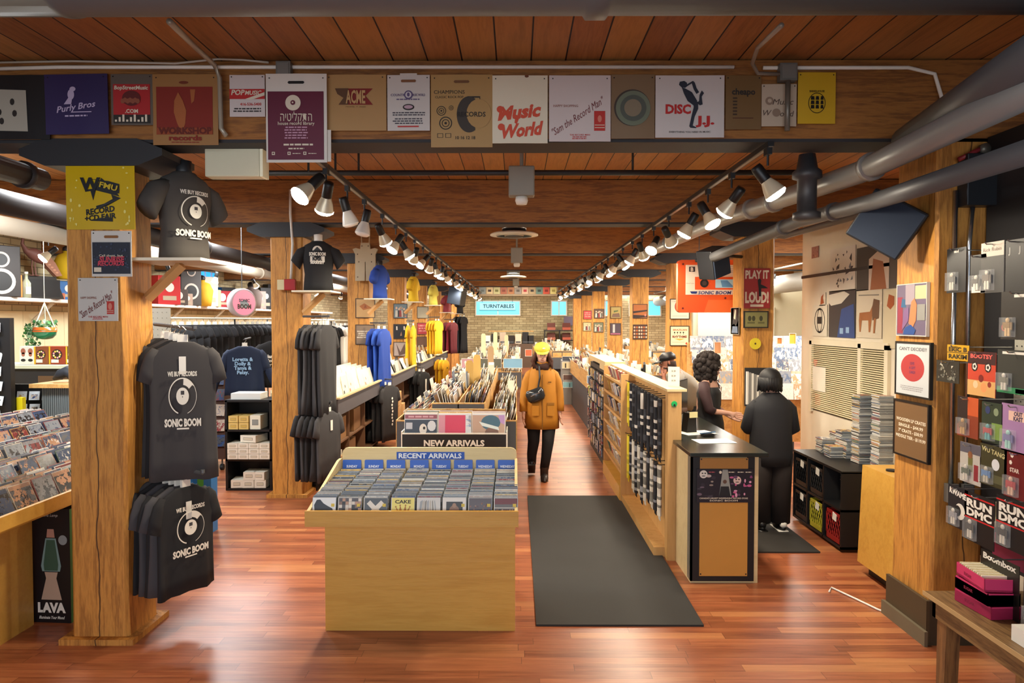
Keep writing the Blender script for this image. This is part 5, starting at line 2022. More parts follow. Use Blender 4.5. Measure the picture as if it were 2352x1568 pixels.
monitor((1.5, 6.55, .99), 62, 'black monitor seen from behind on the counter by the green-stickered post')
monitor((1.66, 9.2, .99), 80, 'black monitor farther along the counter near the capped man')
t = thing('card_terminal', 'small dark card terminal with a yellow slip on the counter', 'terminal', (1.5, 6.2, .99), R(20))
mb = MB()
mb.poly([(-.05, 0), (.05, 0), (.04, .16), (-.03, .17)], -.04, m_black, .09)
mb.build('terminal_body', t)
mb = MB()
mb.box(-.03, .05, -.05, -.045, .13, .18, M('#d9cf9a', .5))
mb.build('receipt', t)
mb = MB()
mb.box(-.05, .05, 0, .003, 0, .165, m_white)
for i in range(3):
    mb.text('$ 20', 0, .13 - i * .04, .014, -.003, INK, .01)
tag(mb.build('price_card', None, (1.33, 6.05, 1.40), R(-30)), 'white price card standing on top of the display unit', 'card')
B_ = B('floor_mat', .13, 1.2, 4.54, 7.94, .0, .012, M('#2b2a28', .85))
tag(B_, 'long dark grey rubber floor mat before the service counter', 'floor mat')
for v in B_.data.vertices:
    if v.co.x > 0:
        v.co.x += .03 * (v.co.y > 0)
tag(B('floor_mat', 1.95, 2.56, 6.0, 7.3, .0, .012, M('#25221f', .9)), 'small dark mat under the person in black behind the counter', 'floor mat')
# ================================================================ record bins
LPM = MB()
LPM.box(-.003, .003, 0, .31, 0, .31, m_edge)
LPM.add([(-.0035, .004, .004), (-.0035, .306, .004), (-.0035, .306, .306), (-.0035, .004, .306)], [(0, 1, 2, 3)], m_cover)
LPM.add([(.0035, .004, .004), (.0035, .306, .004), (.0035, .306, .306), (.0035, .004, .306)], [(0, 1, 2, 3)], m_cover)
LP = LPM.build('vinyl_record', None, (0, 0, 0))
LP['placed'] = 0


def lp(x, y, z, rot, label, group):
    if not LP['placed']:
        LP['placed'] = 1
        LP.location = (x, y, z)
        LP.rotation_euler = rot
        return tag(LP, label, 'record', group)
    return dup(LP, (x, y, z), rot, label, group)


STM = [M(c, .45) for c in ('#e8e2d2', '#d5ccb8', '#f0eee8', '#a9a499', '#2a2a2e', '#8a3a34', '#3f5878', '#c79b48', '#8f8a80', '#53604f', '#e0dccf')]
STW = [20, 14, 16, 9, 8, 4, 4, 4, 6, 3, 10]


def far_records(mb, x0, x1, y0, y1, z, face, rr, step=.03, h=.30, pop=.12):
    """loose far-off records standing in one compartment, leaning over"""
    x = x0 + .01
    while x < x1 - .02:
        m_ = rr.choices(STM, STW)[0]
        lean = face * rr.uniform(.02, .12)
        zt = z + h + rr.uniform(-.02, .02) + (rr.random() < .06) * pop
        mb.add([(x, y0, z), (x + .006, y0, z), (x + .006, y1, z), (x, y1, z), (x + lean, y0, zt), (x + lean + .006, y0, zt), (x + lean + .006, y1, zt), (x + lean, y1, zt)],
               [(0, 3, 2, 1), (4, 5, 6, 7), (0, 1, 5, 4), (2, 3, 7, 6), (1, 2, 6, 5), (0, 4, 7, 3)], m_)
        x += rr.uniform(step * .6, step * 1.5)


def gondola(x0, x1, y0, y1, rim, upper, label, near=0, rowname='', seed=1, records=True, body='#3f3e41', ends='#4d4d51', fill=1.0, base_in=.14):
    """a two-sided record browser: low outer rows, a raised pair of rows in the middle; near = how many compartments hold separate records"""
    rr = random.Random(seed)
    t = thing('record_browser', label, 'record bin', ((x0 + x1) / 2, y0, 0))
    hw, L = (x1 - x0) / 2, y1 - y0
    mb = MB()
    mb.box(-hw + base_in, hw - base_in, .12, L - .12, 0, rim - .26, M(body, .6))
    mb.build('cabinet', t)
    mb = MB()
    bm_ = m_bin
    mb.box(-hw, hw, 0, L, rim - .3, rim - .28, bm_)
    cm = M(ends, .6)
    mb.box(-hw - .012, -hw, 0, L, rim - .3, rim, bm_)
    mb.box(hw, hw + .012, 0, L, rim - .3, rim, bm_)
    mb.build('lower_tray', t)
    mb = MB()
    mb.box(-hw, hw, -.02, 0, rim - .3, rim - .012, cm)
    mb.box(-hw, hw, -.021, 0.001, rim - .012, rim, bm_)
    mb.build('end_panel', t)
    mb = MB()
    mb.box(-hw, hw, L, L + .02, rim - .3, rim, cm)
    mb.build('end_panel', t)
    u0, u1 = -hw * .45, hw * .45
    if upper:
        mb = MB()
        mb.box(u0, u1, .25, L - .25, rim - .28, rim - .12, cm)
        mb.box(u0, u1, .22, .25, rim - .12, rim + .13, cm)
        mb.box(u0, u1, .218, .252, rim + .13, rim + .142, bm_)
        mb.box(u0 - .01, u0, .22, L - .22, rim - .12, rim + .14, bm_)
        mb.box(u1, u1 + .01, .22, L - .22, rim - .12, rim + .14, bm_)
        mb.box(-.006, .006, .22, L - .22, rim - .12, rim + .15, bm_)
        mb.build('upper_tray', t)
    rows = [(-hw, u0, rim - .27, -1, 'lower aisle-side'), (u1, hw, rim - .27, 1, 'lower counter-side')]
    if upper:
        rows += [(u0, 0, rim - .12, -1, 'raised'), (0, u1, rim - .12, 1, 'raised counter-side')]
    n = int(L / .345)
    div = MB()
    st = MB()
    for (a, b, z, face, nm) in rows:
        for i in range(n + 1):
            y = .02 + i * .345
            if y < L - .02:
                div.box(a + .01, b - .01, y - .006, y, z, z + .2 + (.03 if i % 3 == 0 else 0), bm_)
        for i in range(n):
            y = .02 + i * .345
            if not (upper and z > rim - .2 and (i == 0 or i >= n - 1)):
                if i < near:
                    ff = 1.0 if rr.random() < .8 else .6
                    k = max(3, int((b - a) / .021 * .72 * ff))
                    for j in range(k):
                        # the aisle side of each bin stays partly free
                        s0 = (a if face > 0 else b)
                        xx = s0 + face * (.018 + j * .021)
                        ang = face * rr.uniform(8, 14) + (face * 8 if j > k * .7 else 0)
                        zz = (x0 + x1) / 2 + xx
                        lp(zz, y0 + y + .012, z + .012 + rr.uniform(0, .012) + (rr.random() < .04) * .05, (0, R(ang), 0),
                           'record filed in the %s row of %s, %s bin from its front' % (nm, rowname, ['first', 'second', 'third', 'fourth', 'fifth', 'sixth', 'seventh', 'eighth'][i]),
                           '%s row records, %s bin of %s' % (nm, ['first', 'second', 'third', 'fourth', 'fifth', 'sixth', 'seventh', 'eighth'][i], rowname))
                elif records and rr.random() < fill:
                    far_records(st, a + (0 if face > 0 else .06), b - (.06 if face > 0 else 0), y + .012, y + .322, z + .01, face, rr)
                    if rr.random() < .2:
                        xx = rr.uniform(a + .05, b - .05)
                        st.box(xx, xx + .09, y + .1, y + .104, z + .1, z + .42, rr.choice(STM[:3]))
    div.build('bin_divider', t)
    if st.v:
        o = st.build('records_in_bins', None, ((x0 + x1) / 2, y0, 0))
        tag(o, 'mass of upright records filling the bins of ' + (rowname or label), 'records', None, 'stuff')
    return t


gondola(-1.16, .0, 6.98, 12.7, .985, True, 'long two-level record browser running back behind the NEW ARRIVALS rack', 6, 'the middle browser', 2)
gondola(-1.2, .1, 13.5, 19.5, 1.0, True, 'second record browser beyond the middle one, with dark end panel', 0, 'the second browser', 3)
gondola(-1.2, .1, 20.3, 26.5, 1.0, True, 'third record browser near the far brick wall', 0, 'the third browser', 4)
gondola(1.28, 2.2, 12.0, 17.0, 1.05, True, 'record browser with grey side across the aisle beyond the accessory rack', 0, 'the browser beyond the accessory rack', 5, base_in=.02)
gondola(.62, 1.7, 18.0, 26.5, 1.05, True, 'record browser across the aisle farthest back', 0, 'the farthest aisle browser', 6)
gondola(3.1, 4.3, 10.6, 17, 1.05, True, 'record browser beyond the right posts, nearest', 0, 'the browser beyond the right posts', 7)
gondola(3.1, 4.3, 18, 26, 1.05, True, 'record browser beyond the right posts, farther', 0, 'the farther browser beyond the right posts', 8)
gondola(2.35, 3.0, 13.0, 26, .98, False, 'low record browser between the right posts', 0, 'the low browser between the posts', 9)
gondola(5.0, 6.2, 9.5, 16, 1.05, True, 'record browser along the far right wall', 0, 'the browser by the far wall', 10)
gondola(-4.5, -3.4, 15, 24, .98, True, 'record browser behind the left posts', 0, 'the browser behind the left posts', 11)
# tall divider cards standing in the middle browser
for k, (x, y, h_, c, l) in enumerate(((-.52, 9.6, .42, '#c9a45c', 'tan wooden divider board standing tall in the middle browser'), (-.60, 9.3, .36, '#b8934e', 'shorter tan divider board beside the tall one'), (-.42, 12.0, .45, '#a88a66', 'brown divider board at the far end of the middle browser'),
                                      (-.7, 15.5, .6, '#e3d3a8', 'cream tall divider card in the second browser'), (-.5, 17.5, .6, '#e3d3a8', 'cream divider card farther in the second browser'), (-.25, 19.0, .5, '#d9c9a0', 'cream divider card at the end of the second browser'))):
    mb = MB()
    mb.poly([(-.05, -.3), (.05, -.3), (.05, h_ - .04), (.03, h_), (-.03, h_), (-.05, h_ - .04)], 0, M(c, .5), .012)
    tag(mb.build('divider_board', None, (x, y, 1.08), R(20)), l, 'divider')

# NEW ARRIVALS rack
t = thing('new_arrivals_rack', 'black NEW ARRIVALS rack of three record stacks', 'record rack', (-.57, 6.6, 0))
mb = MB()
mb.box(-.48, .48, 0, .02, .74, .905, m_black)
mb.text('NEW ARRIVALS', 0, .825, .055, -.003, m_white, .04, 0, .56)
mb.build('front_board', t)
mb = MB()
mb.box(-.48, .48, .02, .34, .74, .76, m_bin)
mb.box(-.49, -.48, 0, .34, .74, .93, m_white)
mb.box(.48, .49, 0, .34, .74, .93, m_white)
mb.box(-.47, .47, .32, .34, .74, 1.1, m_bin)
mb.box(-.48, .48, -.001, .021, .905, .915, m_white)
mb.build('rack_tray', t)
for x in (-.47, .46):
    B('leg', x, x + .02, .02, .32, 0, .74, m_white, t)


def n_art(k):
    def g(mb):
        if k == 0:
            mb.rect(-.15, .15, .235, .275, -.0045, M('#8a4a56', .4))
            lines(mb, -.14, .14, .24, .27, 1, M('#c99aa4', .4), 5, -.005)
            mb.rect(-.15, .15, .0, .228, -.0045, M('#2f3a4c', .4))
            mb.rect(-.14, -.08, .14, .2, -.005, M('#b5b9c4', .4))
            mb.disc(.02, .14, .035, .05, -.005, M('#d8d2cc', .4), 14)
            mb.disc(.1, .17, .04, .05, -.005, M('#c9ced6', .4), 10)
            mb.disc(.03, .15, .012, .014, -.0055, m_black, 8)
        elif k == 1:
            mb.rect(-.15, -.09, .0, .27, -.0045, M('#c98a9c', .4))
            mb.rect(-.09, .1, .0, .27, -.0045, M('#c8365a', .4))
            for i in range(9):
                mb.poly([(.1, .02 + i * .03), (.15, .03 + i * .03), (.12, .05 + i * .03), (.15, .06 + i * .02)], -.005, M(['#d6dce6', '#8fa6c8'][i % 2], .4))
        else:
            mb.rect(-.15, .15, 0, .27, -.0045, M('#b89a86', .4))
            mb.disc(.02, .2, .09, .07, -.005, M('#3c6478', .4), 18)
            mb.poly([(-.09, .21), (.09, .16), (.1, .13), (-.06, .17)], -.0055, M('#d5e2e2', .4))
            mb.disc(.03, .1, .065, .06, -.0052, M('#7a5a4c', .4), 16)
            mb.poly([(.09, .27), (.15, .27), (.15, .18), (.11, .2)], -.0052, M('#b590c4', .4))
    return g


for k, (nm, l) in enumerate((('grey photo', 'record with a grey portrait photo cover in front of the NEW ARRIVALS rack'), ('pink', 'record with a plain pink cover in the middle of the NEW ARRIVALS rack'), ('blue cap', 'record with a blue-haired head on its cover in the NEW ARRIVALS rack'))):
    cx = -.57 + (-.315 + .315 * k)
    mb = MB()
    mb.box(-.155, .155, -.003, .003, 0, .31, m_white)
    mb.box(-.152, .152, -.004, -.003, .0, .3, M('#cfd4d8', .25))
    mb.T = Matrix.Translation((0, 0, .02))
    n_art(k)(mb)
    o = mb.build('display_record', None, (cx, 6.645, .785), (R(-8), 0, 0))
    tag(o, l, 'record')
    for j in range(7):
        o = dup(LP, (cx + .155 + random.uniform(-.004, .004), 6.68 + j * .022, .785 + random.uniform(0, .008)), (R(-8), 0, R(90)), 'record stacked behind the %s cover of the NEW ARRIVALS rack' % nm, 'records behind the %s cover' % nm)
        o.rotation_euler = (Matrix.Rotation(R(-8), 3, 'X') @ Matrix.Rotation(R(90), 3, 'Z')).to_euler()


# front covers at the ends of far browsers
def facing(px0, py0, px1, py1, Y, c, label, draw=None):
    return framed(px0, py0, px1, py1, Y, label, c, draw, '#e6e2d8', 'display_record', 'record', bw=.006, depth=.01)


facing(1060, 823, 1098, 847, 13.45, '#b58a94', 'pink-edged record standing at the front of the second browser')
facing(1100, 823, 1152, 845, 13.45, '#5a5c50', 'dark grey record standing at the front of the second browser')
facing(1156, 823, 1200, 845, 13.45, '#7fb0cf', 'pale record with blue picture at the front of the second browser')
facing(1291, 818, 1330, 829, 16.8, '#3d4350', 'dark record at the top of the aisle-end rack', None)
facing(1291, 831, 1334, 846, 16.7, '#c9bd98', 'cream record with two black figures on the aisle-end rack', px_draw([('#1c1c1c', [(.15, .1), (.22, .1), (.22, .8), (.15, .8)]), ('#1c1c1c', [(.45, .1), (.6, .1), (.5, .5)])]))
facing(1293, 860, 1325, 873, 16.6, '#5a4038', 'dark brown record low on the aisle-end rack')
facing(1293, 876, 1325, 890, 16.5, '#82b5bd', 'turquoise record at the bottom of the aisle-end rack', px_draw([('#2c4448', [(.45, .1), (.5, .1), (.5, .7), (.45, .7)])]))
B_ = B('end_rack', 1.08, 1.5, 16.75, 17.3, 0, 1.02, M('#8c8a86', .6))
tag(B_, 'grey aisle-end rack carrying five face-out records', 'rack')
facing(1350, 841, 1380, 860, 11.9, '#9ab84c', 'lime green record at the front of the browser beyond the accessory rack')
facing(1348, 862, 1372, 880, 11.9, '#7a8fae', 'blue record under the lime green one')
facing(1349, 884, 1370, 904, 11.9, '#b5bb62', 'white and green record third under the lime one')
facing(1350, 906, 1374, 930, 11.9, '#4a4448', 'dark arched record lowest under the lime one')
facing(1206, 802, 1222, 818, 14.5, '#c9623e', 'small orange record standing by the cap of the walking person')
# low slanted shelves along the left posts
def side_browser(y0, y1, label, seed, who, near):
    t = thing('side_browser', label, 'record bin', (-2.35, y0, 0))
    L = y1 - y0
    mb = MB()
    mb.add([(.25, 0, .84), (.25, 0, 1.03), (-.3, 0, 1.12), (-.3, 0, .70), (.25, L, .84), (.25, L, 1.03), (-.3, L, 1.12), (-.3, L, .70)],
           [(0, 1, 2, 3), (7, 6, 5, 4), (0, 4, 5, 1), (0, 3, 7, 4), (2, 6, 7, 3)], M('#4a464a', .6))
    mb.box(.25, .262, 0, L, .83, 1.045, M('#4a464a', .6))
    mb.box(.245, .29, -.01, L + .01, 1.03, 1.05, M('#cdb88a', .5))
    mb.build('slanted_tray', t)
    mb = MB()
    mb.box(-.3, -.28, 0, L, 0, 1.0, M('#6b4a30', .6))
    for y in (0, L * .33, L * .66, L - .03):
        mb.box(-.3, .16, y, y + .03, 0, .84, M('#6b4a30', .6))
    mb.box(-.3, .16, 0, L, .42, .44, M('#6b4a30', .6))
    mb.box(-.3, .16, 0, L, .04, .06, M('#6b4a30', .6))
    mb.build('storage_shelf', t)
    rr = random.Random(seed)
    if near:
        n = int(L / .33)
        for i in range(n):
            for j in range(5):
                mk = (-2.35 + .16 - j * .075, y0 + .03 + i * .33, 1.0 + j * .018)
                lab = 'white-sleeved record in the slanted side bin %s, %s pocket' % (who, ['first', 'second', 'third', 'fourth', 'fifth', 'sixth', 'seventh', 'eighth', 'ninth'][i])
                sleeve(mk, (0, R(-12 + rr.uniform(-4, 4)), 0), lab, 'white sleeves, %s pocket %s' % (['first', 'second', 'third', 'fourth', 'fifth', 'sixth', 'seventh', 'eighth', 'ninth'][i], who))
    else:
        st = MB()
        for i in range(int(L / .33)):
            far_records(st, -.2, .2, .02 + i * .33, .02 + i * .33 + .31, .98, -1, rr, .07, .22)
        tag(st.build('records_in_bins', None, (-2.35, y0, 0)), 'mass of upright pale records in the slanted side bin ' + who, 'records', None, 'stuff')
    return t


SLM = MB()
SLM.box(-.004, .004, 0, .305, 0, .25, M('#e6dfc8', .5))
for q in (.0045,):
    SLM.add([(q, .14 + .022 * math.cos(a / 10 * 2 * pi), .11 + .022 * math.sin(a / 10 * 2 * pi)) for a in range(10)], [tuple(range(10))], m_edge)
SLM.add([(.0046, .03, .02), (.0046, .09, .02), (.0046, .09, .06), (.0046, .03, .06)], [(0, 1, 2, 3)], m_edge)
SL = SLM.build('white_sleeve_record')
SL['placed'] = 0


def sleeve(loc, rot, label, group):
    if not SL['placed']:
        SL['placed'] = 1
        SL.location, SL.rotation_euler = loc, rot
        return tag(SL, label, 'white sleeve', group)
    return dup(SL, loc, rot, label, group)


side_browser(8.4, 11.35, 'grey slanted side bin of white sleeves between the second and third left posts', 1, 'between the second and third left posts', True)
side_browser(12.1, 14.9, 'grey slanted side bin beyond the blue shirts', 2, 'beyond the blue shirts', False)
side_browser(15.7, 22, 'grey slanted side bin beyond the yellow shirts', 3, 'beyond the yellow shirts', False)
# boxes under the side bins
def carton(x, y, z, w_, d_, h_, rz, label, c='#8a6238', name='cardboard_box'):
    t = thing(name, label, 'box', (x, y, z), R(rz))
    mb = MB()
    mb.box(-w_ / 2, w_ / 2, -d_ / 2, d_ / 2, 0, h_, M(c, .8))
    mb.build('box_body', t, bevel=.004)
    mb = MB()
    mb.box(-.03, .03, -d_ / 2 - .001, d_ / 2 + .001, h_ - .001, h_ + .001, M('#b59468', .4))
    mb.box(-.03, .03, -d_ / 2 - .0015, -d_ / 2, h_ - .08, h_, M('#b59468', .4))
    mb.build('tape', t)
    return t


carton(-2.16, 8.75, 0, .3, .34, .3, -8, 'brown cardboard box on the floor under the nearest side bin')
carton(-2.0, 8.35, 0, .3, .3, .12, 10, 'low tan cardboard box behind the recent arrivals table', '#b58a58')
carton(-2.35, 9.2, .44, .26, .3, .28, 0, 'cardboard box on the upper storage shelf of the nearest side bin')
carton(-2.35, 10.0, .44, .26, .4, .3, 0, 'second cardboard box on the upper storage shelf of the nearest side bin', '#7a542e')
carton(-2.35, 9.7, .06, .26, .4, .3, 0, 'cardboard box on the lower storage shelf of the nearest side bin', '#7a542e')
for i in range(4):
    mb = MB()
    mb.box(-.012, .012, -.15, .15, 0, .3, m_white)
    tag(mb.build('white_binder', None, (-2.3, 8.55 + i * .09, .065), R(90)), 'white sleeve standing under the nearest side bin, among four', 'sleeve', 'white sleeves under the nearest side bin')
for i, (y, z) in enumerate(((12.3, 0), (12.3, .25), (12.3, .5), (12.7, 0), (12.7, .25))):
    carton(-2.12, y, z + .001 * i, .26, .3, .24, 0, ['pale carton at the bottom of the stack beyond the dark shirts', 'pale carton in the middle of the stack beyond the dark shirts', 'pale carton topping the stack beyond the dark shirts', 'farther pale carton on the floor beyond the dark shirts', 'farther pale carton on another beyond the dark shirts'][i], '#c9a068')

# ================================================================ shirts along the left posts
def row_of_shirts(p, d, n, rz, cols, w_, h_, label, flabel, draw=None, seed=0, price=False, sl=.2):
    arm('garment_arm', (p[0] - d[0] * .3, p[1] - d[1] * .3 + .05, p[2]), (p[0] + d[0] * 1.1, p[1] + d[1] * 1.1, p[2]), ('steel arm holding the ' + flabel).replace(' at the front of', ' on').replace(' with long tag', '').replace(' with pale vertical print', ''))
    for i in range(n):
        f = i / max(1, n - 1)
        fr = i == n - 1
        shirt('hanging_shirt', flabel if fr else label, 't-shirt', (p[0] + d[0] * f, p[1] + d[1] * f, p[2] - .09), rz, M(cols[i % len(cols)], .9), draw if fr else None, w_, h_, .06, seed + i,
              None if fr else label + 's', i > n - 3, sl, price and fr)


row_of_shirts((-2.25, 7.75, 2.0), (.24, -.12, 0), 5, 80, ['#2b2b2e', '#4a4a4c', '#18181b', '#3b3b3e'], .44, .95, 'dark shirt crowded on the upper arm of the second post', 'long dark grey shirt at the front of the second post upper arm', seed=30)
row_of_shirts((-2.25, 7.7, 1.08), (.26, -.1, 0), 5, 70, ['#2b2b2e', '#3d3c3e', '#1c1c1f'], .44, .72, 'dark shirt crowded on the lower arm of the second post', 'charcoal shirt with long tag at the front of the second post lower arm', seed=40, price=True)
row_of_shirts((-2.25, 11.3, 1.92), (.2, -.12, 0), 3, 78, ['#1c3f94', '#2a55b5'], .42, .95, 'royal blue shirt behind another on the overalls post', 'royal blue shirt at the front of the overalls post', seed=50)
row_of_shirts((-2.2, 11.2, 1.05), (.25, -.15, 0), 4, 66, ['#17171a', '#2b2a2c'], .46, .85, 'black shirt behind another low on the overalls post', 'black shirt with pale vertical print low on the overalls post',
              lambda mb: [mb.disc(.01 * math.sin(i * 2), -.2 - i * .05, .022, .02, -.05, m_print, 7) for i in range(9)], 60)
row_of_shirts((-2.25, 14.95, 1.95), (.12, -.05, 0), 2, 85, ['#e3b81c', '#d9ab18'], .3, .95, 'yellow shirt behind another beyond the blue shirts', 'long yellow shirt beyond the blue shirts', seed=70)
row_of_shirts((-2.1, 14.9, 1.0), (.2, -.15, 0), 3, 66, ['#141416', '#1c1c1e'], .42, .8, 'black shirt behind another under the yellow shirt', 'black shirt with a white stripe under the long yellow shirt', lambda mb: mb.box(-.02, .02, -.06, -.05, -.6, -.15, m_white), 75)
row_of_shirts((-2.2, 18.5, 2.05), (.22, -.12, 0), 4, 70, ['#e0a81a', '#edc22a'], .42, .85, 'golden shirt behind another on the fifth left post', 'golden yellow shirt at the front of the fifth left post', seed=80)
row_of_shirts((-2.0, 18.4, 1.05), (.2, -.1, 0), 3, 70, ['#d9a016', '#e8bd22'], .36, .6, 'golden shirt behind another low on the fifth left post', 'yellow shirt with black mark low on the fifth left post', lambda mb: mb.rect(-.02, .04, -.22, -.19, -.05, m_black), 85)
row_of_shirts((-2.15, 22.1, 2.0), (.25, -.12, 0), 3, 68, ['#5c1620', '#7a1c28'], .46, .95, 'maroon shirt behind another on the sixth left post', 'maroon shirt at the front of the sixth left post', seed=90)
row_of_shirts((-2.1, 25.7, 2.2), (.25, -.12, 0), 3, 68, ['#16161a', '#202228'], .5, 1.3, 'black shirt behind another on the seventh left post', 'long black shirt at the front of the seventh left post', seed=95)
for (x, y, z, c, rz, l, bx) in ((-2.12, 11.35, 2.28, '#1f4199', 75, 'mannequin torso in a royal blue shirt on a white shelf', 1), (-2.12, 15.0, 2.33, '#e6bf2a', 78, 'mannequin torso in a bright yellow shirt on a white shelf', 1),
                                (-2.12, 18.6, 2.34, '#d6c95a', 78, 'mannequin torso in a pale yellow-green shirt on a white shelf', 1), (-2.12, 22.2, 2.2, '#7a2630', 60, 'mannequin torso in a maroon shirt on a white shelf', 1), (-2.0, 25.8, 2.2, '#17171a', 60, 'mannequin torso in a black shirt on the farthest shelf', 1)):
    bust((x, y - .15, z + .018), R(rz), M(c, .85), l, None, .86)
    bracket_shelf(-2.33, -1.93, y - .35, y + .05, z, -2.3, 1, 'white bracket shelf under the ' + l.split(' in a ')[1].split(' on ')[0] + ' mannequin')
# pale denim vest hanging on the third post
t = thing('hanging_overalls', 'pale beige workwear vest hung flat on the third post', 'garment', (at(840, 645, 11.42).x, 11.42, at(840, 645, 11.42).z))
mb = MB()
vm = M('#b5a78c', .8)
mb.poly([(-.16, 0), (-.01, -.0), (-.005, .3), (.005, .3), (.01, 0), (.16, 0), (.16, .42), (.2, .5), (.15, .52), (.08, .5), (.07, .6), (-.07, .6), (-.08, .5), (-.15, .52), (-.2, .5), (-.16, .42)], -.03, vm, .05)
mb.build('vest_body', t)
mb = MB()
for x in (-.1, .1):
    mb.tube([(x * .6, 0, .6), (x * .7, .0, .82), (x * .3, .02, .9)], .009, vm, 6)
mb.build('strap', t)
mb = MB()
for x, z in ((-.12, .42), (.1, .42), (-.12, .06), (.12, .06), (-.05, .55), (.05, .55), (-.1, .3), (.1, .3)):
    mb.disc(x, z, .01, .012, -.033, M('#5f5242', .6), 8)
mb.build('button', t)
# fire alarm on the second post
t = thing('fire_alarm', 'red fire alarm box under a white conduit on the second post', 'alarm', at(668, 654, 7.87))
B('alarm_box', -.06, .06, -.05, .0, -.06, .06, M('#a3161c', .35), t, .006)
o = B('cover_plate', -.14, -.065, -.03, .0, -.055, .055, M('#cfc49a', .4), t)
pipe('conduit', [at(668, 640, 7.87), at(672, 560, 7.87), at(667, 490, 7.87), at(667, 435, 7.87)], .014, m_white, 'white conduit running up the second post to the ceiling', 'conduit')

# ================================================================ black cube shelf of white boxes behind the second post
t = thing('cube_shelf', 'black cube shelf of white boxes beside the second post', 'shelf', (-2.78, 8.2, 0))
mb = MB()
x0, x1 = -.56, .5
for x in (x0, -.05, x1 - .02):
    mb.box(x, x + .025, 0, .38, .02, 1.04, m_black)
for z in (.0, .34, .68, 1.02):
    mb.box(x0, x1, 0, .38, z, z + .025, m_black)
mb.box(x0, x1, .37, .38, 0, 1.04, m_black)
mb.build('cabinet', t)


def stock_box(x, y, z, w_, d_, h_, rz, c, label, lid='#cfc6ae', group=None):
    t = thing('stock_box', label, 'box', (x, y, z), R(rz), group)
    B('box_body', -w_ / 2, w_ / 2, -d_ / 2, d_ / 2, 0, h_, M(c, .6), t)
    mb = MB()
    mb.box(-w_ * .3, w_ * .3, -d_ / 2 - .001, -d_ / 2, h_ * .3, h_ * .7, M('#6a6a66', .6))
    mb.box(-w_ * .28, w_ * .28, -d_ / 2 - .0015, -d_ / 2 - .001, h_ * .34, h_ * .66, M(lid, .6))
    mb.build('box_label', t)
    return t


wb = '#e2dccb'
for i, (x, z) in enumerate(((-3.25, .705), (-3.13, .705), (-3.25, .785), (-3.13, .785))):
    stock_box(x, 8.33, z, .11, .24, .075, 0, '#d6b86a', 'pale yellow-fronted carton, %s of four on the top level of the cube shelf' % ['lower outer', 'lower inner', 'upper outer', 'upper inner'][i], '#c9a84e')
stock_box(-3.0, 8.35, .705, .12, .26, .16, 0, '#e2e0cc', 'white carton with barcode beside the yellow-fronted ones', '#8a8f8a')
stock_box(-2.62, 8.35, .705, .09, .26, .2, 0, '#cfd2d8', 'tall pale carton on the top level next to the second post', '#9a9aa0')
stock_box(-2.5, 8.35, .705, .12, .26, .18, 0, '#7e93ad', 'blue-grey carton on the top level next to the second post', '#8a9ab0')
n = 0
W = ['first', 'second', 'third', 'fourth', 'fifth', 'sixth', 'seventh', 'eighth', 'ninth', 'tenth']
for r_ in range(3):
    for c_ in range(4):
        stock_box(-3.25 + c_ * .122, 8.3, .366 + r_ * .062, .118, .24, .058, 0, wb, 'flat white box in the middle cubby stack, %s row, %s along' % (W[r_], W[c_]))
stock_box(-3.05, 8.32, .556, .2, .24, .08, -14, wb, 'tilted white box topping the middle cubby stack')
for k, (x, z) in enumerate(((-2.72, .366), (-2.57, .366), (-2.42, .366), (-2.7, .46), (-2.55, .46), (-2.66, .555))):
    stock_box(x, 8.32, z, .13, .22, .09, random.uniform(-6, 6), wb, 'white box in the cubby by the second post, %s of its heap' % W[k])
for k, (x, z) in enumerate(((-3.23, .028), (-3.09, .028), (-2.95, .028), (-3.08, .12), (-2.95, .12))):
    stock_box(x, 8.32, z, .13, .22, .09, random.uniform(-10, 10), wb, 'white box in the bottom cubby heap, %s of five' % W[k])
for k in range(4):
    mb = MB()
    mb.box(-.03, .03, -.12, .12, 0, .26, M('#3a3836', .6))
    mb.box(-.028, .028, -.121, -.12, .01, .05, m_white)
    tag(mb.build('poster_tube_box', None, (-2.62 + k * .05, 8.34, .03), (0, R(-16), 0)), 'dark long box leaning in the bottom cubby, among four', 'box', 'leaning dark boxes in the bottom cubby')
for k, (x, w_, h_, c, l) in enumerate(((-3.12, .34, .07, '#dfe3e0', 'flat pile of white paper lying on top of the cube shelf'), (-2.6, .3, .08, '#b98a5c', 'flat orange-brown carton lying on top of the cube shelf'))):
    tag(B('paper_pile' if k == 0 else 'flat_carton', x - w_ / 2, x + w_ / 2, 8.25, 8.5, 1.046, 1.046 + h_, M(c, .6)), l, 'paper' if k == 0 else 'box')
for i in range(18):
    sleeve((-3.0 + i * .035, 8.75, .85), (R(0), 0, R(-8)), 'record filed upright behind the cube shelf', 'records filed behind the cube shelf')
tag(B('record_crate', -3.1, -2.3, 8.68, 9.1, 0, .85, m_dark), 'dark crate stand of records behind the cube shelf', 'stand')
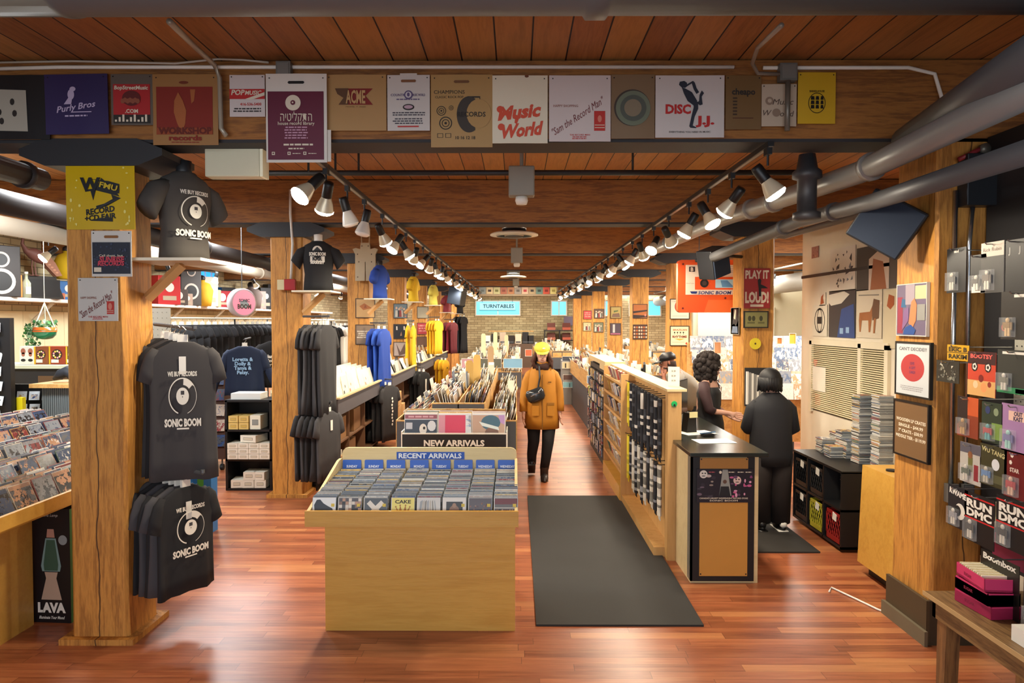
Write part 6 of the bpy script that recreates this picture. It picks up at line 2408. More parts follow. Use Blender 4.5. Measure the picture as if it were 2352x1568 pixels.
# ================================================================ left side: low bins, lava lamp boxes
t = thing('low_disc_counter', 'plywood-edged tiered counter of sleeved records behind the nearest post', 'record bin', (-3.6, 4.9, 0))
mb = MB()
mb.box(.44, .5, -4, -.35, 0, .76, m_ply)
mb.build('side_panel', t)
mb = MB()
mb.box(-.9, .5, 1.6, 1.65, 0, .8, m_ply)
mb.build('side_panel', t)
mb = MB()
mb.box(.72, .745, -4, 1.65, .78, .86, m_ply)
mb.box(-.9, .72, -4, 1.65, .76, .79, m_ply)
mb.build('front_lip', t)
mb = MB()
for r_ in range(5):
    z = .79 + r_ * .05
    mb.box(.45 - r_ * .3, .72 - r_ * .3, -4, 1.6, z - .02, z, m_black)
    mb.box(.43 - r_ * .3, .45 - r_ * .3, -4, 1.6, z - .05, z + .12, m_black)
mb.build('tier', t)
SM = MB()
SM.box(-.0025, .0025, -.09, .09, 0, .18, m_edge)
SM.add([(.003, -.086, .004), (.003, .086, .004), (.003, .086, .176), (.003, -.086, .176)], [(0, 1, 2, 3)], m_cover2)
S7 = None
for r_ in range(5):
    for i in range(12):
        y = 3.7 + i * .2 + r_ * .3
        if y > 6.4:
            continue
        for j in range(4):
            p_ = (-3.6 + .66 - r_ * .3 - j * .055, y, .80 + r_ * .05)
            lab = 'sleeved small record in the %s tier of the plywood-edged counter' % W[r_]
            g = 'sleeved small records, %s tier' % W[r_]
            rot = (0, R(-24 + random.uniform(-4, 4)), R(random.uniform(-3, 3)))
            if S7 is None:
                S7 = SM.build('small_record', None, p_, rot)
                tag(S7, lab, 'small record', g)
            else:
                dup(S7, p_, rot, lab, g)


def lava_box(x, y, rz, side, label, side2):
    t = thing('lamp_box', label, 'box', (x, y, 0), R(rz))
    w_, d_, h_ = .255, .2, .74
    mb = MB()
    mb.box(-w_ / 2, w_ / 2, 0, d_, 0, h_, M(side, .4))
    mb.box(w_ / 2, w_ / 2 + .001, 0.002, d_, 0, h_, M(side2, .4))
    mb.rect(-w_ / 2, w_ / 2, 0, h_, -.001, M(side, .4))
    mb.build('carton', t)
    mb = MB()
    sv = M('#b9a08c', .4)
    mb.poly([(-.07, .15), (.07, .15), (.035, .29), (.045, .33), (-.045, .33), (-.035, .29)], -.003, sv)
    mb.poly([(-.06, .335), (.06, .335), (.068, .37), (.035, .55), (-.035, .55), (-.068, .37)], -.003, M('#7e9c9a', .3))
    mb.poly([(-.045, .34), (.045, .34), (.05, .38), (.028, .54), (-.028, .54), (-.05, .38)], -.004, M('#3c5c4c', .3))
    mb.poly([(-.028, .555), (.028, .555), (.022, .61), (-.022, .61)], -.003, M('#b88a78', .4))
    mb.disc(.082, .54, .03, .032, -.003, M('#8a9496', .4), 18)
    mb.text('LAVA', 0, .1, .06, -.003, m_white, .06, 0, .19)
    mb.text('Illuminate Your Mood', 0, .035, .02, -.003, m_white, .02, .2, .17)
    mb.text('Lava Lamp', 0, .7, .018, -.003, M('#b5b0a8', .5), .01, .3)
    mb.T = Matrix.Translation((w_ / 2 + .0015, 0, 0)) @ Matrix.Rotation(R(90), 4, 'Z')
    mb.poly([(.12, .16), (.19, .16), (.17, .6), (.14, .6)], -.001, M('#a9b8b4', .4))
    mb.disc(.12, .28, .05, .055, -.002, m_black, 20)
    mb.text('MODERN', .12, .28, .02, -.003, m_white, .02, 0, .07)
    mb.T = None
    mb.build('carton_print', t)
    return t


lava_box(-3.0, 4.58, -4, '#0f0e14', 'tall black lava lamp carton with green side beside the nearest post', '#3f6b34')
lava_box(-2.72, 4.95, -8, '#3c5c8a', 'blue lava lamp carton tucked behind the nearest post', '#3f6b34')
for k, (x, y) in enumerate(((-3.02, 6.5), (-2.84, 6.55))):
    mb = MB()
    mb.box(-.10, .10, 0, .12, 0, .74, M('#2d6fae', .4))
    mb.rect(-.03, .03, .4, .72, -.001, M('#4f9a3c', .4))
    mb.poly([(-.04, .12), (.05, .12), (.02, .4), (-.02, .4)], -.002, M('#7fb5c9', .4))
    mb.disc(.05, .64, .025, .03, -.002, m_white, 16)
    tag(mb.build('tall_carton', None, (x - .06, y, 0), R(-4)), ['tall blue and green carton behind the lower fan of shirts', 'second tall blue carton showing at the edge of the lower shirts'][k], 'box')

# ---- wall shelf and its objects along the brick side wall
t = thing('wall_shelf', 'long white shelf high on the brick side wall', 'shelf', (-7.35, 8, 2.24))
mb = MB()
mb.box(-.24, .2, 0, 20, 0, .05, m_white)
mb.build('board', t)
for i in range(9):
    mb = MB()
    mb.tube([(-.22, 1 + i * 2.2, -.3), (.12, 1 + i * 2.2, 0)], .03, M('#c9c2ae', .5), 4)
    mb.build('brace', t)


def on_shelf(px, w_, h_, c, name, label, cat, kind='box', Xs=-7.2, d_=.25):
    p = atx(px, 700, Xs)
    y = p.y
    t = thing(name, label, cat, (Xs, y, 2.292), R(58))
    mb = MB()
    if kind == 'box':
        mb.box(-w_ / 2, w_ / 2, 0, d_, 0, h_, M(c, .5))
        mb.build('body', t, bevel=.01)
        mb = MB()
        mb.disc(0, h_ * .6, w_ * .2, w_ * .2, -.004, m_white, 14)
        mb.rect(-w_ * .3, w_ * .3, h_ * .15, h_ * .3, -.004, M('#b5a68c', .5))
        mb.build('front_detail', t)
    elif kind == 'speaker':
        mb.box(-w_ / 2, w_ / 2, 0, d_, 0, h_, M(c, .5))
        mb.build('cabinet', t, bevel=.01)
        for (z, r_) in ((h_ * .3, w_ * .36), (h_ * .72, w_ * .22)):
            mb = MB()
            mb.disc(0, z, r_, r_, -.006, M('#d8cfc0', .5), 24, inner=.75)
            mb.disc(0, z, r_ * .75, r_ * .75, -.005, m_black, 20)
            mb.build('driver', t)
    elif kind == 'bottle':
        mb.lathe([(w_ / 2, 0), (w_ / 2, h_ * .6), (w_ * .18, h_ * .78), (w_ * .18, h_), (w_ * .2, h_)], (0, 0, 0), M(c, .2), 16)
        mb.build('glass', t, smooth=True)
        mb = MB()
        mb.lathe([(w_ * .22, h_ * .97), (w_ * .22, h_ * 1.06)], (0, 0, 0), m_white, 12)
        mb.box(-w_ * .3, w_ * .3, -w_ / 2 - .003, -w_ / 2, h_ * .15, h_ * .45, m_white)
        mb.build('label', t)
    elif kind == 'bust':
        mb.lathe([(w_ * .4, 0), (w_ * .45, h_ * .3), (w_ * .5, h_ * .6), (w_ * .35, h_ * .85), (w_ * .14, h_ * .92), (w_ * .14, h_)], (0, 0, 0), M(c, .8), 16)
        mb.build('shirt', t, smooth=True)
        mb = MB()
        mb.ball((0, 0, h_ * 1.05), w_ * .16, w_ * .16, w_ * .16, m_dark)
        mb.build('neck', t, smooth=True)
    elif kind == 'tilt':
        mb.poly([(-w_ / 2, 0), (w_ / 2, 0), (w_ / 2 - .12, h_), (-w_ / 2 + .02, h_)], 0, M(c, .5), d_)
        mb.build('cabinet', t)
        mb = MB()
        mb.rect(-w_ / 2 + .05, w_ / 2 - .06, .03, h_ - .05, -.004, m_black)
        mb.build('grille', t)
    return t


on_shelf(4, .5, .72, '#2a2320', 'loudspeaker', 'dark wooden loudspeaker with pale ring on the wall shelf, farthest forward', 'loudspeaker', 'speaker')
on_shelf(28, .28, .32, '#e08a3a', 'small_box', 'orange box standing on the wall shelf', 'box')
on_shelf(61, .12, .36, '#b9c2a4', 'bottle', 'pale glass bottle on the wall shelf by the orange box', 'bottle', 'bottle')
on_shelf(100, .6, .34, '#26231f', 'stage_monitor', 'black wedge loudspeaker under the metal bird sculpture', 'loudspeaker', 'tilt')
on_shelf(138, .16, .1, '#c9704a', 'small_box', 'small orange-pink box at the foot of the wedge loudspeaker', 'box')
on_shelf(158, .3, .3, '#3a74b5', 'small_box', 'blue box under the yellow shirt on the wall shelf', 'box')
t = on_shelf(155, .36, .45, '#e3bd1a', 'mannequin_torso', 'small mannequin torso in a yellow shirt above the blue box on the wall shelf', 'mannequin', 'bust')
t.location.z += .33
# shelf farther along
on_shelf(390, .5, .6, '#c41f24', 'bottle_crate', 'bright red plastic crate on the wall shelf', 'crate')
on_shelf(412, .42, .34, '#4a3c34', 'old_turntable', 'dark brown device with pale arms beside the red crate', 'device')
on_shelf(440, .5, 1.05, '#3a322c', 'loudspeaker', 'tall brown loudspeaker with two rings beyond the red crate', 'loudspeaker', 'speaker')
on_shelf(432, .24, .26, '#b59a86', 'plant_pot', 'pale pinkish pot before the tall brown loudspeaker', 'pot')
on_shelf(464, .5, .6, '#e3b02a', 'mannequin_torso', 'mannequin torso in a yellow hooded top beyond the tall loudspeaker', 'mannequin', 'bust')
on_shelf(466, .34, .3, '#2f5576', 'small_box', 'teal box below the yellow hooded mannequin', 'box')
on_shelf(487, .5, .4, '#d9d08a', 'toy_player', 'pale yellow round-faced record player beside the blue window', 'record player')
on_shelf(486, .36, .7, '#cfc0ae', 'art_print', 'pale picture with a black figure behind the yellow record player', 'picture')
on_shelf(511, .5, .4, '#a51f2a', 'toy_player', 'red portable radio on the wall shelf before the blue bricks', 'radio')
on_shelf(526, .4, .5, '#17171a', 'small_box', 'black box with a round hole beyond the red radio', 'box')
on_shelf(577, .6, .6, '#8a7a72', 'mannequin_torso', 'mannequin torso in a pinkish shirt near the second post', 'mannequin', 'bust')
on_shelf(598, .4, .5, '#b59a8e', 'art_print', 'pinkish printed card near the second post', 'picture')
on_shelf(612, .4, .62, '#1c1c1f', 'small_box', 'black boxed set with a white picture near the second post', 'box')
on_shelf(632, .5, .75, '#15161a', 'small_box', 'tall black box with white rings hard by the second post', 'box')
# metal heron sculpture on the wedge loudspeaker
p = atx(85, 655, -7.25)
t = thing('bird_sculpture', 'rusty brown metal heron standing on the wedge loudspeaker', 'sculpture', (-7.2, p.y, 2.632), R(58))
t.scale = (.7, .7, .7)
s_ = .95
mb = MB()
bm_ = M('#7a4e44', .6)
mb.tube([(-.42 * s_, 0, 1.0 * s_), (-.36 * s_, 0, 1.08 * s_), (-.3 * s_, 0, 1.02 * s_), (-.33 * s_, 0, .85 * s_), (-.36 * s_, 0, .7 * s_), (-.28 * s_, 0, .55 * s_), (-.15 * s_, 0, .5 * s_), (0, 0, .42 * s_), (.15 * s_, 0, .3 * s_)],
        [.012, .035, .03, .025, .03, .06, .13, .14, .06], bm_, 12)
mb.build('body', t, smooth=True)
mb = MB()
mb.poly([(-.05, .45), (.1, .5), (.28, .3), (.42, .02), (.3, .0), (.1, .22)], -.07, M('#9a6a52', .6), .03)
for i in range(6):
    mb.disc(.06 + i * .05, .36 - i * .055, .03, .02, -.075, M('#c08a6a', .6), 8)
mb.poly([(-.05, .45), (.1, .5), (.28, .3), (.42, .02), (.3, .0), (.1, .22)], .05, M('#9a6a52', .6), .03)
mb.build('wing', t)
mb = MB()
for x in (-.14, -.08):
    mb.tube([(x, 0, .4), (x - .02, 0, .2), (x, 0, 0)], .012, bm_, 6)
    mb.tube([(x - .06, 0, .005), (x + .06, 0, .005)], .01, bm_, 6)
mb.build('leg', t)
# hanging plant
p = at(103, 762, 9.5)
t = thing('hanging_plant', 'trailing green plant in an orange and green hanging bowl', 'plant', p)
mb = MB()
mb.lathe([(.03, -.1), (.09, -.085), (.13, -.04), (.14, .02), (.135, .06)], (0, 0, 0), M('#1d6a48', .15), 24)
mb.lathe([(.141, .0), (.137, .062), (.12, .062)], (0, 0, 0), M('#c05a24', .15), 24, caps=False)
mb.build('bowl', t, smooth=True)
mb = MB()
for a in (0, 120, 240):
    mb.tube([(.13 * math.cos(R(a)), .13 * math.sin(R(a)), .06), (0, 0, .38)], .008, M('#d9d2bc', .7), 5)
mb.tube([(0, 0, .38), (0, 0, 3.5 - p.z)], .004, M('#d9d2bc', .7), 5)
mb.build('rope', t)
mb = MB()
rr = random.Random(5)
lm = [M('#3f7a38', .6), M('#2c5f30', .6), M('#86a882', .6)]
for i in range(260):
    if i < 80:
        a = rr.uniform(0, 6.28)
        c = Vector((.14 * rr.random() ** .5 * math.cos(a), .12 * math.sin(a), .06 + rr.uniform(0, .09)))
    else:
        u = rr.random()
        c = Vector((-.15 - .03 * math.sin(u * 9) + rr.uniform(-.07, .06), -.05 + rr.uniform(-.06, .06), .1 - u * .52))
    e = Euler((rr.uniform(-1, 1), rr.uniform(-1, 1), rr.uniform(0, 6))).to_matrix()
    q = rr.uniform(.018, .034)
    mb.add([c + e @ Vector(v) for v in ((0, 0, -q), (q * .8, 0, 0), (0, .005, q), (-q * .8, 0, 0))], [(0, 1, 2, 3)], rr.choice(lm))
mb.build('foliage', t)
mb = MB()
mb.tube([(-.12, -.04, .06), (-.2, -.05, -.1), (-.16, -.05, -.28), (-.18, -.05, -.42)], .006, M('#4a6a38', .6), 5)
mb.build('stem', t)
# lamp-sign disc
t = thing('round_sign', 'round glowing red and violet shop sign seen at an angle', 'sign', at(556, 695, 9.6), R(52))
mb = MB()
mb.lathe([(.17, -.05), (.19, -.04), (.19, .06), (.17, .07)], (0, 0, 0), M('#b5a9b0', .35), 36, 'y')
mb.build('casing', t, smooth=True)
mb = MB()
mb.disc(0, 0, .165, .165, -.052, M('#b9586a', .3, 0, .8), 36)
mb.disc(0, -.02, .075, .06, -.054, M('#8fa0b0', .4), 5)
mb.text('BOOM', .0, -.05, .06, -.056, m_black, .05, 0, .2, 0)
mb.text('SONIC', .0, .03, .04, -.056, M('#40506a', .5), .05, 0, .16, 0)
mb.build('sign_face', t)
mb = MB()
mb.tube([(0, 0, .18), (0, 0, 1.3)], .006, m_steel, 5)
mb.build('hanger_rod', t)
# boxes on the pale counter of the left wall
t = thing('side_counter', 'pale counter with green edge under the hanging plant', 'counter', (-4.85, 8.6, 0))
mb = MB()
mb.box(-1.7, .2, 0, .5, 0, 1.38, m_dark)
for i in range(3):
    for j in range(2):
        mb.box(-.9 + i * .3, -.62 + i * .3, -.004, 0, .85 + j * .24, 1.05 + j * .24, M('#6b4f30', .6))
mb.build('cabinet', t)
B('counter_top', -1.8, .6, -.05, .6, 1.38, 1.42, M('#dbe2c2', .4), t)
pk = [(46, 62, '#e6e4dc', 'white lamp carton with a red swirl drawing'), (63, 78, '#e3e1d8', 'second white lamp carton with a swirl drawing'), (79, 111, '#8a4a28', 'orange and yellow party globe carton'), (113, 150, '#9a3a20', 'red and yellow party globe carton, widest'), (152, 171, '#5c3a2e', 'dark party globe carton next to the post')]
for k, (a, b, c, l) in enumerate(pk):
    p0, p1 = at(a, 861, 8.75), at(b, 820, 8.75)
    w_, h_ = p1.x - p0.x, p1.z - p0.z
    t = thing('product_box', l + ' on the pale counter', 'box', ((p0.x + p1.x) / 2, 8.75, 1.421))
    B('carton', -w_ / 2, w_ / 2, 0, .18, 0, h_, M(c, .4), t)
    mb = MB()
    if k < 2:
        for z, r_ in ((.16, .03), (.12, .022)):
            mb.disc(0, z, r_, r_ * 1.2, -.003, M('#a5624e', .5), 14)
        mb.disc(0, .05, .03, .018, -.003, m_black, 14)
    else:
        mb.rect(-w_ / 2, -w_ / 2 + .02, .0, h_, -.002, M('#e0b020', .5))
        mb.disc(0, h_ * .55, w_ * .32, w_ * .32, -.003, M('#2c1a1c', .3), 18)
        for i in range(9):
            mb.disc(w_ * .2 * math.cos(i * .7) , h_ * .55 + w_ * .2 * math.sin(i * .7), w_ * .06, w_ * .06, -.004, M(['#ffcf5a', '#f09ab0', '#ffe9a0'][i % 3], .3), 8)
        mb.rect(-w_ * .35, w_ * .1, .02, .06, -.003, m_white)
    mb.build('carton_print', t)
# podium with jackets
t = thing('podium', 'grey corrugated podium with a wooden top', 'podium', (-4.45, 7.2, 0))
mb = MB()
for i in range(30):
    mb.box(-.32 + i * .021, -.306 + i * .021, -.008, 0, 0, 1.28, M('#6c7577', .5, .2))
mb.box(-.33, .33, 0, .45, 0, 1.28, M('#5f686b', .5, .2))
mb.build('podium_body', t)
B('podium_top', -.42, .45, -.06, .5, 1.28, 1.32, m_bin, t)
mb = MB()
rr = random.Random(3)
for (cx, w_, h_) in ((-.22, .2, .1), (.0, .22, .09), (.2, .2, .08)):
    mb.tube([(cx - w_ * .7, .15, .02), (cx - w_ * .3, .12, h_ * .7), (cx, .15, h_), (cx + w_ * .4, .1, h_ * .6), (cx + w_ * .6, .14, .02)], [.02, .05, .06, .05, .02], M('#1c222b', .7), 10)
tag(mb.build('folded_jacket', None, (-4.42, 7.25, 1.33), 0, True), 'rumpled black jacket heap lying on the grey podium', 'jacket')
# pin rack at the far left
t = thing('card_rack', 'black rack of small white carded goods at the edge by the podium', 'rack', (-5.5, 6.9, 0))
mb = MB()
mb.box(-.6, .62, 0, .06, 0, 1.98, m_black)
mb.build('rack_body', t)
t = thing('card_rack', 'second lower black rack of carded goods beside the grey podium', 'rack', (-5.0, 7.35, 0))
mb = MB()
mb.box(-.4, .28, 0, .06, 0, 1.3, m_black)
mb.build('rack_body', t)
kc2 = None
mbk = MB()
mbk.box(-.05, .05, -.004, .0, 0, .09, M('#dfe6ea', .35))
mbk.rect(-.03, .03, .015, .06, -.005, m_cover)
for r_ in range(12):
    for i in range(9):
        p_ = (-5.5 - .55 + i * .13 + random.uniform(-.01, .01), 6.87, 1.84 - r_ * .14)
        lab, g = 'small white goods card in the %s row of the tall black rack' % (W + ['eleventh', 'twelfth'])[r_], 'goods cards in the %s rack row' % (W + ['eleventh', 'twelfth'])[r_]
        rot = (R(-10), R(random.uniform(-9, 9)), R(random.uniform(5, 22)))
        if kc2 is None:
            kc2 = mbk.build('goods_card', None, p_, rot)
            tag(kc2, lab, 'card', g)
        else:
            dup(kc2, p_, rot, lab, g)
for r_ in range(6):
    for i in range(5):
        dup(kc2, (-5.33 + i * .13, 7.32, 1.14 - r_ * .13), (R(-10), 0, R(random.uniform(-12, 12))), 'small white goods card on the lower rack beside the podium', 'goods cards on the lower rack')
tag(B('yellow_poster_tube', -4.90, -4.84, 7.0, 7.05, .6, 1.2, M('#e0cf1c', .4)), 'bright yellow vertical strip sign beside the grey podium', 'strip sign')
# dark doorway frame on the panelling
mb = MB()
mb.box(0, .05, 0, .06, 0, 2.05, m_dark)
mb.box(0, .05, 1.6, 1.66, 0, 2.05, m_dark)
mb.box(0, .05, 0, 1.66, 1.99, 2.05, m_dark)
tag(mb.build('mirror_frame', None, (-7.55, 12.3, 0)), 'thin black upright frame against the pale panelling', 'frame')

# ---- t-shirt racks at the left
def rack_row(x0, y0, x1, y1, z, n, label, rl, seed, cols=('#141416', '#1c1c1f', '#242428', '#101013'), h=.72, prints=True):
    d = Vector((x1 - x0, y1 - y0, 0))
    rz = math.degrees(math.atan2(d.x, -d.y)) if 0 else 0
    mb = MB()
    mb.tube([(x0, y0, z + .01), (x1, y1, z + .01)], .014, M('#d9d2b8', .4), 8)
    for f in (0, .5, 1):
        q = Vector((x0, y0, 0)).lerp(Vector((x1, y1, 0)), f)
        mb.tube([(q.x, q.y, z), (q.x, q.y, 0)], .014, m_dark, 6)
    tag(mb.build('clothes_rail'), rl, 'clothes rail')
    rr = random.Random(seed)
    pc = ['#d98a6a', '#c9d6a0', '#c9b894', '#a3b58a', '#e0a070', '#b5a878', '#d8d2c4', '#a8b8d0']
    for i in range(n):
        f = i / (n - 1)
        q = Vector((x0, y0, 0)).lerp(Vector((x1, y1, 0)), f)
        dr = None
        if prints and i % 3 == 0:
            c = M(rr.choice(pc), .7)
            k = rr.randint(0, 2)
            dr = lambda mb, c=c, k=k: (mb.rect(-.09, .09, -.42, -.18, -.035, c) if k == 0 else mb.disc(0, -.28, .09, .13, -.035, c, 9) if k == 1 else [mb.rect(-.1, .1, -.2 - .05 * j, -.175 - .05 * j, -.035, c) for j in range(5)])
        shirt('hanging_shirt', label, 't-shirt', (q.x, q.y, z - .085), 22 + rr.uniform(-8, 8), M(rr.choice(cols), .9), dr, .44, h, .05, seed * 50 + i, label.replace('shirt', 'shirts', 1), True, .16, i % 3 == 0)


rack_row(-4.9, 9.6, -4.55, 14.5, 1.98, 26, 'dark shirt on the long rail behind the cube shelf', 'white upper clothes rail full of dark shirts behind the cube shelf', 3)
rack_row(-5.2, 15.0, -5.2, 20.5, 1.98, 16, 'dark shirt on the farther rail near the side wall', 'white clothes rail farther back near the side wall', 4)
rack_row(-3.5, 12.2, -3.3, 14.2, 1.95, 10, 'white or black shirt on the rail seen past the second post', 'white rail of mixed shirts seen past the second post', 5, ('#e0ddcf', '#17171a', '#d9cf6a', '#e8e6de', '#2a2a2e'), .75, False)
rack_row(-3.5, 12.2, -3.3, 14.2, 1.15, 9, 'dark blue or white shirt on the lower rail past the second post', 'lower rail of shirts seen past the second post', 6, ('#26364f', '#8fa3ad', '#e0ddcf', '#1f2c44'), .6, False)


def sweater(px, py, Y, label, m, draw):
    p = at(px, py, Y)
    t = thing('hanging_sweater', label, 'sweater', p, R(10))
    mb = MB()
    tee(mb, m, .5, .62, .12, .24, 5, 1.25)
    for q in (-1, 1):
        mb.tube([(q * .30, 0, -.28), (q * .37, -.01, -.48), (q * .40, -.01, -.62)], [.07, .055, .04], m, 10)
    mb.build('sweater_body', t, smooth=True)
    mb = MB()
    draw(mb)
    mb.build('sweater_print', t)
    mb = MB()
    hanger(mb, .4)
    mb.build('hanger', t)
    mb = MB()
    mb.tube([(0, .4, .1), (0, 0, .09)], .01, m_steel, 6)
    mb.build('rail_hook', t)
    return t


def sw1(mb):
    for i, s_ in enumerate(('Loretta &', 'Dolly &', 'Tanya &', 'Patsy.')):
        mb.text(s_, -.01, -.16 - i * .055, .045, -.075, M('#8fb5d6', .6), .04, 0)


def sw2(mb):
    for i, s_ in enumerate(('Nancy &', 'Polly &', 'Jarvis &')):
        mb.text(s_, -.01, -.2 - i * .055, .045, -.075, m_white, .04, 0)


sweater(562, 795, 9.1, 'navy sweater with pale blue words hanging before the rails', M('#16233c', .9), sw1)
sweater(632, 783, 9.6, 'black sweater with white words half hidden by the second post', M('#121215', .9), sw2)
# card spinner with brown pictures
t = thing('card_spinner', 'wheeled stand of sepia picture cards beside the cube shelf', 'card stand', (-4.15, 9.3, 0))
mb = MB()
mb.box(-.35, .35, 0, .5, .15, 1.32, M('#4a2f24', .6))
mb.box(-.4, .4, -.02, .52, 1.32, 1.35, M('#8a5a3c', .5))
mb.build('stand_body', t)
for x in (-.3, .3):
    for y in (.05, .45):
        mb = MB()
        mb.lathe([(.04, -.02), (.04, .02)], (x, y, .04), m_black, 12, 'x')
        mb.tube([(x, y, .06), (x, y, .16)], .01, m_steel, 6)
        mb.build('caster', t)
sp = None
mbk = MB()
mbk.box(-.075, .075, -.003, .0, 0, .15, m_cover)
for r_ in range(5):
    for i in range(4):
        p_ = (-4.15 - .25 + i * .18, 9.27, 1.12 - r_ * .2)
        if sp is None:
            sp = mbk.build('picture_card', None, p_, (R(-12), 0, 0))
            tag(sp, 'picture card on the wheeled stand beside the cube shelf', 'card', 'picture cards on the wheeled stand')
        else:
            dup(sp, p_, (R(-12), R(random.uniform(-5, 5)), 0), 'picture card on the wheeled stand beside the cube shelf', 'picture cards on the wheeled stand')
# white pegboard and rack by the nearest post
p = at(358, 770, 6.3)
mb = MB()
mb.box(-.12, .13, 0, .01, -.5, .24, M('#bdb8a8', .6))
for i in range(6):
    for j in range(14):
        mb.rect(-.105 + i * .04, -.1 + i * .04, .2 - j * .05, .205 - j * .05, -.001, m_black)
mb.tube([(-.1, .01, -.5), (-.1, .01, -p.z)], .012, m_dark, 6)
mb.tube([(.11, .01, -.5), (.11, .01, -p.z)], .012, m_dark, 6)
tag(mb.build('pegboard', None, p), 'pale pegboard standing behind the long dark shirts', 'pegboard')

# ================================================================ toy cards on the right wall
def toy(Y, z, w_, h_, back, label, draw, blister='#8c8f8a', fig='#2a2a2e', X=2.46, tilt=0, fig2='#c9c4b8', rz=-90, bl=True, name='toy_card'):
    t = thing(name, label, 'toy', (X, Y, z), (0, 0, R(rz)))
    mb = MB()
    mb.poly([(-w_ / 2, 0), (w_ / 2, 0), (w_ / 2, h_), (-w_ / 2, h_)], 0, M(back, .35), .003)
    mb.T = Matrix.Translation((-w_ / 2, 0, 0))
    draw(mb, w_, h_)
    mb.T = None
    mb.build('backing_card', t)
    if bl:
        mb = MB()
        x0, x1 = -w_ / 2 + .012, min(w_ / 2 - .01, -w_ / 2 + .11)
        mb.box(x0, x1, -.018, -.001, .012, h_ * .46, bmat)
        mb.build('blister', t)
        mb = MB()
        cx = (x0 + x1) / 2
        f1, f2 = M(fig, .5), M(fig2, .5)
        mb.T = Matrix.Translation((cx, .004, 0)) @ Matrix.Diagonal((1.5, .75, 1, 1)) @ Matrix.Translation((-cx, 0, 0))
        mb.ball((cx, -.016, h_ * .40), .009, .009, .013, f2, 10, 6)
        mb.box(cx - .014, cx + .014, -.022, -.01, h_ * .24, h_ * .36, f1)
        mb.box(cx - .022, cx - .015, -.02, -.012, h_ * .2, h_ * .36, f1)
        mb.box(cx + .015, cx + .022, -.02, -.012, h_ * .2, h_ * .36, f1)
        mb.box(cx - .012, cx - .002, -.02, -.012, h_ * .07, h_ * .24, f2)
        mb.box(cx + .002, cx + .012, -.02, -.012, h_ * .07, h_ * .24, f2)
        mb.build('figure', t)
    mb = MB()
    mb.tube([(0, 2.78 - X, h_ - .012), (0, -.03, h_ - .012), (0, -.04, h_ - .002)], .0035, m_chrome, 6)
    mb.build('peg_hook', t)
    return t


bt = NT('clear_blister')
bt.b.inputs['Base Color'].default_value = (.8, .82, .82, 1)
bt.b.inputs['Roughness'].default_value = .2
bt.b.inputs['Alpha'].default_value = .13
bmat = bt.m
T_ = lambda s, x, z, h, c, b=.04, wd=None, rot=0: (lambda mb, w, hh: mb.text(s, w * x, hh * z, h, -.001, M(c, .5), b, 0, None if wd is None else w * wd, rot))


def many(*fs):
    return lambda mb, w, h: [f(mb, w, h) for f in fs]


def rc(a, b, c, d, col, y=-.0006):
    return lambda mb, w, h: mb.rect(w * a, w * b, h * c, h * d, y, M(col, .4))


def dc(x, z, r_, col, y=-.0008, n=20, inner=0.0):
    return lambda mb, w, h: mb.disc(w * x, h * z, r_, r_, y, M(col, .4), n, inner=inner)


def rundmc(mb, w, h):
    mb.rect(0, w, h * .9, h * .93, -.0008, M('#c8262a', .4))
    mb.rect(0, w, h * .46, h * .49, -.0008, M('#c8262a', .4))
    mb.text('RUN', w * .5, h * .79, .04, -.001, m_white, .05, 0, w * .84)
    mb.text('DMC', w * .5, h * .6, .04, -.001, m_white, .05, 0, w * .84)


def yof(px, X):
    return atx(px, 784, X).y


def zof(px, py, X):
    return atx(px, py, X).z


def toy_at(px0, px1, py0, py1, back, label, draw, X=2.46, **k):
    ya, yb = yof(px0, X), yof(px1, X)
    cx = (px0 + px1) / 2
    z0 = zof(cx, py1, X)
    z1 = zof(cx, py0, X)
    toy((ya + yb) / 2, z0, abs(ya - yb), z1 - z0, back, label, draw, X=X, **k)


toy_at(2172, 2216, 570, 672, '#17181a', 'narrow dark carded toy, first in the top row beside the conduit', T_('band', .5, .93, .016, '#e6e2d8'), fig='#3a3834', fig2='#b5aea0')
toy_at(2226, 2262, 585, 672, '#26282a', 'dark carded toy with a white arch label, second in the top row', many(rc(.1, .95, .0, .16, '#e3e0d2'), dc(.5, .2, .02, '#3b6a48')), fig='#3a3834')
toy_at(2250, 2302, 556, 672, '#c9beb0', 'carded toy with pale pinkish header, third in the top row', many(rc(0, 1, .0, .72, '#3a3a3a'), T_('Rick Rubin', .5, .86, .02, '#8a7a70', 0, .8)), fig='#5a5048')
toy_at(2306, 2352, 550, 668, '#1d1f22', 'black carded toy hanging last in the top row', many(T_('J', .2, .8, .03, '#b5b5b0'), T_('J', .7, .8, .03, '#b5b5b0')), bl=False)
toy_at(2298, 2375, 668, 780, '#2a2826', 'dark carded toy with a red round sticker in the second row', many(dc(.1, .25, .018, '#c0303c'), rc(.4, .9, .87, .93, '#e6e2d8')), fig='#8a6a3a', fig2='#c9a878')
toy_at(2176, 2226, 792, 828, '#c99a1a', 'yellow ERIC B and RAKIM carded toy tilted on its peg', many(T_('ERIC B', .5, .72, .024, '#2a2008', .04, .84), T_('RAKIM', .5, .26, .024, '#2a2008', .04, .84), rc(0, 1, .48, .52, '#2a2008')), bl=False)
toy_at(2152, 2204, 828, 878, '#2c2a24', 'crinkly dark plastic pack under the yellow carded toy', lambda mb, w, h: sw_scatter(['#8c8a7c', '#c9c6b8', '#4a4a44', '#6a6a60'], 26, 9, .02)(mb, w, h), bl=False)
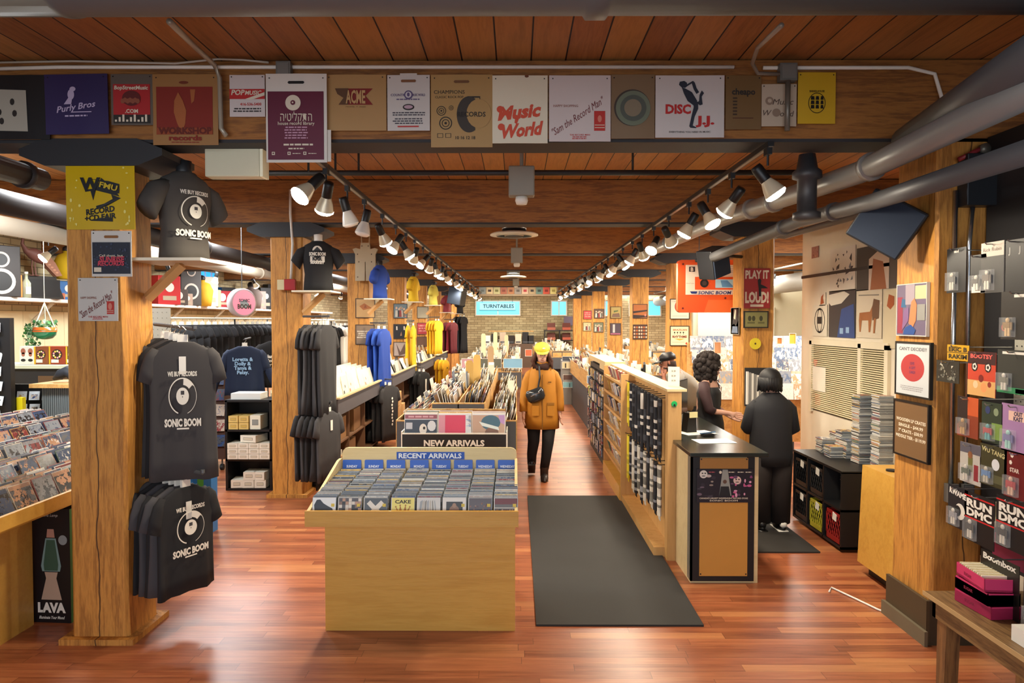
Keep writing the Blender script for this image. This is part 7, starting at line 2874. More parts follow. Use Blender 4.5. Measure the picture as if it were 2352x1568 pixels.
toy_at(2224, 2288, 808, 910, '#c9442e', 'red and yellow BOOTSY carded toy with two star eyes', many(rc(0, 1, .72, 1, '#3a1014'), T_('BOOTSY', .5, .9, .022, '#e06058', .04, .8), rc(0, 1, 0, .35, '#d9a868', -.0007), dc(.26, .66, .026, '#17090b'), dc(.74, .66, .026, '#17090b'),
    dc(.26, .66, .02, '#e8e0d6', -.001, 5, .5), dc(.74, .66, .02, '#e8e0d6', -.001, 5, .5), dc(.5, .4, .02, '#7a1c18'), dc(.3, .25, .02, '#e8c8a0'), dc(.6, .2, .025, '#e89a60'), dc(.8, .28, .015, '#8c2c20')), bl=False)
toy_at(2292, 2372, 804, 905, '#2f3330', 'black and green carded toy beside the BOOTSY one', many(rc(0, 1, .0, .14, '#2f8a58'), rc(.55, 1, .02, .12, '#e6e6dc'), rc(.15, .85, .9, .96, '#e6e2d8')), fig='#6a6a5c')
toy_at(2202, 2250, 912, 1005, '#8a3a22', 'orange and dark brown carded toy under the BOOTSY one', many(rc(0, .5, .3, 1, '#2a1a18'), rc(.5, 1, .55, 1, '#c8582a')), fig='#6a4a2c', fig2='#b58a4a')
toy_at(2258, 2306, 925, 1018, '#2a3a2c', 'dark green-lit carded toy between the brown and violet ones', many(rc(.5, 1, .1, .5, '#7a9a4a'), dc(.3, .8, .02, '#2c3a6a'), dc(.7, .78, .02, '#8a9a7a')), fig='#a82c34', fig2='#4a9aa0')
toy_at(2304, 2372, 930, 1042, '#a57fae', 'violet OUTKAST carded toy with two clear figures', many(rc(.25, .9, .66, .86, '#e6c0b0'), T_('OUT', .58, .81, .02, '#4a3a5a', .05), T_('KAST', .58, .71, .02, '#4a3a5a', .05)), fig='#6a6aa0', fig2='#9ad0c9')
toy_at(2210, 2258, 1020, 1112, '#b9b5ae', 'white and grey comic-art carded toy below the brown one', many(rc(0, 1, .75, 1, '#5a5864'), dc(.5, .72, .02, '#8a5a3a'), rc(.4, .62, .3, .66, '#6a6a3a'), rc(.68, .9, .1, .5, '#8c2c34')), fig='#3a4a38')
toy_at(2256, 2318, 1025, 1120, '#3c3a22', 'olive carded toy with WU TANG lettering in the fifth row', many(T_('WU TANG', .5, .85, .024, '#c9c08a', .03, .86, -6), dc(.6, .55, .03, '#d6dae0'), rc(.1, .9, .1, .3, '#5a5a3c')), fig='#4a7ab0', fig2='#b5b0a0')
toy_at(2312, 2375, 1040, 1150, '#6a1418', 'dark red star-spangled carded toy in the fifth row', many(dc(.3, .9, .012, '#e6dcd0', -.001, 5), dc(.25, .75, .012, '#e6dcd0', -.001, 5), T_('STAR', .4, .6, .02, '#d9c9bc')), fig='#a81c2a', fig2='#d0a890')
toy_at(2184, 2230, 1120, 1216, '#22242a', 'black KWAME carded toy with a white moon disc', many(T_('KWAME', .5, .84, .03, '#e6e4dc', .05, .84, -6), dc(.62, .42, .045, '#e0ddd2'), dc(.5, .42, .03, '#17181c', -.0012)), fig='#8a8a90')
toy_at(2222, 2292, 1140, 1255, '#17171b', 'black RUN DMC carded toy with red bars beside KWAME', rundmc, fig='#1c1c20')
toy_at(2296, 2375, 1150, 1270, '#17171b', 'black RUN DMC carded toy at the edge, second of two', rundmc, fig='#1c1c20')
# bench
t = thing('wooden_bench', 'worn wooden bench beneath the toy cards', 'bench', (2.48, 2.95, 0))
mb = MB()
mb.box(-.28, .28, -1.6, .9, .47, .495, m_oldw)
mb.box(-.285, -.28, -1.6, .9, .475, .498, M('#b99a6a', .5))
mb.build('bench_top', t)
mb = MB()
mb.box(-.26, -.23, -1.6, .85, .38, .47, m_oldw)
mb.box(.23, .26, -1.6, .85, .38, .47, m_oldw)
mb.box(-.26, .26, .82, .85, .38, .47, m_oldw)
mb.build('apron', t)
for (x, y) in ((-.22, .78), (.2, .78), (-.22, -1.4)):
    mb = MB()
    mb.loft([[(x - .035, y - .035, 0), (x + .035, y - .035, 0), (x + .035, y + .035, 0), (x - .035, y + .035, 0)], [(x - .03, y - .04, .38), (x + .045, y - .04, .38), (x + .045, y + .04, .38), (x - .03, y + .04, .38)]], m_oldv)
    mb.build('leg', t)
pkm = M('#cf3a6c', .4)
for k, (x, y, z, rz) in enumerate(((2.38, 3.6, .497, 4), (2.375, 3.6, .562, 0), (2.38, 3.61, .627, -5))):
    t = thing('pink_box', ['lowest of three flat pink boxes stacked on the bench', 'middle of three flat pink boxes stacked on the bench', 'open topmost pink box stacked on the bench'][k], 'box', (x, y, z), R(rz - 90))
    mb = MB()
    mb.box(-.13, .13, -.08, -.076, 0, .062, pkm)
    mb.box(-.13, .13, .076, .08, 0, .062, pkm)
    mb.box(-.13, -.126, -.08, .08, 0, .062, pkm)
    mb.box(.126, .13, -.08, .08, 0, .062, pkm)
    mb.box(-.13, .13, -.08, .08, 0, .055 if k < 2 else .01, pkm)
    mb.build('box_body', t)
    mb = MB()
    mb.text('SUGAR', -.02, .03, .016, -.081, M('#8a1c40', .5), .02)
    mb.build('box_print', t)
    if k == 2:
        mb = MB()
        for i in range(12):
            mb.box(-.12 + i * .018, -.11 + i * .018, -.07, .07, .01, .066, M(['#d9c9a0', '#efe6cc'][i % 2], .6))
        mb.build('packet', t)
tag(B('box_card', 2.56, 2.62, 3.55, 3.85, .85, .98, M('#d6cba8', .6)), 'cream card panel hanging behind the pink boxes', 'card')
tag(B('pink_card', 2.6, 2.63, 3.62, 3.9, .66, .8, M('#9a2a50', .5)), 'dim pink card standing behind the pink boxes', 'card')
toy_at(2262, 2352, 1285, 1440, '#1c1b18', 'large black BEASTIE-lettered boxed figure set standing on the bench', many(T_('Boombox', .5, .93, .03, '#e6e2d8', .04, .86), dc(.15, .25, .03, '#d8d8d8', -.0012, 20, .7), rc(.45, .52, .1, .7, '#8a7040'), rc(.3, .34, .3, .8, '#5a5848'), dc(.3, .65, .02, '#a39a80'), dc(.7, .6, .025, '#6c6448'), rc(.55, .8, .05, .1, '#e8e8e0')),
       X=2.42, fig='#57533c', fig2='#a59a78')
for k, (y, z) in enumerate(((3.3, .5), (3.12, .5))):
    toy(y, z, .15, .24, '#2b2a2a', ['black carded figure leaning on the bench beside the large set', 'black carded figure at the very edge of the bench'][k], rc(.2, .8, .75, .85, '#b5b2a8'), X=2.4, fig='#6a6a70')
tag(B('white_carton', 2.26, 2.36, 2.95, 3.25, .497, .57, m_white), 'small white carton lying at the front edge of the bench', 'box')
# ================================================================ people
def skinned(nodes, edges):
    """one continuous skinned surface grown round a skeleton; returns vertices and faces"""
    me = bpy.data.meshes.new('skeleton')
    keys = list(nodes)
    me.from_pydata([nodes[k][:3] for k in keys], [(keys.index(a), keys.index(b)) for a, b in edges], [])
    o = bpy.data.objects.new('skeleton', me)
    COL.objects.link(o)
    o.modifiers.new('skin', 'SKIN').use_smooth_shade = True
    for i, k in enumerate(keys):
        v = me.skin_vertices[0].data[i]
        v.radius = nodes[k][3:5] if len(nodes[k]) > 4 else (nodes[k][3], nodes[k][3])
        v.use_root = i == 0
    s_ = o.modifiers.new('sub', 'SUBSURF')
    s_.levels = 1
    s_.render_levels = 1
    dg = bpy.context.evaluated_depsgraph_get()
    ev = o.evaluated_get(dg)
    m = ev.to_mesh()
    vs = [tuple(v.co) for v in m.vertices]
    fs = [tuple(p.vertices) for p in m.polygons]
    ev.to_mesh_clear()
    bpy.data.objects.remove(o)
    bpy.data.meshes.remove(me)
    return vs, fs


def hand(nodes, edges, wrist, k, d, side, curl=.5):
    """palm, four unequal fingers and a thumb growing from the wrist along d"""
    d = Vector(d).normalized()
    sd = Vector(side).normalized()
    nr = d.cross(sd).normalized()
    w_ = Vector(nodes[wrist][:3])
    nodes[k + 'palm'] = tuple(w_ + d * .055) + (.028, .018)
    edges.append((wrist, k + 'palm'))
    for i, (off, ln) in enumerate(((-.028, .068), (-.010, .078), (.010, .074), (.027, .06))):
        a = w_ + d * .09 + sd * off
        b = a + d * ln * .5 + nr * ln * curl * .2
        c = b + d * ln * .42 + nr * ln * curl * .5
        for q, p_, r_ in (('a', a, .012), ('b', b, .0115), ('c', c, .010)):
            nodes[k + q + str(i)] = tuple(p_) + (r_,)
        edges += [(k + 'palm', k + 'a%d' % i), (k + 'a%d' % i, k + 'b%d' % i), (k + 'b%d' % i, k + 'c%d' % i)]
    a = w_ + d * .045 - sd * .042
    b = a + d * .035 - sd * .014 + nr * .01
    nodes[k + 'ta'], nodes[k + 'tb'] = tuple(a) + (.011,), tuple(b) + (.009,)
    edges += [(k + 'palm', k + 'ta'), (k + 'ta', k + 'tb')]


def face(mb, c, yaw, pitch, skin, brow, roll=0, beard=None):
    mb.T = Matrix.Translation(c) @ Matrix.Rotation(R(yaw), 4, 'Z') @ Matrix.Rotation(R(pitch), 4, 'X') @ Matrix.Rotation(R(roll), 4, 'Y')
    mb.ball((0, .008, .015), .074, .092, .10, skin, 18, 12)
    mb.ball((0, -.02, -.05), .055, .062, .065, skin, 16, 10)
    mb.loft([[(-.008, -.083, .018), (.008, -.083, .018), (.006, -.07, .02), (-.006, -.07, .02)], [(-.016, -.103, -.022), (.016, -.103, -.022), (.014, -.07, -.028), (-.014, -.07, -.028)]], skin)
    for s_ in (-1, 1):
        mb.ball((s_ * .028, -.077, .012), .013, .009, .007, m_white, 10, 6)
        mb.ball((s_ * .028, -.084, .011), .005, .004, .006, m_black, 8, 6)
        mb.box(s_ * .028 - .015, s_ * .028 + .015, -.088, -.078, .028, .034, brow)
        mb.ball((s_ * .076, .01, .0), .01, .02, .028, skin, 8, 6)
    mb.box(-.02, .02, -.086, -.076, -.052, -.046, M('#8e4a44', .5))
    if beard:
        mb.ball((0, -.03, -.068), .056, .06, .046, beard, 14, 8)
        mb.box(-.024, .024, -.088, -.076, -.04, -.034, beard)
    mb.T = None


def figure(name, label, loc, nodes, edges, headc, yaw, pitch, skin, brow, beard=None, rz=0):
    t = thing(name, label, 'person', loc, R(rz))
    vs, fs = skinned(nodes, edges)
    mb = MB()
    mb.add(vs, fs, skin)
    face(mb, headc, yaw, pitch, skin, brow, 0, beard)
    mb.build('body', t, smooth=True)
    return t


def ring(cx, cy, z, rx, ry, n=24, wob=0, k=5, ph=0, tilt=0):
    return [(cx + rx * math.cos(2 * pi * i / n) * (1 + wob * math.sin(k * 2 * pi * i / n + ph)), cy + ry * math.sin(2 * pi * i / n) * (1 + wob * math.sin(k * 2 * pi * i / n + ph)), z + tilt * math.sin(2 * pi * i / n)) for i in range(n)]


def garment(t, name, rings, m, extra=()):
    mb = MB()
    mb.loft(rings, m)
    for pts, rs in extra:
        mb.tube(pts, rs, m, 14)
    o = mb.build(name, t, smooth=True)
    return o


SK1, SK2 = M('#c99a84', .5), M('#a8705a', .5)
# ---- walking person in the mustard coat
N = {'pelvis': (0, 0, .88, .13, .10), 'chest': (0, .0, 1.2, .14, .10), 'neckb': (0, 0, 1.38, .07), 'neck': (0, -.01, 1.46, .05), 'head': (0, -.03, 1.54, .06),
     'ls': (-.13, 0, 1.31, .04), 'le': (-.2, .01, 1.08, .038), 'lw': (-.225, -.06, .83, .028), 'rs': (.13, 0, 1.31, .04), 're': (.2, .03, 1.08, .038), 'rw': (.22, -.02, .83, .028),
     'lh': (-.09, 0, .84, .085), 'lk': (-.10, .02, .46, .055), 'la': (-.12, .22, .12, .038), 'lt': (-.12, .19, .08, .022), 'rh': (.09, 0, .84, .08), 'rk': (.07, -.08, .46, .05), 'ra': (.03, -.04, .10, .034), 'rt': (.03, -.09, .045, .022)}
Ed = [('pelvis', 'chest'), ('chest', 'neckb'), ('neckb', 'neck'), ('neck', 'head'), ('neckb', 'ls'), ('ls', 'le'), ('le', 'lw'), ('neckb', 'rs'), ('rs', 're'), ('re', 'rw'),
      ('pelvis', 'lh'), ('lh', 'lk'), ('lk', 'la'), ('la', 'lt'), ('pelvis', 'rh'), ('rh', 'rk'), ('rk', 'ra'), ('ra', 'rt')]
hand(N, Ed, 'lw', 'l', (-.05, -.1, -1), (0, 1, 0), .6)
hand(N, Ed, 'rw', 'r', (.05, -.1, -1), (0, 1, 0), .6)
cm = M('#ad7014', .75)
P1 = figure('person', 'person in a mustard coat and yellow cap walking down the aisle', (.32, 8.85, 0), N, Ed, (0, -.05, 1.545), 4, 14, SK1, M('#4a2a1c', .8))
garment(P1, 'coat', [ring(0, 0, .63, .215, .15, 28, .035, 7), ring(0, 0, .75, .21, .15, 28, .03, 7, .6), ring(0, 0, .95, .195, .145, 28, .02, 5, 1), ring(0, 0, 1.08, .185, .135, 28, .02, 4), ring(0, 0, 1.23, .185, .135, 28, .01), ring(0, .01, 1.31, .175, .12, 28), ring(0, .01, 1.37, .13, .10, 28), ring(0, .0, 1.45, .085, .085, 28)], cm,
        [([(-.10, 0, 1.34), (-.15, .0, 1.29), (-.185, .0, 1.2), (-.21, .01, 1.08), (-.228, -.03, .93), (-.232, -.06, .84)], [.04, .058, .062, .057, .05, .046]), ([(.10, 0, 1.34), (.15, .01, 1.29), (.185, .01, 1.2), (.21, .03, 1.08), (.225, .0, .93), (.228, -.02, .84)], [.04, .058, .062, .057, .05, .046])])
mb = MB()
mb.box(-.004, .006, -.158, -.145, .64, 1.3, M('#6e4609', .8))
for x in (-.125, .06):
    mb.box(x, x + .085, -.166, -.15, .93, .96, M('#8a5a10', .8))
    mb.box(x, x + .085, -.160, -.15, .80, .93, M('#b0741a', .8))
mb.box(.07, .11, -.145, -.14, 1.2, 1.215, M('#6e4609', .8))
mb.build('pocket', P1)
garment(P1, 'scarf', [ring(0, -.0, 1.35, .11, .10, 20, .08, 5), ring(0, -.01, 1.40, .115, .105, 20, .1, 4), ring(0, .0, 1.44, .085, .08, 20, .05)], M('#3a221c', .9))
tr = M('#141417', .85)
for s_, pts in ((-1, [(-.09, 0, .8), (-.10, .0, .62), (-.10, .03, .46), (-.12, .14, .28), (-.12, .2, .15)]), (1, [(.09, 0, .8), (.085, -.03, .62), (.07, -.1, .46), (.05, -.07, .28), (.03, -.03, .13)])):
    mb = MB()
    mb.tube(pts, [.09, .085, .073, .062, .056], tr, 14)
    mb.build('trouser_leg', P1, smooth=True)
for (x, y, z, p_) in ((-.12, .2, .05, -35), (.03, -.05, .0, 8)):
    mb = MB()
    mb.T = Matrix.Translation((x, y, z)) @ Matrix.Rotation(R(p_), 4, 'X')
    mb.ball((0, -.06, .045), .048, .125, .045, M('#2a201c', .4), 14, 8)
    mb.tube([(0, .02, .04), (0, .02, .16)], [.05, .052], M('#2a201c', .4), 12)
    mb.box(-.045, .045, -.18, .065, -.0, .018, m_black)
    mb.T = None
    mb.build('boot', P1, smooth=False)
mb = MB()
rr = random.Random(9)
hm = M('#4c2a1c', .8)
for i in range(46):
    a = R(rr.uniform(-25, 205))
    r0 = .075
    x, y = r0 * math.cos(a), r0 * math.sin(a) * .9
    s_ = 1 if x > 0 else -1
    p = [(x, y - .03, 1.58), (x * 1.2, y * 1.2 - .03, 1.52), (x * 1.45 + rr.uniform(-.02, .02), y * 1.2 - .04, 1.46), (x * 1.35 + rr.uniform(-.03, .03), y * 1.2 - .05 + rr.uniform(-.02, .02), 1.40 + rr.uniform(-.04, .02))]
    mb.tube(p, [.014, .02, .02, .008], hm, 6)
mb.ball((0, 0, 1.57), .085, .095, .085, hm, 16, 10)
mb.build('hair', P1, smooth=True)
mb = MB()
cp = M('#d9cf4e', .7)
mb.T = Matrix.Translation((0, -.03, 1.595)) @ Matrix.Rotation(R(12), 4, 'X')
mb.loft([ring(0, 0, 0, .098, .112, 20), ring(0, 0, .04, .096, .108, 20), ring(0, 0, .075, .075, .085, 20), ring(0, 0, .092, .035, .04, 20)], cp)
br = [(-.085, -.07, .0), (-.06, -.15, -.018), (0, -.175, -.02), (.06, -.15, -.018), (.085, -.07, .0)]
mb.add(br + [(a, b, c + .008) for a, b, c in br], [(0, 1, 2, 3, 4), (9, 8, 7, 6, 5)] + [(i, (i + 1) % 5, (i + 1) % 5 + 5, i + 5) for i in range(5)], cp)
mb.ball((.02, -.108, .045), .018, .006, .012, m_white, 10, 6)
mb.T = None
mb.build('cap', P1, smooth=True)
t = thing('crossbody_bag', 'shiny black crossbody bag worn by the person in the mustard coat', 'bag', (.32 - .085, 8.85 - .165, 1.06), (0, R(-20), 0))
mb = MB()
gl = M('#26292c', .15)
mb.loft([ring(0, 0, -.085, .085, .035, 16), ring(0, 0, -.05, .11, .05, 16, .05), ring(0, 0, .03, .115, .05, 16, .06, 4), ring(0, 0, .07, .09, .03, 16)], gl)
mb.build('bag_body', t, smooth=True)
mb = MB()
mb.tube([(-.06, -.05, 0), (.06, -.05, .01)], .004, m_chrome, 5)
mb.build('zipper', t)
mb = MB()
mb.tube([(.05, 0, .05), (.12, .01, .17), (.16, .05, .30), (.14, .13, .36)], .012, m_black, 6)
mb.build('strap', t)

# ---- capped man leaning on the counter
N = {'pelvis': (.28, .05, .95, .13, .10), 'chest': (.16, 0, 1.2, .15, .11), 'neckb': (.04, 0, 1.32, .07), 'neck': (-.02, 0, 1.37, .05), 'head': (-.06, 0, 1.44, .06),
     'ls': (.05, .17, 1.29, .055), 'le': (-.12, .17, 1.05, .042), 'lw': (-.20, .02, 1.02, .028), 'rs': (.06, -.17, 1.29, .055), 're': (-.06, -.2, 1.05, .042), 'rw': (-.12, -.07, 1.24, .028),
     'lh': (.28, .1, .9, .085), 'lk': (.3, .1, .48, .055), 'la': (.3, .1, .1, .04), 'lt': (.2, .1, .04, .035), 'rh': (.28, -.05, .9, .085), 'rk': (.26, -.08, .48, .055), 'ra': (.28, -.08, .1, .04), 'rt': (.18, -.08, .04, .035)}
Ed2 = [e for e in Ed if e[0] in N and e[1] in N]
hand(N, Ed2, 'rw', 'r', (.0, .1, 1), (1, 0, 0), .9)
hand(N, Ed2, 'lw', 'l', (-1, -.3, 0), (0, 1, 0), .3)
P2 = figure('person', 'bearded person in black cap leaning chin on hand behind the display unit', (1.92, 8.8, 0), N, Ed2, (-.075, 0, 1.445), -82, 14, SK2, M('#2a1a14', .8), M('#2c1c16', .9))
garment(P2, 'shirt', [ring(.27, .04, .86, .14, .17, 24, .02), ring(.24, .03, 1.0, .14, .17, 24, .03), ring(.17, 0, 1.15, .16, .19, 24, .02), ring(.1, 0, 1.27, .15, .2, 24), ring(.05, 0, 1.33, .10, .14, 24), ring(.02, 0, 1.37, .07, .08, 24)], M('#8d867a', .85),
        [([(.06, -.15, 1.3), (.02, -.2, 1.2), (-.06, -.21, 1.05)], [.06, .07, .062]), ([(.05, .15, 1.3), (-.02, .19, 1.2), (-.12, .18, 1.06)], [.06, .07, .06])])
garment(P2, 'trousers', [ring(.28, .03, .08, .11, .16, 20), ring(.28, .03, .5, .12, .17, 20), ring(.28, .03, .92, .14, .17, 20)], tr)
mb = MB()
mb.T = Matrix.Translation((-.07, 0, 1.475)) @ Matrix.Rotation(R(-82), 4, 'Z') @ Matrix.Rotation(R(10), 4, 'X')
mb.loft([ring(0, 0.01, 0, .09, .105, 20), ring(0, .01, .05, .088, .1, 20), ring(0, .01, .09, .05, .06, 20)], m_black)
mb.add([(a, b - .0, c) for a, b, c in br] + [(a, b, c + .008) for a, b, c in br], [(0, 1, 2, 3, 4), (9, 8, 7, 6, 5)] + [(i, (i + 1) % 5, (i + 1) % 5 + 5, i + 5) for i in range(5)], m_black)
mb.T = None
mb.build('cap', P2, smooth=True)
garment(P2, 'hair', [ring(-.02, 0, 1.33, .05, .05, 14, .1), ring(-.02, 0, 1.39, .07, .08, 14, .1), ring(-.04, 0, 1.46, .08, .085, 14)], M('#2a1712', .9))

# ---- curly-haired person behind the counter
N = {'pelvis': (0, 0, .9, .13, .10), 'chest': (0, 0, 1.15, .14, .10), 'neckb': (0, 0, 1.32, .065), 'neck': (.01, 0, 1.39, .045), 'head': (.02, 0, 1.46, .06),
     'ls': (-.08, -.13, 1.29, .05), 'le': (-.04, -.2, 1.04, .038), 'lw': (.14, -.2, 1.02, .026), 'rs': (.08, .14, 1.29, .05), 're': (.12, .17, 1.04, .038), 'rw': (.2, .04, .98, .026),
     'lh': (-.03, -.08, .86, .08), 'lk': (-.03, -.08, .46, .052), 'la': (-.03, -.08, .1, .038), 'lt': (.07, -.1, .03, .03), 'rh': (.03, .08, .86, .08), 'rk': (.03, .08, .46, .052), 'ra': (.03, .08, .1, .038), 'rt': (.12, .07, .03, .03)}
Ed3 = [e for e in Ed if e[0] in N and e[1] in N]
hand(N, Ed3, 'lw', 'l', (1, -.05, -.25), (0, .3, 1), .5)
hand(N, Ed3, 'rw', 'r', (.6, -.5, -.4), (0, 1, .3), .5)
P3 = figure('person', 'curly-haired person in a black dress reaching over the counter', (2.0, 7.45, 0), N, Ed3, (.03, -.005, 1.475), 62, 8, SK1, M('#20140e', .8))
garment(P3, 'dress', [ring(0, 0, .25, .2, .2, 24, .04, 6), ring(0, 0, .6, .18, .18, 24, .03, 6), ring(0, 0, .9, .155, .165, 24), ring(0, 0, 1.05, .12, .135, 24), ring(0, 0, 1.2, .12, .15, 24), ring(0, 0, 1.27, .095, .14, 24)], M('#0d0d10', .7))
mb = MB()
sh = M('#3a2426', .8)
mb.tube([(-.08, -.12, 1.31), (-.09, -.18, 1.22), (-.05, -.205, 1.06), (-.0, -.205, 1.03)], [.055, .06, .052, .045], sh, 12)
mb.tube([(.08, .12, 1.31), (.12, .17, 1.18), (.13, .18, 1.05)], [.055, .06, .052], sh, 12)
mb.build('sheer_sleeve', P3, smooth=True)
mb = MB()
rr = random.Random(2)
hb_ = M('#1c110c', .85)
mb.ball((0, .01, 1.50), .125, .125, .115, hb_, 18, 10)
for i in range(120):
    a, b = rr.uniform(0, 6.28), rr.uniform(-.9, 1.4)
    d = Vector((math.cos(a) * math.cos(b), math.sin(a) * math.cos(b), math.sin(b)))
    if d.x > .35 and d.z < .4 and d.y < .5:
        continue
    c = Vector((-.005, .012, 1.485)) + Vector((d.x * .13, d.y * .13, d.z * .13))
    mb.ball(c, .03, .03, .034, hb_, 7, 5)
    if d.z < -.3:
        mb.ball(c - Vector((0, 0, .05)), .028, .028, .034, hb_, 7, 5)
mb.build('hair', P3, smooth=True)
mb = MB()
mb.tube([(.07, -.04, 1.34), (.11, -.08, 1.27), (.12, -.03, 1.22), (.09, .03, 1.3)], .004, m_chrome, 5)
mb.build('necklace', P3)

# ---- person in black seen from behind
N = {'pelvis': (0, 0, .80, .13, .10), 'chest': (0, 0, 1.06, .15, .11), 'neckb': (0, 0, 1.24, .07), 'neck': (-.01, .01, 1.29, .05), 'head': (-.02, .02, 1.37, .06),
     'ls': (-.14, 0, 1.17, .045), 'le': (-.19, .06, .96, .04), 'lw': (-.1, .2, .98, .03), 'rs': (.14, 0, 1.17, .045), 're': (.2, .03, .96, .04), 'rw': (.14, .2, .92, .03),
     'lh': (-.08, 0, .76, .085), 'lk': (-.09, 0, .42, .058), 'la': (-.09, .0, .1, .04), 'lt': (-.1, .1, .03, .035), 'rh': (.08, 0, .76, .085), 'rk': (.09, .02, .42, .058), 'ra': (.08, -.02, .1, .04), 'rt': (.1, .08, .03, .035)}
Ed4 = [e for e in Ed if e[0] in N and e[1] in N]
hand(N, Ed4, 'lw', 'l', (.5, .8, .1), (1, -.4, 0), .6)
hand(N, Ed4, 'rw', 'r', (-.5, .8, .1), (1, .4, 0), .6)
P4 = figure('person', 'person in black jacket seen from behind at the crate shelf', (2.37, 6.66, 0), N, Ed4, (-.02, .02, 1.385), 160, 5, SK1, m_black)
jk = M('#17181d', .8)
garment(P4, 'jacket', [ring(0, 0, .62, .19, .14, 26, .03, 6), ring(0, 0, .72, .205, .145, 26, .03, 6), ring(0, 0, .95, .19, .14, 26, .02), ring(0, 0, 1.12, .2, .14, 26, .01), ring(0, 0, 1.19, .18, .13, 26), ring(0, 0, 1.24, .13, .10, 26), ring(0, 0, 1.29, .075, .075, 26)], jk,
        [([(-.12, 0, 1.19), (-.165, .01, 1.13), (-.205, .04, .95), (-.17, .13, .93), (-.11, .19, .97)], [.055, .07, .065, .056, .048]), ([(.12, 0, 1.19), (.165, .0, 1.13), (.21, .02, .95), (.18, .12, .9), (.14, .19, .92)], [.055, .07, .065, .056, .048])])
garment(P4, 'jacket_collar', [ring(0, 0, 1.24, .095, .09, 18), ring(-.005, 0, 1.275, .075, .07, 18)], M('#c9c5bd', .8))
tb = M('#1b1210', .85)
for s_ in (-1, 1):
    mb = MB()
    mb.tube([(s_ * .085, 0, .72), (s_ * .095, .0, .42), (s_ * .09, -.005, .08)], [.115, .095, .088], tb, 16)
    mb.build('trouser_leg', P4, smooth=True)
    mb = MB()
    mb.ball((s_ * .095, .03, .04), .05, .13, .042, m_black, 14, 8)
    mb.box(s_ * .095 - .045, s_ * .095 + .045, -.09, .14, 0, .02, m_white if s_ > 0 else m_black)
    mb.ball((s_ * .095, -.08, .075), .035, .02, .03, m_white if s_ > 0 else m_black, 10, 6)
    mb.build('shoe', P4, smooth=True)
mb = MB()
hk = M('#0e0d0f', .6)
mb.ball((-.015, -.005, 1.415), .1, .11, .105, hk, 20, 12)
rr = random.Random(4)
for i in range(60):
    a = R(rr.uniform(170, 370))
    x, y = .09 * math.cos(a), .1 * math.sin(a)
    mb.tube([(x - .015, y, 1.43), (x * 1.02 - .015, y * 1.02, 1.37), (x * (.95 + rr.uniform(0, .3)) - .015, y * .95, 1.315 + rr.uniform(-.02, .03))], [.02, .019, .006], hk, 6)
mb.build('hair', P4, smooth=True)

# ================================================================ small posters under the seventh beam
q0, q1 = at(1099, 679, 25.86), at(1282, 654, 25.86)
tag(B('poster_board', q0.x, q1.x, 25.86, 25.89, q0.z, q1.z, M('#a8957c', .6)), 'long pale board carrying the row of tiny bags far down the shop', 'board')
for k, (c, l) in enumerate((('#8a9494', 'grey'), ('#c9b48c', 'tan with dark figure'), ('#b5b082', 'olive and cream'), ('#9c5a44', 'brick brown'), ('#a8704a', 'rust and tan'), ('#8f8680', 'dull grey-brown'), ('#c9a890', 'cream with red heart'), ('#a89270', 'kraft with black mark'), ('#5c7a72', 'green with dark bar'), ('#c24a34', 'red-orange'), ('#dcd28a', 'bright cream, last'))):
    px = 1101 + k * 16.3
    sheet(px, 658, px + 14.5, 675, 25.84, c, 'shopping_bag', 'tiny %s bag pinned in the row on the far pale board' % l, 'bag',
          (lambda mb, w, h, k=k: mb.rect(w * .25, w * .75, h * .3, h * .6, -.006, M(['#6a7474', '#3a2420', '#6a6a3a', '#7a3a2c', '#6a3420', '#5a544e', '#a8303a', '#2c2420', '#2c3a38', '#7a1c14', '#a89a50'][k], .6))), 0, .001, False)
# far wall furniture
def far_unit(x0, x1, z0, z1, y, label, items, name='far_shelf_unit'):
    t = thing(name, label, 'shelf unit', ((x0 + x1) / 2, y, z0))
    w_ = (x1 - x0) / 2
    mb = MB()
    for x in (-w_, w_ - .04, -.02):
        mb.box(x, x + .04, 0, .4, 0, z1 - z0, m_dark)
    for i in range(4):
        z = (z1 - z0) * i / 3
        mb.box(-w_, w_, 0, .4, z - .02, z + .02, m_dark)
    mb.build('frame', t)
    return t


far_unit(1.2, 2.5, .3, 1.55, 30.3, 'dark two-column shelf unit of record players by the far brick wall', None)
for k in range(6):
    x, z = 1.3 + (k % 2) * .64, [.74, 1.15, 1.57][k // 2]
    t = thing('record_player', 'small orange-red record player on the far shelf unit, %s' % ['lower left-hand cell', 'lower other cell', 'upper cell', 'upper other cell', 'on top', 'on top beside another'][k].replace('left-hand ', 'near '), 'record player', (x + .2, 30.45, z))
    B('case', -.17, .17, -.12, .12, 0, .11, M(['#a8604a', '#c2624a'][k % 2], .5), t)
    B('lid', -.17, .17, .08, .12, .11, .3, M('#6a3428', .5), t)
t = thing('far_counter', 'dark counter of turntables along the far brick wall', 'counter', (-.4, 30, 0))
mb = MB()
mb.box(-1.1, 1.2, 0, .6, 0, 1.0, M('#5a4636', .6))
mb.box(-.75, 1.15, .3, .6, 1.5, 1.54, m_bin)
mb.build('counter_body', t)
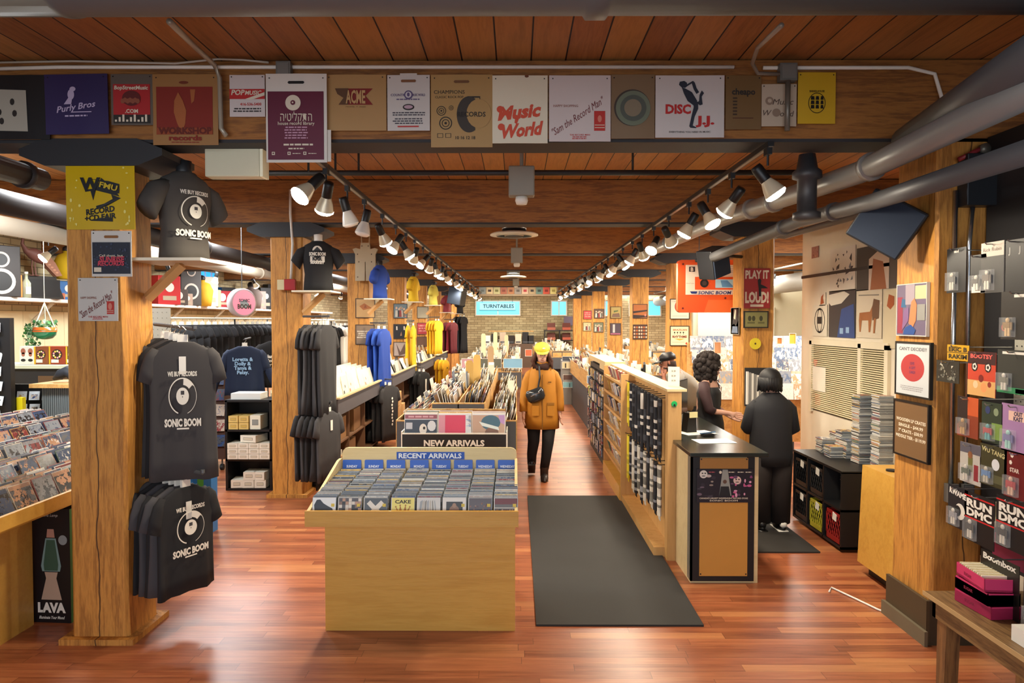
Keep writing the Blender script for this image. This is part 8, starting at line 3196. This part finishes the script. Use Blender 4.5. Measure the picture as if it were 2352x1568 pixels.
for k, (x, c) in enumerate(((-1.2, '#d9d9d6'), (-.9, '#1c201e'), (-.55, '#b9a892'), (-.2, '#241c18'), (.1, '#d9c6ae'), (.4, '#17171a'), (.62, '#101012'))):
    t = thing('hifi_unit', '%s hi-fi unit standing on the far counter' % ['white', 'dark green-black', 'beige', 'dark brown', 'cream', 'black', 'tall jet-black'][k], 'hi-fi', (x, 30.1, 1.0))
    B('case', -.13, .13, 0, .3, 0, .34 + .07 * (k % 3), M(c, .5), t)
    B('knob_panel', -.1, .1, -.01, 0, .04, .1, m_grey, t)
tag(B('purple_art_print', 2.05, 2.5, 30.75, 30.8, 1.75, 2.15, M('#6a5f72', .5)), 'small grey-violet print leaning above the far shelf unit', 'picture')

# magazine racks behind the counter staff
t = thing('magazine_rack', 'stepped rack of pale magazines beyond the curly-haired person', 'rack', (3.3, 10.1, 0))
mb = MB()
for r_ in range(5):
    mb.box(-.85, .9, -.3 + r_ * .1, -.2 + r_ * .1, .3, 1.0 + r_ * .16, m_bin)
mb.build('rack_body', t)
mg = None
m_mag = random_mat('magazine_art', [(0, '#efeae0'), (.35, '#d9d3c6'), (.5, '#f4f2ec'), (.7, '#9a9ea4'), (.8, '#c9a880'), (.9, '#6a7a94')], .4, True)
mb = MB()
mb.box(-.08, .08, -.004, 0, 0, .22, m_mag)
for r_ in range(5):
    for i in range(10):
        p_ = (2.55 + i * .165, 9.785 + r_ * .1, .88 + r_ * .16)
        lab, g = 'pale magazine on the %s step of the rack beyond the staff' % W[r_], 'magazines on the %s rack step' % W[r_]
        if mg is None:
            mg = mb.build('magazine', None, p_)
            tag(mg, lab, 'magazine', g)
        else:
            dup(mg, p_, (R(-6), 0, 0), lab, g)
for (a, b, c, d, Y, col, l) in ((1640, 785, 1656, 812, 9.7, '#e0a878', 'peach printed card standing on the magazine rack'), (1812, 765, 1828, 790, 9.9, '#e3c050', 'yellow box standing at the far end of the magazine rack'), (1784, 775, 1796, 790, 9.9, '#d98a4a', 'orange card standing at the far end of the magazine rack')):
    facing(a, b, c, d, Y, col, l)
